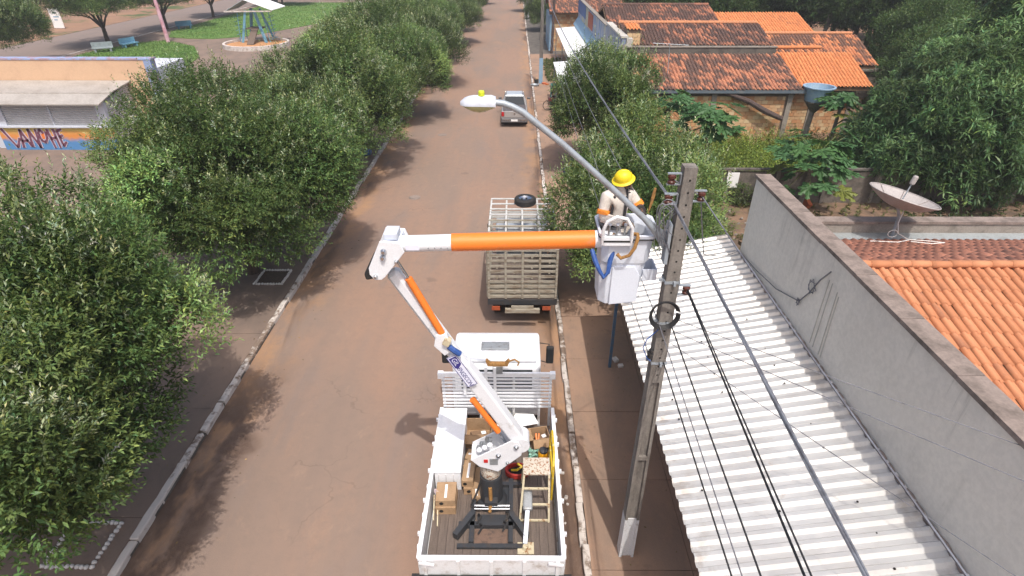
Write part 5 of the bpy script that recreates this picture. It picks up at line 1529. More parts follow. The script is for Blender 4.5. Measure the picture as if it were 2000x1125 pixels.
crate_box('upper labelled cardboard box at the left side board', -1.24, 6.95, BZ + .19, .36, .42, .15, .02)
crate_box('lower cardboard box with hand holes at the left side board', -1.24, 6.93, BZ, .37, .44, .185, 0, 0)
tc = thing('tool_chest', 'long white tool chest along the left side of the truck bed', 'tool chest', (-1.25, 8, BZ))
MB().box(-1.48, -1.00, 7.26, 8.92, BZ, 1.52).build('body', 'truck_white', tc)
MB().box(-1.495, -.99, 7.245, 8.93, 1.523, 1.55).build('lid', 'truck_white', tc, bevel=.006)
for q in range(3): MB().box(-1.42 + q * .14, -1.40 + q * .14, 7.245, 7.258, BZ + .05, 1.48).build('end_rib', 'bed_white', tc)
pp = thing('paper_drawing', 'white sheet of paper with a sketch lying by the headboard', 'paper', (.2, 8.78, 1.38))
MB().prism([(-.05, 8.72), (.02, 8.95), (.40, 8.93), (.50, 8.66), (.10, 8.56)], 'z', 1.385, 1.39).build('sheet', 'paper', pp)
MB().tube([(.12 + .12 * math.cos(t), 8.78 + .05 * math.sin(t), 1.393) for t in np.linspace(0, 5.5, 14)], .004, 4).build('pencil_line', 'grey_steel', pp)
ob = MB().obox((-.16, 8.70, 1.52), (.20, .26, .14), (.2, .3, .5))
tag(ob.build('olive_box', plain('olive', (.16, .15, .05), (.1, .09, .04), .7)), 'small olive box beside the white paper under the boom', 'box')
jg = thing('water_jug', 'round orange water jug with a grey lid by the right side board', 'jug', (.58, 8.02, BZ))
MB().lathe([(.08, BZ), (.105, BZ + .04), (.11, BZ + .16), (.095, BZ + .22)], 16, (.58, 8.02, 0)).build('body', plain('jug_orange', (.75, .34, .01), None, .4), jg, smooth=True)
MB().lathe([(.09, BZ + .22), (.085, BZ + .26), (.03, BZ + .28)], 14, (.58, 8.02, 0)).build('lid', 'black_steel', jg)
st = MB().tube([(.44, 8.42, BZ + .30), (.45, 8.3, BZ + .22), (.42, 8.22, BZ + .06)], .020, 6).tube([(.50, 8.42, BZ + .30), (.49, 8.3, BZ + .22), (.44, 8.2, BZ + .06)], .018, 6)
tag(st.build('orange_rope', 'orange_paint'), 'bright orange rope hanging from the half open box', 'rope')
gr = MB()
for q in range(9): gr.obox((.40 + .10 * math.sin(q * 2.1), 8.10 + .10 * math.cos(q * 1.7), BZ + .03 + .01 * q), (.11, .05, .04), (q * .7, q * .4, q))
tag(gr.build('work_gloves', plain('mint_cloth', (.22, .44, .34), (.3, .5, .42), .85)), 'pair of pale green work gloves beside the orange jug', 'gloves')
rb = thing('red_tool_bag', 'open red tool bag with yellow straps right of the turret', 'bag', (.05, 7.62, BZ))
MB().lathe([(.16, BZ), (.22, BZ + .06), (.22, BZ + .16), (.18, BZ + .17), (.17, BZ + .08)], 14, (.06, 7.62, 0), Matrix.Diagonal((1.1, .75, 1)).to_3x3(), close=False).build('body', 'red_bag', rb)
MB().lathe([(0, BZ + .07), (.18, BZ + .08)], 12, (.06, 7.62, 0), Matrix.Diagonal((1.1, .75, 1)).to_3x3(), close=False).build('inside', 'hole', rb)
MB().tube([(-.05, 7.60, BZ + .15), (.05, 7.55, BZ + .21), (.15, 7.66, BZ + .18), (.06, 7.72, BZ + .2)], .024, 6).build('strap', 'yellow_paint', rb)
# rusty step stand with a rail
sd_ = thing('step_stand', 'rusty white metal step stand with legs and rungs on the truck bed', 'step stand', (.38, 6.95, BZ))
MB().box(.16, .64, 6.92, 7.30, 1.86, 1.885).build('platform', 'rusty_white', sd_)
for (x0, y0, x1, y1) in ((.18, 6.94, .10, 6.56), (.62, 6.94, .62, 6.56), (.18, 7.28, .14, 7.36), (.62, 7.28, .66, 7.36)):
    MB().bar((x0, y0, 1.86), (x1, y1, BZ), .035, .035).build('leg', 'rusty_cream', sd_)
for z, t in ((1.62, .3), (1.35, .63), (1.08, .96)):
    MB().bar((.18 - .08 * t, 6.94 - .38 * t, z), (.62, 6.94 - .38 * t, z), .035, .03).build('rung', 'rusty_cream', sd_)
hr = thing('yellow_handrail', 'worn yellow hoop handrail standing against the right side board', 'handrail', (.7, 7.5, BZ))
MB().tube([(.69, 7.05, BZ), (.70, 7.05, 1.95), (.71, 7.2, 2.1), (.71, 7.75, 2.1), (.70, 7.9, 1.9), (.69, 7.9, BZ)], .022, 8).build('hoop', 'yellow_paint', hr, smooth=True)
MB().tube([(.70, 7.05, 1.55), (.70, 7.9, 1.55)], .018, 8).build('cross_rail', 'yellow_paint', hr)
lm = thing('spare_lamp', 'grey lamp head on a steel arm with rusty base plate, at the bed rear', 'lamp', (.2, 6.2, BZ))
MB().obox((.24, 6.78, BZ + .35), (.17, .42, .10), (.25, 0, 0)).build('lamp_head', 'grey_steel', lm, bevel=.03)
MB().bar((.24, 6.62, BZ + .30), (.19, 6.06, BZ + .10), .075, .05).build('arm', 'lamp_grey', lm)
MB().box(.06, .34, 5.92, 6.14, BZ + .01, BZ + .03).build('base_plate', 'rusty_cream', lm)
MB().lathe([(.06, 0), (.04, .05)], 12, (.19, 6.03, BZ + .03)).build('collar', 'rusty_cream', lm)
ro = MB().bar((-1.40, 6.98, BZ + .2), (-1.36, 6.45, BZ + .02), .02, .04).bar((-1.45, 6.9, BZ + .3), (-1.44, 6.55, BZ + .05), .02, .02)
tag(ro.build('timber_offcuts', 'rusty_cream'), 'pale timber strips leaning at the left side board', 'timber')
rg = MB()
for q in range(6): rg.obox((-1.43 + .02 * q, 7.0 - .03 * q, BZ + .28 + .02 * math.sin(q)), (.07, .06, .05), (q, q * .5, q * .8))
tag(rg.build('cloth_rag', plain('rag', (.5, .42, .45), (.3, .2, .24), .9)), 'crumpled pale rag beside the labelled boxes', 'rag')

# ------------------------------------------------------------------ cattle truck
ct = thing('cattle_truck', 'parked truck with a weathered slatted cattle cage, seen behind the orange boom', 'truck', (.2, 15.5, 0))
cx0, cx1, cy0, cy1, cz0, cz1 = -.76, 1.20, 14.0, 16.55, 1.05, 2.62
MB().box(cx0, cx1, cy0, cy1 + .1, .92, 1.04).build('bed_floor', 'deck_wood', ct)
def lattice(name, plane, a0, a1, z0, z1, at, n_slat, n_post, mat, ct=ct):
    for i in range(n_slat):
        z = z0 + (z1 - z0) * i / (n_slat - 1)
        mb = MB().box(a0, a1, at - .014, at + .014, z - .035, z + .035) if plane == 'y' else MB().box(at - .014, at + .014, a0, a1, z - .035, z + .035)
        mb.build(name + '_slat', mat, ct)
    for i in range(n_post):
        a = a0 + (a1 - a0) * i / (n_post - 1)
        mb = MB().box(a - .03, a + .03, at - .048, at - .016, z0 - .05, z1 + .04) if plane == 'y' else MB().box(at - .048, at - .016, a - .03, a + .03, z0 - .05, z1 + .04)
        mb.build(name + '_post', mat, ct)
lattice('tailgate', 'y', cx0 + .02, cx1 - .02, cz0 + .06, cz1, cy0, 10, 5, 'cattle_wood')
MB().box(cx0 + .03, cx1 - .03, cy0 + .02, cy0 + .03, cz0, cz0 + .55).build('tailgate_board', 'cattle_wood', ct)
# offset short battens between tailgate slats
for r in range(8):
    for q in range(4):
        if (r + q) % 2 == 0: continue
        xx = cx0 + .26 + q * .49; zz = cz0 + .15 + r * .168
        MB().box(xx - .025, xx + .025, cy0 - .012, cy0 + .012, zz, zz + .1).build('batten', 'cattle_wood', ct)
lattice('side', 'x', cy0 + .06, cy1, cz0 + .06, cz1, cx0, 8, 5, 'cattle_wood')
lattice('side', 'x', cy0 + .06, cy1, cz0 + .06, cz1, cx1, 8, 5, 'cattle_wood')
lattice('headboard', 'y', cx0 + .02, cx1 - .02, cz0 + .06, cz1, cy1, 10, 5, 'cattle_rail')
# roof rails running forward over the cab
for i in range(5):
    xx = cx0 + (cx1 - cx0) * i / 4
    MB().box(xx - .025, xx + .025, cy0 - .02, 17.45, cz1 + .045, cz1 + .085).build('roof_rail', 'cattle_rail', ct)
for i in range(9):
    yy_ = cy0 + .1 + i * .41
    MB().box(cx0 - .02, cx1 + .02, yy_ - .035, yy_ + .035, cz1 + .087, cz1 + .115).build('roof_slat', 'cattle_rail' if i > 4 else 'cattle_wood', ct)
cb = MB().prism([(16.72, .8), (16.74, 1.75), (16.85, 1.95), (17.7, 1.97), (17.85, 1.90), (18.25, 1.35), (18.9, 1.15), (18.95, .55), (16.8, .55)], 'x', -.62, 1.06).build('cab', 'cab_blue', ct, bevel=.05)
MB().prism([(17.90, 1.86), (18.22, 1.40), (18.23, 1.41), (17.91, 1.87)], 'x', -.52, .96).build('windscreen', 'glass_dark', cb)
for s, xx in ((-1, -.62), (1, 1.06)):
    MB().prism([(16.95, 1.38), (16.95, 1.84), (17.72, 1.84), (18.0, 1.38)], 'x', xx + s * .001, xx + s * .01).build('side_window', 'glass_dark', cb)
    MB().obox((xx + s * .22, 17.55, 1.62), (.17, .08, .26)).build('mirror', 'black_rubber', cb, bevel=.02)
    MB().tube([(xx, 17.6, 1.6), (xx + s * .2, 17.56, 1.62)], .014, 5).build('mirror_arm', 'black_rubber', cb)
for xx in (-.55, .98): wheel(ct, xx, 15.0); wheel(ct, xx, 18.1)
MB().box(cx0 - .02, cx1 + .02, cy0 - .05, cy0 + .02, .86, 1.02).build('tail_beam', 'black_steel', ct)
bm_ = MB().box(-.28, .72, cy0 - .22, cy0 - .12, .68, .80).build('bumper', 'cattle_wood', ct)
MB().box(-.1, .54, cy0 - .19, cy0 - .15, .80, .90).build('plate_bar', 'cattle_wood', ct)
for xx in (-.55, .92): MB().box(xx - .12, xx + .12, cy0 - .10, cy0 - .06, .70, .82).build('tail_light', 'amber_lens', ct)
sw = thing('spare_truck_wheel', 'spare wheel lying flat on top of the cattle cage', 'wheel', (.32, 17.0, cz1 + .13))
MB().lathe([(.21, .0), (.31, -.0), (.345, .04), (.345, .17), (.31, .21), (.21, .21)], 26, (.32, 16.95, cz1 + .118), close=False).build('tyre', 'black_rubber', sw, smooth=True)
MB().lathe([(.03, .14), (.10, .12), (.16, .15), (.215, .19), (.215, .02), (.03, .02)], 20, (.32, 16.95, cz1 + .118), close=False).build('rim', 'chrome', sw, smooth=True)
for q in range(5):
    a = q * 1.2566
    MB().lathe([(.032, 0), (.032, .012)], 8, (.32 + .125 * math.cos(a), 16.95 + .125 * math.sin(a), cz1 + .118 + .135)).build('rim_hole', 'hole', sw)

# ------------------------------------------------------------------ silver pickup
pu = thing('pickup', 'small silver pickup parked on the right with a dark bed cover', 'pickup', (-.06, 37, 0))
x0, x1 = -.88, .76
def loft(rings, close=True):
    n = len(rings[0]); vs = [v for r in rings for v in r]; fs = []
    for i in range(len(rings) - 1):
        for j in range(n): fs.append((i * n + j, i * n + (j + 1) % n, (i + 1) * n + (j + 1) % n, (i + 1) * n + j))
    if close: fs += [tuple(range(n - 1, -1, -1)), tuple(range((len(rings) - 1) * n, len(rings) * n))]
    return MB().add(vs, fs)
def csec(y, hw0, hw1, hw2, z0, z1, z2, c=-.06):
    return [(c - hw0, y, z0), (c - hw1, y, (z0 + z1) / 2), (c - hw2, y, z1), (c - hw2 + .06, y, z2), (c + hw2 - .06, y, z2), (c + hw2, y, z1), (c + hw1, y, (z0 + z1) / 2), (c + hw0, y, z0)]
body = loft([csec(35.12, .74, .78, .76, .42, .88, .93), csec(35.2, .78, .82, .79, .30, .90, .96), csec(37.0, .80, .83, .79, .25, .90, .96), csec(38.4, .80, .83, .78, .25, .88, .94), csec(39.2, .78, .81, .74, .28, .80, .87), csec(39.55, .68, .70, .62, .38, .68, .74)])
body.build('body', 'silver_paint', pu, smooth=True)
cabn = loft([[(-.06 + k * .70, 36.62, .95) if j < 1 else (-.06 + k * .70, 36.62, .95) for j, k in enumerate((-1, 1))] + [(-.06 + .70, 38.75, .93), (-.06 - .70, 38.75, .93)],
             [(-.06 - .56, 36.86, 1.47), (-.06 + .56, 36.86, 1.47), (-.06 + .54, 37.95, 1.50), (-.06 - .54, 37.95, 1.50)]])
cabn.build('cabin_glass', 'glass_dark', pu)
rf = loft([[(-.06 - .585, 36.83, 1.455), (-.06 + .585, 36.83, 1.455), (-.06 + .565, 38.0, 1.475), (-.06 - .565, 38.0, 1.475)], [(-.06 - .52, 36.88, 1.52), (-.06 + .52, 36.88, 1.52), (-.06 + .5, 37.9, 1.535), (-.06 - .5, 37.9, 1.535)]]).build('roof', 'cab_blue', pu)
for s in (-1, 1):
    MB().bar((-.06 + s * .705, 36.62, .94), (-.06 + s * .575, 36.85, 1.47), .09, .05).build('pillar', 'silver_paint', pu)
    MB().bar((-.06 + s * .70, 37.5, .94), (-.06 + s * .575, 37.45, 1.47), .06, .04).build('pillar', 'silver_paint', pu)
    MB().bar((-.06 + s * .68, 38.7, .93), (-.06 + s * .56, 37.96, 1.48), .06, .05).build('pillar', 'silver_paint', pu)
    MB().bar((-.06 + s * .5, 36.9, 1.56), (-.06 + s * .5, 37.8, 1.57), .035, .05).build('roof_bar', 'car_grey', rf)
    MB().obox((-.06 + s * .93, 38.25, 1.0), (.20, .10, .14)).build('mirror', 'car_grey', pu, bevel=.03)
    MB().box(-.06 + s * .70 - .08, -.06 + s * .70 + .08, 35.085, 35.16, .66, .92).build('tail_light', 'red_lens', pu, bevel=.02)
    MB().box(-.06 + s * .5 - .2, -.06 + s * .5 + .2, 35.0, 35.03, .44, .50).build('bumper_trim', 'chrome', pu)
    wheel(pu, -.06 + s * .72, 35.95, .31, .2); wheel(pu, -.06 + s * .72, 38.75, .31, .2)
MB().box(-.06 - .70, -.06 + .70, 35.2, 36.6, .955, .985).build('bed_cover', 'tonneau', pu)
tgp = MB().box(-.06 - .60, -.06 + .60, 35.09, 35.13, .58, .97).build('tailgate', 'silver_paint', pu, bevel=.02)
MB().box(-.06 - .06, -.06 + .06, 35.078, 35.088, .76, .86).build('badge', 'chrome', tgp)
MB().box(-.06 - .80, -.06 + .80, 35.02, 35.2, .30, .56).build('bumper', 'car_grey', pu, bevel=.04)
npl = MB().box(-.06 - .20, -.06 + .20, 35.0, 35.018, .38, .50).build('number_plate', 'paper', pu)

# a car far away beside the left road
fc_ = thing('distant_car', 'dark car parked under the trees on the far road at the top', 'car', (-41.5, 108, 0))
loft([[(-42.4, 105.5, .3), (-42.4, 105.5, .9), (-40.8, 105.5, .9), (-40.8, 105.5, .3)], [(-42.4, 109.5, .3), (-42.4, 109.5, .85), (-40.8, 109.5, .85), (-40.8, 109.5, .3)]]).build('body', 'car_grey', fc_, bevel=.1)
loft([[(-42.3, 106.0, .9), (-40.9, 106.0, .9), (-40.9, 108.7, .9), (-42.3, 108.7, .9)], [(-42.1, 106.5, 1.45), (-41.1, 106.5, 1.45), (-41.1, 107.8, 1.45), (-42.1, 107.8, 1.45)]]).build('cabin', 'glass_dark', fc_)
for a in (-42.3, -40.9):
    for b in (106.2, 108.8): wheel(fc_, a, b, .32, .2)

# ------------------------------------------------------------------ utility pole with street lamp
PX, PY = 2.09, 6.62
up = thing('utility_pole', 'tall concrete utility pole with holes, its foot painted white, by the metal roof', 'utility pole', (PX, PY, .1))
def H_section(z0, z1, w0, w1, d0, d1, rec):
    """double-T pole: two flanges and a recessed web"""
    mb = MB()
    for s in (-1, 1):
        vs = []
        for z, w, d in ((z0, w0, d0), (z1, w1, d1)):
            vs += [(PX + s * w / 2, PY - d / 2, z), (PX + s * (w / 2 - .045), PY - d / 2, z), (PX + s * (w / 2 - .045), PY + d / 2, z), (PX + s * w / 2, PY + d / 2, z)]
        mb.add(vs, [(0, 1, 2, 3), (7, 6, 5, 4), (0, 4, 5, 1), (1, 5, 6, 2), (2, 6, 7, 3), (3, 7, 4, 0)])
    vs = []
    for z, w, d in ((z0, w0, d0), (z1, w1, d1)):
        k = d / 2 - rec; h = w / 2 - .044
        vs += [(PX - h, PY - k, z), (PX + h, PY - k, z), (PX + h, PY + k, z), (PX - h, PY + k, z)]
    return mb.add(vs, [(0, 1, 2, 3), (7, 6, 5, 4), (0, 4, 5, 1), (1, 5, 6, 2), (2, 6, 7, 3), (3, 7, 4, 0)])
def wd(z): return .265 - .014 * z, .23 - .008 * z
def sec(z0, z1, rec, name, mat, g=0.0):
    a, b = wd(z0), wd(z1)
    return H_section(z0, z1, a[0] + g, b[0] + g, a[1] + g, b[1] + g, rec).build(name, mat, up)
sec(.0, 1.18, .035, 'pole_foot', 'pole_white', .004)
sec(1.18, 2.70, .05, 'pole_shaft', 'pole_conc'); sec(2.78, 4.35, .05, 'pole_shaft', 'pole_conc')
for z0, z1 in ((2.70, 2.78), (4.35, 7.66)):
    a, b = wd(z0), wd(z1)
    loft([[(PX - a[0] / 2, PY - a[1] / 2, z0), (PX + a[0] / 2, PY - a[1] / 2, z0), (PX + a[0] / 2, PY + a[1] / 2, z0), (PX - a[0] / 2, PY + a[1] / 2, z0)], [(PX - b[0] / 2, PY - b[1] / 2, z1), (PX + b[0] / 2, PY - b[1] / 2, z1), (PX + b[0] / 2, PY + b[1] / 2, z1), (PX - b[0] / 2, PY + b[1] / 2, z1)]]).build('pole_top' if z0 > 4 else 'pole_web', 'pole_conc', up)
hm = MB().lathe([(.014, 0), (.014, .004)], 8, m=Matrix.Rotation(math.pi / 2, 3, 'X')).mesh('bolt_hole'); hm.materials.append(M['hole'])
z = 4.5
while z < 7.6:
    a, b = wd(z); piece('bolt_hole', hm, up, Matrix.Translation((PX + .005, PY - b / 2 + .001, z))); z += .158
for z in (6.08, 5.42, 4.72):
    a, b = wd(z)
    mb = MB(); w2, d2 = a / 2 + .012, b / 2 + .012
    mb.box(PX - w2, PX + w2, PY - d2, PY - d2 + .008, z - .02, z + .02).box(PX - w2, PX + w2, PY + d2 - .008, PY + d2, z - .02, z + .02).box(PX - w2, PX - w2 + .008, PY - d2 + .009, PY + d2 - .009, z - .02, z + .02).box(PX + w2 - .008, PX + w2, PY - d2 + .009, PY + d2 - .009, z - .02, z + .02)
    mb.obox((PX + .02, PY - d2 - .02, z), (.03, .05, .06)).obox((PX - w2 - .03, PY - .02, z), (.06, .03, .03))
    mb.build('clamp_band', 'galv', up)
def insulator(x, y, z, s, name='insulator'):
    lo, hi = min(x, x + s * .17), max(x, x + s * .17)
    br = MB().prism([(x, z + .076), (x + s * .17, z + .076), (x + s * .17, z + .062), (x + s * .012, z + .062), (x + s * .012, z - .062), (x + s * .17, z - .062), (x + s * .17, z - .076), (x, z - .076)], 'y', y - .02, y + .02).build('insulator_bracket', 'galv', up)
    MB().lathe([(.02, -.06), (.048, -.055), (.05, -.03), (.034, -.015), (.034, .0), (.05, .015), (.05, .045), (.02, .06)], 14, (x + s * .115, y, z)).build(name, 'porcelain', br, smooth=True)
insulator(PX - .085, PY - .02, 7.50, -1); insulator(PX - .09, PY - .02, 7.24, -1); insulator(PX + .08, PY - .02, 7.28, 1)
insulator(PX + .10, PY - .04, 5.94, 1)
cl = MB()
for q in range(4):
    rr = .17 + .012 * q
    cl.tube([(PX - .06 + rr * math.cos(t), PY - .16 - .012 * q, 5.62 + rr * 1.1 * math.sin(t)) for t in np.linspace(.3, 6.4, 22)], .010, 5)
tag(cl.build('cable_coil', 'cable_black', smooth=True), 'coil of black cable hung on the concrete utility pole', 'cable coil')
MB().tube([(PX - .1, PY - .14, 5.35), (PX - .24, PY - .16, 5.2), (PX - .28, PY - .16, 5.05), (PX - .2, PY - .16, 4.86), (PX - .14, PY - .14, 4.8)], .008, 5).build('blue_twist', 'blue_cloth', up)
for q in range(4): MB().lathe([(.03, 0), (.03, .05)], 8, (PX - .17 + .02 * (q % 2), PY - .12, 4.82 + .04 * q)).build('terminal', 'black_rubber', up)
for z, s in ((6.3, 1), (6.62, 1), (7.3, -1)): MB().tube([(PX, PY, z), (PX + s * .2, PY - .05, z)], .010, 5).build('step_bolt', 'galv', up)
# street lamp on a curved arm
sl_ = thing('street_lamp', 'street lamp head with a yellow-green sensor on a long curved grey arm', 'street lamp', (PX - .13, PY - .02, 6.6))
MB().box(PX - .16, PX - .115, PY - .10, PY + .06, 6.36, 6.92).build('mounting_plate', 'galv', sl_)
MB().prism([(PX - .16, 6.78), (PX - .16, 6.52), (PX - .46, 6.93), (PX - .42, 6.98)], 'y', PY - .03, PY - .015).build('gusset', 'galv', sl_)
arm = [(PX - .15, PY - .02, 6.62), (1.62, PY - .02, 6.98), (1.21, PY - .02, 7.35), (.86, PY - .02, 7.66), (.56, PY - .02, 7.92), (.38, PY - .02, 8.06), (.2, PY - .02, 8.20), (.08, PY - .02, 8.295), (-.04, PY - .02, 8.355), (-.14, PY - .02, 8.39), (-.25, PY - .02, 8.40)]
MB().tube(arm, .038, 14).build('arm', 'galv', sl_, smooth=True)
hx = np.linspace(0, 1, 9)
rings = []
for t in hx:
    x = -.22 - .40 * t
    w = .115 * (1 - .25 * t) * (1 if t < .8 else math.sqrt(max(.04, 1 - ((t - .8) / .21) ** 2)))
    h = .095 * (1 if t < .55 else math.sqrt(max(.03, 1 - ((t - .55) / .47) ** 2)))
    if t == 0: h *= .8
    rings.append([(x, PY - .02 + w * math.cos(a), 8.385 + h * math.sin(a)) for a in np.linspace(0, math.pi, 9)] + [(x, PY - .02 - w, 8.375), (x, PY - .02 + w, 8.375)])
loft(rings).build('lamp_housing', 'lamp_grey', sl_, smooth=True)
rings = []
for t in hx:
    x = -.235 - .37 * t
    w = .105 * (1 - .2 * t) * (1 if t < .8 else math.sqrt(max(.04, 1 - ((t - .8) / .21) ** 2)))
    h = .085 * math.sin(math.pi * min(1, max(.12, t * .9 + .08)))
    rings.append([(x, PY - .02 + w * math.cos(a), 8.374 - h * math.sin(a)) for a in np.linspace(0, math.pi, 9)])
loft(rings).build('lens', 'lamp_lens', sl_, smooth=True)
MB().lathe([(.036, 0), (.036, .04), (.03, .055)], 14, (-.38, PY - .03, 8.475)).build('light_sensor', 'lime', sl_)

# second pole far down the street
p2 = thing('utility_pole', 'concrete utility pole with a blue painted foot far down the right pavement', 'utility pole', (1.98, 46.9, .1))
MB().bar((1.98, 46.9, .1), (1.98, 46.9, 2.0), .30, .26, w1=.28, h1=.25).build('pole_foot', 'pole_blue', p2)
MB().bar((1.98, 46.9, 2.0), (1.98, 46.9, 7.8), .27, .24, w1=.2, h1=.18).build('pole_shaft', 'pole_dark', p2)
p3 = thing('utility_pole', 'thin white-footed pole at the far end of the right kerb', 'utility pole', (1.75, 87, .1))
MB().bar((1.75, 87, .1), (1.75, 87, 2.0), .3, .28).build('pole_foot', 'pole_white', p3)
MB().bar((1.75, 87, 2.0), (1.75, 87, 8), .26, .24, w1=.2, h1=.18).build('pole_shaft', 'pole_dark', p3)
wp = thing('wooden_post', 'dark wooden post beside the blue wall at the far brick house', 'post', (3.7, 60.6, .1))
MB().tube([(3.55, 60.5, 0), (3.7, 60.5, 6)], .13, 8).build('shaft', 'log_bark', wp)

# ------------------------------------------------------------------ overhead cables
def cable(label, pts, r, mat, sag=.0, twist=False):
    P_ = []
    for a, b in zip(pts, pts[1:]):
        a, b = Vector(a), Vector(b)
        for i in range(24):
            t = i / 24
            p = a.lerp(b, t); p.z -= sag * 4 * t * (1 - t) * (b - a).length / 40
            P_.append(p)
    P_.append(Vector(pts[-1]))
    mb = MB()
    if twist:
        for s in range(3):
            Q = []
            for a, b in zip(P_, P_[1:]):
                n = max(2, int((b - a).length / .3))
                for i in range(n):
                    p = a.lerp(b, i / n); an = p.y * 1.3 + s * 2.094
                    Q.append(p + Vector((math.cos(an) * r * 1.05, 0, math.sin(an) * r * 1.05)))
            mb.tube(Q, r, 5)
    else: mb.tube(P_, r, 5)
    tag(mb.build('overhead_cable', mat, smooth=True), label, 'cable', 'overhead cables')
cable('thick twisted grey cable passing the top of the concrete pole', [(1.98, 46.9, 7.1), (PX - .12, PY - .03, 7.16), (2.0, -32, 7.2)], .010, 'cable_alu', .55, True)
cable('pair of black cables leaving the pole at the coil, lower strand', [(PX + .22, PY - .05, 5.95), (2.1, -32, 6.6)], .012, 'cable_black', .9)
cable('pair of black cables leaving the pole at the coil, upper strand', [(PX + .22, PY - .03, 5.98), (2.18, -32, 6.7)], .009, 'cable_black', .75)
cable('thin black cable above the middle of the metal roof, nearest the street', [(PX + .06, PY - .12, 4.75), (1.95, -30, 5.3)], .010, 'cable_black', .5)
cable('thin black cable next to it, second from the street', [(PX + .08, PY - .1, 5.4), (2.05, -30, 5.6)], .010, 'cable_black', .6)
cable('thin grey wire above the street edge of the metal roof', [(1.98, 46.9, 5.8), (PX - .1, PY - .1, 5.44), (1.8, -30, 5.5)], .007, 'cable_grey', .5)
cable('thin wire from the far pole to the lower clamp', [(2.02, 46.9, 5.4), (PX - .12, PY - .1, 4.76)], .007, 'cable_grey', .5)
cable('thin wire from the far pole passing the two pavement trees', [(2.05, 46.9, 6.2), (PX + .1, PY + .1, 6.1)], .008, 'cable_grey', .5)
cable('pale bare wire from the right insulator over the metal roof', [(PX - .2, PY, 7.5), (PX + .2, PY - .03, 7.28), (3.1, -6, 6.6)], .009, 'cable_alu', .5)
cable('slack drop wire from the right insulator to the parapet', [(PX + .2, PY, 7.25), (3.2, 8.6, 5.4), (4.4, 10.6, 4.3), (5.28, 12.0, 3.68)], .009, 'cable_grey', .25)
cable('thin drop wire crossing the metal roof to the lower right, upper one', [(PX + .12, PY - .1, 5.5), (15.5, -3.0, 6.0)], .006, 'cable_grey', .6)
cable('thin drop wire crossing the metal roof to the lower right, lower one', [(PX + .12, PY - .1, 5.3), (14.5, -5.0, 6.4)], .006, 'cable_grey', .5)
cable('thin wire crossing the roof diagonally from the pole clamp', [(PX + .1, PY - .1, 5.1), (11.5, -9.0, 6.6)], .005, 'cable_grey', .5)
# tangle of jumper wires beside the pole top
jm = MB()
for q in range(9):
    a = Vector((PX - .14 + rng.uniform(-.04, .03), PY - .1, 7.15 + rng.uniform(-.1, .1))); b = Vector((PX - .3 + rng.uniform(-.22, .16), PY - .12 + rng.uniform(-.05, .05), 6.95 + rng.uniform(-.22, .5)))
    c = Vector((PX - .15 + rng.uniform(-.1, .05), PY - .1, 6.65 + rng.uniform(-.2, .25)))
    P_ = [(a * (1 - t) ** 2 + b * 2 * t * (1 - t) + c * t * t) for t in np.linspace(0, 1, 9)]
    jm.tube(P_, .006, 4)
tag(jm.build('jumper_wires', 'cable_grey', smooth=True), 'tangle of thin jumper wires by the pole top next to the worker', 'wires')
hs = MB().tube([(1.76, 6.8, 7.30), (1.75, 6.8, 7.20), (1.73, 6.78, 7.10), (1.70, 6.76, 6.98)], [.016, .024, .018, .006], 7)
tag(hs.build('hot_stick_tool', 'hose_brown'), 'brown leather tool pouch hanging beside the jumper wires', 'tool')
# ------------------------------------------------------------------ people
def skin_mesh(name, joints, edges, radii, root, sub=2):
    me = bpy.data.meshes.new(name)
    me.from_pydata([joints[k] for k in joints], [(list(joints).index(a), list(joints).index(b)) for a, b in edges], [])
    o = bpy.data.objects.new(name, me); COL.objects.link(o)
    o.modifiers.new('skin', 'SKIN')
    s = o.modifiers.new('sub', 'SUBSURF'); s.levels = sub; s.render_levels = sub
    for i, k in enumerate(joints):
        r = radii[k]
        me.skin_vertices[0].data[i].radius = r if isinstance(r, tuple) else (r, r)
        me.skin_vertices[0].data[i].use_root = (k == root)
    dg = bpy.context.evaluated_depsgraph_get()
    m2 = bpy.data.meshes.new_from_object(o.evaluated_get(dg))
    bpy.data.objects.remove(o); bpy.data.meshes.remove(me)
    m2.polygons.foreach_set('use_smooth', [True] * len(m2.polygons))
    return m2
def part(name, me, mat, parent): return link(name, me, mat, parent)
def hand_edges(J, R, E, wrist, side, dirv, upv, s=1.0):
    """palm and five bent fingers of unequal length"""
    d = Vector(dirv).normalized(); u = Vector(upv).normalized(); w = d.cross(u).normalized()
    W = Vector(J[wrist])
    J[side + 'palm'] = tuple(W + d * .075 * s); R[side + 'palm'] = (.034 * s, .018 * s); E.append((wrist, side + 'palm'))
    for i, (off, L) in enumerate(((-.030, .060), (-.010, .072), (.010, .068), (.028, .052))):
        a, b, c = side + 'f%da' % i, side + 'f%db' % i, side + 'f%dc' % i
        p = W + d * .10 * s + w * off * s
        J[a] = tuple(p); J[b] = tuple(p + (d * .6 - u * .5).normalized() * L * .6 * s); J[c] = tuple(Vector(J[b]) + (d * .1 - u).normalized() * L * .5 * s)
        for k, r in ((a, .0095), (b, .0085), (c, .007)): R[k] = r * s
        E += [(side + 'palm', a), (a, b), (b, c)]
    t0 = W + d * .04 * s - w * .04 * s
    J[side + 't0'] = tuple(t0); J[side + 't1'] = tuple(t0 + (d * .7 - w * .5 - u * .4).normalized() * .045 * s)
    R[side + 't0'] = .012 * s; R[side + 't1'] = .009 * s
    E += [(side + 'palm', side + 't0'), (side + 't0', side + 't1')]

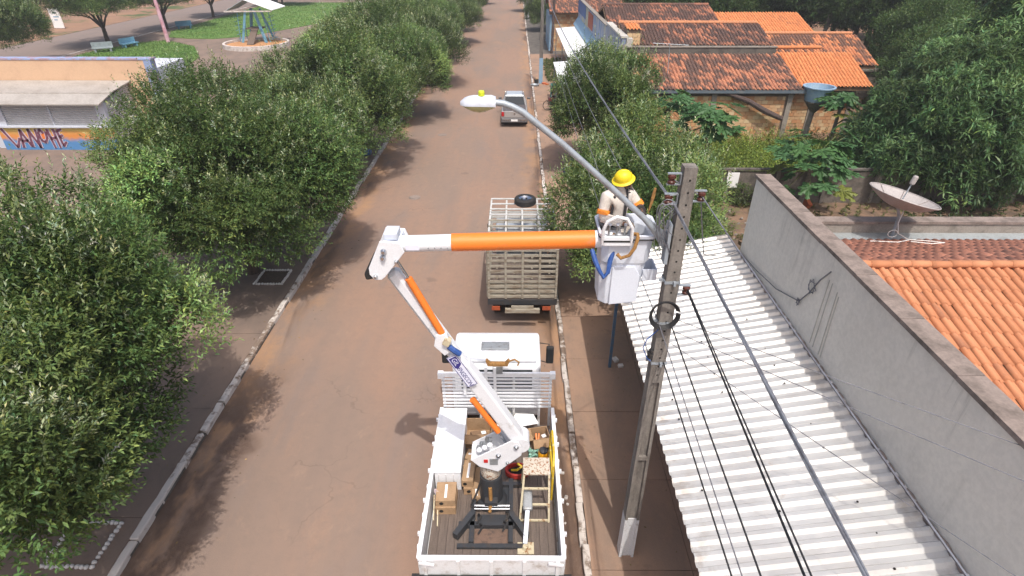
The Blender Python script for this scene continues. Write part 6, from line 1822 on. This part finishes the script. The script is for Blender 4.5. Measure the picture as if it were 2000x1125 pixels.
# lineman in the bucket: turned to the right, head bent over his hands
WX_, WY_ = 1.34, 7.06
wk = thing('person', 'worker in a yellow helmet and pale long-sleeved uniform standing in the work bucket', 'person', (WX_, WY_, 5.69))
J = {'hip': (WX_, WY_, 6.70), 'spine': (WX_ + .01, WY_ - .01, 6.95), 'chest': (WX_ + .02, WY_ - .03, 7.08), 'neck': (WX_ + .035, WY_ - .05, 7.19), 'head0': (WX_ + .05, WY_ - .07, 7.26), 'head1': (WX_ + .06, WY_ - .085, 7.36),
     'ls': (WX_ - .15, WY_ - .08, 7.10), 'le': (WX_ - .20, WY_ - .17, 6.86), 'lw': (WX_ + .07, WY_ - .29, 6.82),
     'rs': (WX_ + .18, WY_ + .05, 7.10), 're': (WX_ + .31, WY_ - .02, 6.93), 'rw': (WX_ + .29, WY_ - .24, 6.98),
     'lh': (WX_ - .09, WY_ - .02, 6.62), 'lk': (WX_ - .08, WY_ - .02, 6.21), 'la': (WX_ - .08, WY_ + .0, 5.77), 'lt': (WX_ - .02, WY_ - .10, 5.725),
     'rh': (WX_ + .10, WY_ + .03, 6.62), 'rk': (WX_ + .12, WY_ + .02, 6.21), 'ra': (WX_ + .12, WY_ + .04, 5.77), 'rt': (WX_ + .18, WY_ - .05, 5.725)}
E_ = [('hip', 'spine'), ('spine', 'chest'), ('chest', 'neck'), ('neck', 'head0'), ('head0', 'head1'), ('chest', 'ls'), ('ls', 'le'), ('le', 'lw'), ('chest', 'rs'), ('rs', 're'), ('re', 'rw'),
      ('hip', 'lh'), ('lh', 'lk'), ('lk', 'la'), ('la', 'lt'), ('hip', 'rh'), ('rh', 'rk'), ('rk', 'ra'), ('ra', 'rt')]
R_ = dict(hip=.12, spine=.115, chest=.125, neck=.052, head0=.075, head1=.082, ls=.058, le=.044, lw=.03, rs=.058, re=.044, rw=.03, lh=.08, lk=.055, la=.04, lt=.035, rh=.08, rk=.055, ra=.04, rt=.035)
hand_edges(J, R_, E_, 'lw', 'L', (.9, -.1, .05), (.1, .2, 1)); hand_edges(J, R_, E_, 'rw', 'R', (-.1, -.9, .1), (.2, 0, 1))
part('body', skin_mesh('body', J, E_, R_, 'hip'), 'skin', wk)
JS = {k: J[k] for k in ('hip', 'spine', 'chest', 'ls', 'le', 'lw', 'rs', 're', 'rw')}
JS['neckb'] = tuple(Vector(J['chest']).lerp(Vector(J['neck']), .75)); JS['waist'] = (WX_, WY_, 6.63)
ES = [('waist', 'hip'), ('hip', 'spine'), ('spine', 'chest'), ('chest', 'neckb'), ('chest', 'ls'), ('ls', 'le'), ('le', 'lw'), ('chest', 'rs'), ('rs', 're'), ('re', 'rw')]
RS = dict(waist=.15, hip=.155, spine=.155, chest=.165, neckb=.085, ls=.092, le=.070, lw=.046, rs=.092, re=.070, rw=.046)
part('shirt', skin_mesh('shirt', JS, ES, RS, 'hip'), 'shirt', wk)
JT = {k: J[k] for k in ('hip', 'lh', 'lk', 'la', 'rh', 'rk', 'ra')}
part('trousers', skin_mesh('trousers', JT, [('hip', 'lh'), ('lh', 'lk'), ('lk', 'la'), ('hip', 'rh'), ('rh', 'rk'), ('rk', 'ra')], dict(hip=.15, lh=.105, lk=.082, la=.07, rh=.105, rk=.082, ra=.07), 'hip'), 'trousers', wk)
# fabric hood round neck and cheeks
HD = Vector((WX_ + .055, WY_ - .08, 7.30))
hdm = Matrix.Rotation(math.radians(-14), 3, 'Y') @ Matrix.Rotation(math.radians(16), 3, 'X')
hood = MB(); prof = [(.130, -.17), (.104, -.11), (.096, -.04), (.098, .05)]
vs = []; n = 20
for r, z in prof:
    for j in range(n):
        a = math.radians(60) + (2 * math.pi - math.radians(100)) * j / (n - 1)
        a -= math.radians(60) - math.radians(-0)            # opening faces +X -Y
        a += math.radians(10)
        vs.append(tuple(HD + hdm @ Vector((r * math.cos(a), r * 1.05 * math.sin(a), z))))
fs = [(i * n + j, i * n + j + 1, (i + 1) * n + j + 1, (i + 1) * n + j) for i in range(len(prof) - 1) for j in range(n - 1)]
h_ = hood.add(vs, fs).build('hood', 'shirt', wk, smooth=True)
sm = h_.modifiers.new('solid', 'SOLIDIFY'); sm.thickness = .008
# face: nose, brow, mouth, ear on the turned head
fd = (hdm @ Vector((.86, -.5, -.1))).normalized()
fs_ = fd.cross(Vector((0, 0, 1))).normalized(); fu = fs_.cross(fd)
fc0 = HD + Vector((0, 0, -.01))
MB().lathe([(.016, -.018), (.013, 0), (.006, .022)], 8, fc0 + fd * .092 - fu * .012, fu.to_track_quat('Z', 'Y').to_matrix()).build('nose', 'skin', wk, smooth=True)
for s in (-1, 1):
    MB().lathe([(.001, -.008), (.009, 0), (.001, .008)], 8, fc0 + fd * .080 + fs_ * s * .03 + fu * .016).build('eye', 'hair', wk)
MB().bar(fc0 + fd * .085 - fu * .045 - fs_ * .022, fc0 + fd * .085 - fu * .045 + fs_ * .022, .008, .008).build('mouth', 'glove', wk)
# helmet with full brim
HM = HD + hdm @ Vector((0, 0, .058))
hl = MB().lathe([(.140, -.012), (.143, -.004), (.110, .012), (.108, .04), (.100, .075), (.078, .105), (.042, .124), (.004, .129)], 28, HM, hdm @ Matrix.Diagonal((1.04, .96, 1)).to_3x3()).build('helmet', 'helmet', wk, smooth=True)
rdg = MB()
rdg.tube([HM + hdm @ Vector((.112 * math.cos(t), 0, .024 + .108 * math.sin(t))) for t in np.linspace(.12, 3.02, 14)], .010, 6)
rdg.build('helmet_ridge', 'helmet', hl, smooth=True)
MB().tube([HM + hdm @ Vector((-.02, -.12, .0)), HD + hdm @ Vector((.02, -.112, -.08)), HD + hdm @ Vector((.06, -.06, -.13))], .008, 5).build('chin_strap', 'harness', hl)
# reflective bands, gloves, harness
def band(a, b, t0, t1, r, mat, name='sleeve_band'):
    a, b = Vector(a), Vector(b)
    MB().tube([a.lerp(b, t0), a.lerp(b, t1)], r, 14).build(name, mat, wk, smooth=True)
band(J['ls'], J['le'], .62, .86, .085, 'hi_vis'); band(J['rs'], J['re'], .60, .90, .085, 'hi_vis')
band(J['le'], J['lw'], .0, .9, .066, 'shirt', 'cuff'); band(J['re'], J['rw'], .25, .95, .062, 'glove', 'glove_cuff')
for s in ('L', 'R'):
    w_ = 'lw' if s == 'L' else 'rw'
    ks = [w_] + [k for k in J if k.startswith(s)]
    es = [e for e in E_ if e[0] in ks and e[1] in ks]
    rr = {k: (tuple(q * 1.25 for q in R_[k]) if isinstance(R_[k], tuple) else R_[k] * 1.3) for k in ks}
    part('glove', skin_mesh('glove', {k: J[k] for k in ks}, es, rr, w_, 1), 'glove_tan' if s == 'L' else 'glove', wk)
c = Vector(J['chest']); hp = Vector(J['hip'])
for s in (-1, 1):
    MB().tube([c + Vector((s * .08, .10, .10)), c + Vector((s * .085, -.04, .125)), c + Vector((s * .08, -.135, .06)), hp + Vector((s * .09, -.15, .10))], .018, 6, flat=.6).build('harness_strap', 'harness', wk)
MB().tube([hp + Vector((.158 * math.cos(t), .158 * math.sin(t), .03)) for t in np.linspace(0, 6.283, 22)], .024, 6).build('belt', 'harness', wk)
for s in ('lt', 'rt'):
    MB().obox(Vector(J[s]) + Vector((-.02, .05, .01)), (.10, .24, .09), (0, 0, .5)).build('boot', 'glove', wk, bevel=.03)

# white plastic chair with somebody sitting under the tall pavement tree
CP = Vector((2.72, 26.1, .125))
pc = thing('plastic_chair', 'white plastic armchair on the right pavement at the edge of a tree', 'chair', tuple(CP), math.radians(-70), local=True)
MB().box(-.22, .22, -.22, .22, .40, .43).build('seat', 'plastic_white', pc, bevel=.02)
MB().prism([(.20, .43), (.23, .43), (.32, .85), (.29, .86)], 'x', -.22, .22).build('backrest', 'plastic_white', pc, bevel=.02)
for sx in (-1, 1):
    for sy in (-1, 1): MB().bar((sx * .20, sy * .20, .40), (sx * .25, sy * .26, 0), .04, .04).build('leg', 'plastic_white', pc)
    MB().tube([(sx * .25, -.2, .42), (sx * .27, -.2, .62), (sx * .27, .24, .64)], .02, 6).build('armrest', 'plastic_white', pc)
sp = thing('person', 'seated person in dark clothes on the white plastic chair under the tree', 'person', tuple(CP), math.radians(-70), local=True)
J2 = {'hip': (0, .06, .53), 'spine': (0, .12, .72), 'chest': (0, .13, .92), 'neck': (0, .10, 1.08), 'head0': (0, .07, 1.17), 'head1': (0, .06, 1.28),
      'ls': (-.19, .12, .98), 'le': (-.25, .0, .74), 'lw': (-.12, -.2, .62), 'rs': (.19, .12, .98), 're': (.25, .0, .74), 'rw': (.12, -.2, .62),
      'lh': (-.1, .02, .52), 'lk': (-.13, -.38, .50), 'la': (-.13, -.36, .08), 'lt': (-.13, -.5, .04), 'rh': (.1, .02, .52), 'rk': (.13, -.38, .50), 'ra': (.13, -.36, .08), 'rt': (.13, -.5, .04)}
E2 = [e for e in E_ if e[0] in J2 and e[1] in J2]
R2 = {k: R_[k] for k in J2}
hand_edges(J2, R2, E2, 'lw', 'L', (.1, -.9, -.2), (0, -.2, 1)); hand_edges(J2, R2, E2, 'rw', 'R', (-.1, -.9, -.2), (0, -.2, 1))
part('body', skin_mesh('body', J2, E2, R2, 'hip'), 'skin', sp)
JS2 = {k: J2[k] for k in ('hip', 'spine', 'chest', 'ls', 'le', 'rs', 're')}
part('shirt', skin_mesh('shirt', JS2, [('hip', 'spine'), ('spine', 'chest'), ('chest', 'ls'), ('ls', 'le'), ('chest', 'rs'), ('rs', 're')], dict(hip=.14, spine=.145, chest=.15, ls=.08, le=.06, rs=.08, re=.06), 'hip'), 'tshirt', sp)
JT2 = {k: J2[k] for k in ('hip', 'lh', 'lk', 'la', 'rh', 'rk', 'ra')}
part('trousers', skin_mesh('trousers', JT2, [('hip', 'lh'), ('lh', 'lk'), ('lk', 'la'), ('hip', 'rh'), ('rh', 'rk'), ('rk', 'ra')], dict(hip=.14, lh=.1, lk=.075, la=.06, rh=.1, rk=.075, ra=.06), 'hip'), 'navy', sp)
MB().lathe([(.105, -.02), (.108, .03), (.09, .09), (.04, .115), (.003, .118)], 16, (0, .07, 1.26)).build('hair', 'hair', sp, smooth=True)
# bring the lineman's skinned meshes into his own frame
for ch in wk.children:
    if ch.name.split('.')[0] in ('body', 'shirt', 'trousers', 'glove'):
        ch.data.transform(Matrix.Translation(-Vector(wk.location)))

# ------------------------------------------------------------------ small things along the right pavement
bb = MB()
bmx = bmesh.new(); bmesh.ops.create_icosphere(bmx, subdivisions=3, radius=1)
for v in bmx.verts:
    k = 1 + .10 * math.sin(v.co.x * 5 + v.co.z * 3) * math.cos(v.co.y * 6)
    v.co = Vector((v.co.x * .34 * k, v.co.y * .26 * k, max(-.16, v.co.z * .26 * k)))
me = bpy.data.meshes.new('rubbish_bag'); bmx.to_mesh(me); bmx.free()
o = link('rubbish_bag', me, 'blue_bag', smooth=True); o.location = (-7.92, 29.5, .28)
tag(o, 'full blue rubbish bag standing by the left kerb', 'rubbish bag')
gs = thing('green_stall', 'green metal snack cabinet with wire shelves under the white awning', 'cabinet', (2.85, 40.4, .12))
for x in (2.42, 3.25): MB().box(x - .03, x + .03, 40.1, 40.7, .12, 1.35).build('side_panel', 'green_paint', gs)
MB().box(2.39, 3.28, 40.08, 40.72, 1.353, 1.42).build('top', 'green_paint', gs)
MB().box(2.46, 3.21, 40.66, 40.70, .12, 1.34).build('back', 'hole', gs)
for z in (.42, .72, 1.02): MB().box(2.46, 3.21, 40.12, 40.65, z, z + .03).build('shelf', 'shelf_grey', gs)
for z in (.45, .75, 1.05):
    for q in range(4): MB().box(2.5 + q * .18, 2.62 + q * .18, 40.15, 40.55, z + .001, z + .18).build('goods', 'shelf_grey' if q % 2 else 'cardboard', gs)
MB().box(2.46, 3.21, 40.10, 40.14, .12, .38).build('front_panel', 'green_paint', gs)
bi = thing('bicycle', 'old dark red bicycle parked in front of the green cabinet', 'bicycle', (2.55, 38.6, .12))
for cx_ in (2.15, 3.2):
    wv = MB().tube([(cx_ + .32 * math.cos(t), 38.6, .45 + .32 * math.sin(t)) for t in np.linspace(0, 6.283, 29)], .022, 6).build('wheel', 'black_rubber', bi)
    sp_ = MB()
    for q in range(8): sp_.tube([(cx_, 38.6, .45), (cx_ + .31 * math.cos(q * .785), 38.6, .45 + .31 * math.sin(q * .785))], .005, 4)
    sp_.build('spokes', 'grey_steel', wv)
fr = MB()
for a, b in (((2.15, .45), (2.35, .95)), ((2.35, .92), (2.85, .95)), ((2.3, .85), (2.65, .45)), ((2.65, .45), (2.9, 1.0)), ((2.65, .45), (3.2, .45)), ((2.87, .92), (3.2, .45))):
    fr.tube([(a[0], 38.6, a[1]), (b[0], 38.6, b[1])], .022, 6)
fr.build('frame', 'bike_red', bi)
MB().tube([(2.35, 38.3, 1.08), (2.37, 38.45, 1.06), (2.36, 38.6, 1.0), (2.37, 38.75, 1.06), (2.35, 38.9, 1.08)], .016, 6).build('handlebar', 'grey_steel', bi)
MB().obox((2.92, 38.6, 1.03), (.26, .14, .06)).build('saddle', 'black_rubber', bi, bevel=.02)
MB().obox((2.28, 38.6, .85), (.22, .3, .2)).build('basket', 'bike_red', bi)
bu = thing('dark_bucket', 'dark bucket with rags standing at the foot of the far utility pole', 'bucket', (1.62, 46.5, .12))
MB().lathe([(.13, .12), (.18, .5), (.16, .5), (.12, .14)], 14, (1.62, 46.5, 0), close=False).build('pail', 'bucket_dark', bu)
MB().obox((1.62, 46.5, .52), (.16, .16, .12), (.3, .2, .4)).build('rags', 'cardboard', bu)
ba = MB().lathe([(.28, 0), (.34, .12), (.30, .12), (.24, .03)], 16, (1.5, 45.9, .12), close=False)
tag(ba.build('enamel_basin', 'galv', smooth=True), 'shallow grey basin beside the bucket at the far pole', 'basin')
rd = MB().obox((2.25, 46.6, .17), (.3, .3, .10), (0, 0, .4)).obox((2.45, 46.3, .16), (.24, .2, .09), (0, 0, 1))
tag(rd.build('broken_bricks', 'terracotta'), 'broken red bricks at the foot of the far pole', 'bricks')
# rubble bits on the near pavement and yard
for k, (x, y, s) in enumerate([(1.05, 8.55, .05), (1.08, 7.9, .06), (1.10, 7.75, .035), (1.02, 7.3, .03), (2.75, 12.3, .11), (2.85, 12.05, .09)]):
    o = MB().obox((x, y, (.0 if x < 1.2 else .12) + s * .4), (s * 1.6, s * 1.2, s), (.2, .1, k * 1.3)).build('stone', 'edging', bevel=s * .25)
    tag(o, 'small pale stone on the road beside the truck' if x < 1.2 else 'pale stone at the foot of the blue veranda post', 'stone', 'loose stones by the truck' if x < 1.2 else 'loose stones by the post')
rt = MB().obox((12.5, 22.9, .2), (.22, .34, .30), (.5, .2, .3))
tag(rt.build('clay_block', 'terracotta'), 'bright orange clay block lying by the slab fence', 'block')
for k, (x, y) in enumerate([(-4.5, 24.0), (-4.3, 33.5)]):
    o = MB().lathe([(.26, .0), (.27, .006), (.21, .009), (.20, .004)], 20, (x, y, .001)).build('manhole_cover', 'coping')
    tag(o, 'round manhole cover in the road, the %s one' % ('nearer' if k == 0 else 'farther'), 'manhole cover', 'manhole covers')
# ------------------------------------------------------------------ mango, papaya, weeds and the wood behind
MANGO = np.array([.066, .135, .048]); MANGO2 = np.array([.150, .240, .090])
def mango_mesh(seed, R, nl, dens, leafL, rr):
    g = np.random.default_rng(seed)
    lobes = lobes_for(R[0], R[1], R[2], nl, g, rr, -.5)
    p, d, cv, cm = clump_points(lobes, 330, .80, dens, g, .25)
    n = len(p)
    ax = d * .8 + np.array([0, 0, .25]) + g.normal(0, .35, (n, 3))
    mixf = np.clip(cm + g.normal(0, .2, (n, 1)), 0, 1)
    c = (MANGO * (1 - mixf) + MANGO2 * mixf) * cv
    Vv, F, C = sprigs(p, ax, 11, np.full(n, leafL * .45), np.full(n, leafL), .20, c, .2, g, spread=(1.65, .55))
    o = leaves_obj('crown', Vv, F, C, 'leaf_mango', None, (0, 0, 0)); me = o.data; bpy.data.objects.remove(o)
    return me, lobes
cM, lM = mango_mesh(91, (5.4, 4.4, 3.3), 34, 5.5, .40, (1.2, 1.9))
tM = limb_mesh('trunk', 30, 1.5, .3, lM, 3.6)
tree('mango_tree', 'big mango tree with long drooping leaves behind the satellite dish', 'tree', (19.9, 25.0, 0), .2, cM, tM, 3.5, .84, group='mango trees')
tree('mango_tree', 'second mango tree at the right edge, behind the nearer one', 'tree', (26.0, 27.0, 0), 1.9, cM, tM, 4.0, 1.08, group='mango trees')
tree('mango_tree', 'mango tree whose crown touches the brick annex and water tank', 'tree', (23.2, 32.2, 0), 3.9, cM, tM, 3.2, .74, group='mango trees')
tree('mango_tree', 'third mango tree at the far right, uphill of the others', 'tree', (32.5, 34.0, 0), 4.6, cM, tM, 4.2, 1.1, group='mango trees')
# the wood behind the houses: individual trees
cW, lW = crown_mesh('crown', 101, (4.2, 4.2, 3.4), 26, 240, .75, 12, .27, m=7, shoots=0, col=np.array([.038, .075, .026]), col2=np.array([.075, .125, .04]), rr=(.9, 1.6), leafW=.42)
tW = limb_mesh('trunk', 44, 3.4, .24, lW, 6.0, mat='bark_pale')
cX, lX = crown_mesh('crown', 113, (3.2, 3.2, 2.6), 20, 190, .58, 15, .22, m=7, shoots=0, col=np.array([.055, .11, .035]), col2=np.array([.12, .18, .06]), rr=(.7, 1.3), leafW=.4)
tX = limb_mesh('trunk', 45, 1.6, .16, lX, 3.4)
wood = [(24, 55, 'W', 1.0), (30, 52, 'W', 1.0), (36, 50, 'W', 1.1), (42, 46, 'W', 1.1), (47, 42, 'W', 1.1), (20, 62, 'W', .9), (27, 63, 'W', 1.0), (34, 60, 'W', 1.0), (41, 57, 'W', 1.15), (49, 54, 'W', 1.2), (56, 50, 'W', 1.2),
        (14.5, 60, 'W', .85), (30, 45, 'X', 1.0), (36, 42, 'X', 1.1), (42, 38, 'X', 1.1), (26.5, 38.5, 'X', .8), (29, 40.5, 'X', .9), (17.5, 55, 'X', 1.2), (22, 71, 'W', .9), (32, 72, 'W', 1.0), (44, 68, 'W', 1.1), (58, 64, 'W', 1.2), (8, 78, 'X', 1.1), (12, 86, 'W', .9), (24, 84, 'W', 1.0), (38, 86, 'W', 1.1), (54, 82, 'W', 1.2), (70, 60, 'W', 1.3), (70, 80, 'W', 1.3)]
for i, (x, y, k, s) in enumerate(wood):
    a = (i * 1.37) % 6.28
    if k == 'W': tree('wood_tree', 'tall dark tree in the wood behind the tiled houses', 'tree', (x, y, 0), a, cW, tW, 5.6, s, group='tall trees of the wood')
    else: tree('wood_tree', 'lower light green tree at the edge of the wood', 'tree', (x, y, 0), a, cX, tX, 3.2, s, group='light green trees at the edge of the wood')
tree('pavement_tree', 'small tree on the far right pavement at the top edge', 'tree', (3.3, 76, .1), .5, cE, tE, 2.4, .9)
tree('pavement_tree', 'small round tree beyond the far brick house wall', 'tree', (3.2, 98, .1), 2.5, cX, tX, 3.0, .9)

def palm(label, x, y, h, lean, seed):
    g = random.Random(seed)
    t = thing('palm_tree', label, 'palm', (x, y, 0), group='palms in the wood')
    MB().tube([(x, y, 0), (x + lean * .4, y, h * .5), (x + lean, y, h)], [.2, .15, .13], 8).build('trunk', 'bark_pale', t, smooth=True)
    for q in range(12):
        a = q * .5236 + g.uniform(-.2, .2); L = g.uniform(2.2, 2.9)
        base, dirs, ln = [], [], []
        for s in range(14):
            u = (s + 1) / 14
            r = L * u; z = h + .9 * math.sin(u * 2.2) * .8 - 1.3 * u * u
            p = np.array([x + lean + r * math.cos(a), y + r * math.sin(a), z])
            for sd in (-1, 1):
                base.append(p); dirs.append([math.cos(a) * .6 - sd * math.sin(a) * .9, math.sin(a) * .6 + sd * math.cos(a) * .9, -.35]); ln.append(.65 * (1 - .5 * u))
        V_, F_, C_ = leaf_arrays(np.array(base), np.array(dirs), np.array(ln), np.array(ln) * .12, np.array([.06, .10, .03]), .2)
        leaves_obj('frond', V_, F_, C_, 'leaf', t)
palm('pale-trunked palm standing behind the shed', 25.5, 52, 9.0, .8, 1)
palm('slender palm right of the pale-trunked one', 28.5, 56, 10, -.5, 2)
palm('slender palm deepest in the wood', 31.0, 57, 10.5, .4, 3)

# papaya trees: palmate leaves on long stalks
def papaya_leaf():
    vs, fs = [(0, 0, 0)], []
    for k in range(7):
        a = math.radians(-135 + 45 * k) + math.pi / 2
        L = .30 - .035 * abs(k - 3)
        dx, dy = math.cos(a), math.sin(a); sx, sy = -dy, dx
        o = len(vs)
        pts = [(.05, .035), (.12, .030), (.17, .075), (.20, .030), (.25, .05), (.30, 0), (.25, -.05), (.20, -.030), (.17, -.075), (.12, -.030), (.05, -.035)]
        for r, w in pts:
            r *= L / .30; vs.append((dx * r + sx * w, dy * r + sy * w, -.35 * r * r + (.012 if abs(w) < .04 else -.01)))
        n = len(pts)
        fs += [(0, o + i, o + i + 1) for i in range(n - 1)]
    return vs, fs
PLV, PLF = papaya_leaf()
def papaya(label, x, y, h, top, nleaf, spread, seed, yellow=2):
    g = random.Random(seed)
    t = thing('papaya_tree', label, 'papaya tree', (x, y, 0), group='papaya trees in the yards')
    T_ = Vector((top[0], top[1], h))
    MB().tube([(x, y, 0), Vector((x, y, 0)).lerp(T_, .5) + Vector((.06, 0, 0)), T_], [.12, .10, .07], 8).build('trunk', 'bark_pale', t, smooth=True)
    cols = [(.075, .175, .06), (.10, .215, .07), (.06, .145, .05), (.09, .20, .08)]
    meshes = []
    for c in cols + [(.20, .23, .05)]:
        me = bpy.data.meshes.new('leaf'); me.from_pydata(PLV, [], PLF)
        at = me.attributes.new('col', 'FLOAT_COLOR', 'POINT'); at.data.foreach_set('color', list(c + (1,)) * len(PLV))
        me.materials.append(M['leaf']); meshes.append(me)
    st = MB()
    for q in range(nleaf):
        a = q * 2.399 + g.uniform(-.2, .2); el = g.uniform(-.25, .75) if q < nleaf * .75 else g.uniform(-.7, 0)
        L = spread * g.uniform(.45, 1.0)
        b = T_ + Vector((0, 0, -.02 * q * .5))
        e = b + Vector((math.cos(a) * math.cos(el), math.sin(a) * math.cos(el), math.sin(el) * .9)) * L
        st.tube([b, b.lerp(e, .5) + Vector((0, 0, .06)), e], [.014, .011, .009], 5)
        me = meshes[4] if q >= nleaf - yellow else g.choice(meshes[:4])
        s = g.uniform(1.5, 2.3)
        piece('leaf', me, t, Matrix.Translation(e) @ Matrix.Rotation(a - math.pi / 2 , 4, 'Z') @ Matrix.Rotation(g.uniform(-.7, .05), 4, 'X') @ Matrix.Rotation(g.uniform(-.3, .3), 4, 'Y') @ Matrix.Diagonal((s, s, s, 1)))
    st.build('leaf_stalks', plain('stalk' + str(seed), (.16, .20, .06), None, .6), t)
    for q in range(6):
        a = q * 1.05
        MB().lathe([(.01, -.12), (.055, -.07), (.065, 0), (.02, .08)], 8, T_ + Vector((.10 * math.cos(a), .10 * math.sin(a), -.2 - .08 * (q % 2)))).build('fruit', plain('papaya_green' + str(seed) + str(q), (.05, .11, .03), None, .5), t, smooth=True)
papaya('papaya tree with a broad crown in the weedy lot before the brick wall', 8.8, 26.0, 3.1, (8.75, 25.9), 40, 1.35, 1)
papaya('papaya tree nearest the pavement, behind the tall pavement tree', 7.6, 28.6, 3.1, (7.5, 28.5), 36, 1.35, 2, 1)
papaya('large papaya tree right behind the slab fence and grey parapet', 12.0, 22.6, 2.5, (12.05, 22.5), 54, 1.7, 3, 3)
papaya('thin papaya with yellow leaves below the blue water tank', 16.3, 29.6, 2.9, (16.45, 29.6), 20, .8, 4, 5)
# banana plant
bn = thing('banana_plant', 'banana plant with broad torn leaves by the mango tree and annex', 'banana plant', (17.4, 28.6, 0))
MB().tube([(17.4, 28.6, 0), (17.4, 28.6, 1.4)], [.13, .08], 8).build('stem', plain('banana_stem', (.2, .24, .1), None, .6), bn)
for q in range(7):
    a = q * .9 + .3; L = 1.5
    vs, fs = [], []
    for i in range(8):
        u = i / 7; r = L * u; z = 1.35 + 1.1 * math.sin(u * 1.9) - .7 * u * u
        w = .26 * math.sin(math.pi * min(.98, u * .9 + .08))
        for s in (-1, 0, 1): vs.append((17.4 + r * math.cos(a) - s * w * math.sin(a), 28.6 + r * math.sin(a) + s * w * math.cos(a), z - abs(s) * .08))
    for i in range(7):
        for s in (0, 1): fs.append((i * 3 + s, i * 3 + s + 1, i * 3 + s + 4, i * 3 + s + 3))
    o = MB().add(vs, fs).build('leaf', 'leaf', bn, smooth=True)
    at = o.data.attributes.new('col', 'FLOAT_COLOR', 'POINT'); at.data.foreach_set('color', [.10, .19, .05, 1] * len(vs))

# weeds and rough grass in the lots
def weeds(label, n, x0, x1, y0, y1, hmin, hmax, leafL, col, seed, skip=None):
    g = np.random.default_rng(seed)
    p = np.stack([g.uniform(x0, x1, n), g.uniform(y0, y1, n), np.zeros(n)], 1)
    hh = g.uniform(hmin, hmax, n) * (.45 + .75 * (np.sin(p[:, 0] * .9 + seed) * np.cos(p[:, 1] * 1.1) * .5 + .5))
    p[:, 2] = .03
    ax = np.stack([g.normal(0, .25, n), g.normal(0, .25, n), np.ones(n)], 1)
    Vv, F, C = sprigs(p, ax, 12, hh, np.full(n, leafL), .42, np.repeat(col[None], n, 0), .28, g, spread=(1.2, .6))
    o = leaves_obj('weeds', Vv, F, C, 'leaf')
    tag(o, label, 'weeds', kind='stuff')
weeds('bright green weeds filling the lot between slab fence and brick wall', 6500, 6.6, 17.5, 23.9, 30.9, .5, 1.5, .15, np.array([.20, .27, .05]), 5)
weeds('dark rough growth under the mango trees', 1600, 16, 36, 19.5, 36, .2, .7, .2, np.array([.055, .085, .03]), 6)
weeds('dry tufts and weeds on the back yard soil', 520, 6.3, 16, 14.2, 23.2, .1, .35, .14, np.array([.16, .16, .06]), 7)
weeds('grass patch on the pavement by the far pole', 420, 2.5, 4.3, 47.5, 57.5, .15, .4, .2, np.array([.14, .17, .06]), 8)
weeds('rough grass behind the annexes', 1500, 22, 44, 34, 50, .2, .6, .25, np.array([.10, .15, .04]), 9)
# small bush growing at the slab fence
g_ = np.random.default_rng(77)
pb = np.array([9.75, 23.1, .4]) + norm(g_.normal(0, 1, (110, 3))) * np.array([.4, .3, .5])
Vv, F, C = sprigs(pb, g_.normal(0, .6, (110, 3)) + np.array([0, 0, .6]), 9, np.full(110, .25), np.full(110, .12), .4, np.repeat(np.array([[.10, .14, .05]]), 110, 0), .3, g_)
tag(leaves_obj('fence_bush', Vv, F, C, 'leaf'), 'small bush growing against the slab fence below the white board', 'bush')
# litter of pale stones and rubble on the yard soil
rub = MB()
for q in range(150):
    x, y = rng.uniform(6.0, 9.5), rng.uniform(14, 22.8); s = rng.uniform(.03, .10)
    rub.obox((x, y, .04 + s * .3), (s * 1.5, s, s * .8), (rng.random(), rng.random(), rng.random() * 3))
tag(rub.build('rubble', 'concrete'), 'pale rubble scattered on the back yard soil', 'rubble', kind='stuff')
# fallen leaves and crumbs on the pavements
lit = []
g_ = np.random.default_rng(5)
n = 700
pz = np.stack([np.concatenate([g_.uniform(-9.8, -5.8, n // 2), g_.uniform(.6, 5, n - n // 2)]), g_.uniform(5, 40, n), np.zeros(n)], 1)
pz[:, 2] = np.where((pz[:, 0] > -7.2) & (pz[:, 0] < 1.28), .006, .134)
Vv, F, C = leaf_arrays(pz, np.stack([g_.normal(0, 1, n), g_.normal(0, 1, n), np.zeros(n)], 1), g_.uniform(.03, .075, n), g_.uniform(.015, .03, n), np.array([.17, .12, .05]), .5)
tag(leaves_obj('fallen_leaves', Vv, F, C, 'leaf'), 'fallen dry leaves scattered along both pavements', 'leaves', kind='stuff')

# ------------------------------------------------------------------ the humid air
hz = MB().box(-500, 500, -300, 700, -1.6, 16.5).mesh('haze')
hm_ = bpy.data.materials.new('humid_air'); hm_.use_nodes = True
ht = hm_.node_tree
for n_ in list(ht.nodes):
    if n_.type == 'BSDF_PRINCIPLED': ht.nodes.remove(n_)
pv = ht.nodes.new('ShaderNodeVolumePrincipled')
pv.inputs['Color'].default_value = (.92, .94, .97, 1)
pv.inputs['Density'].default_value = .0010
pv.inputs['Anisotropy'].default_value = .2
ht.links.new(pv.outputs[0], ht.nodes['Material Output'].inputs['Volume'])
ho = link('haze', hz, hm_)
tag(ho, 'thin pale haze in the air over the street', 'haze', kind='stuff')
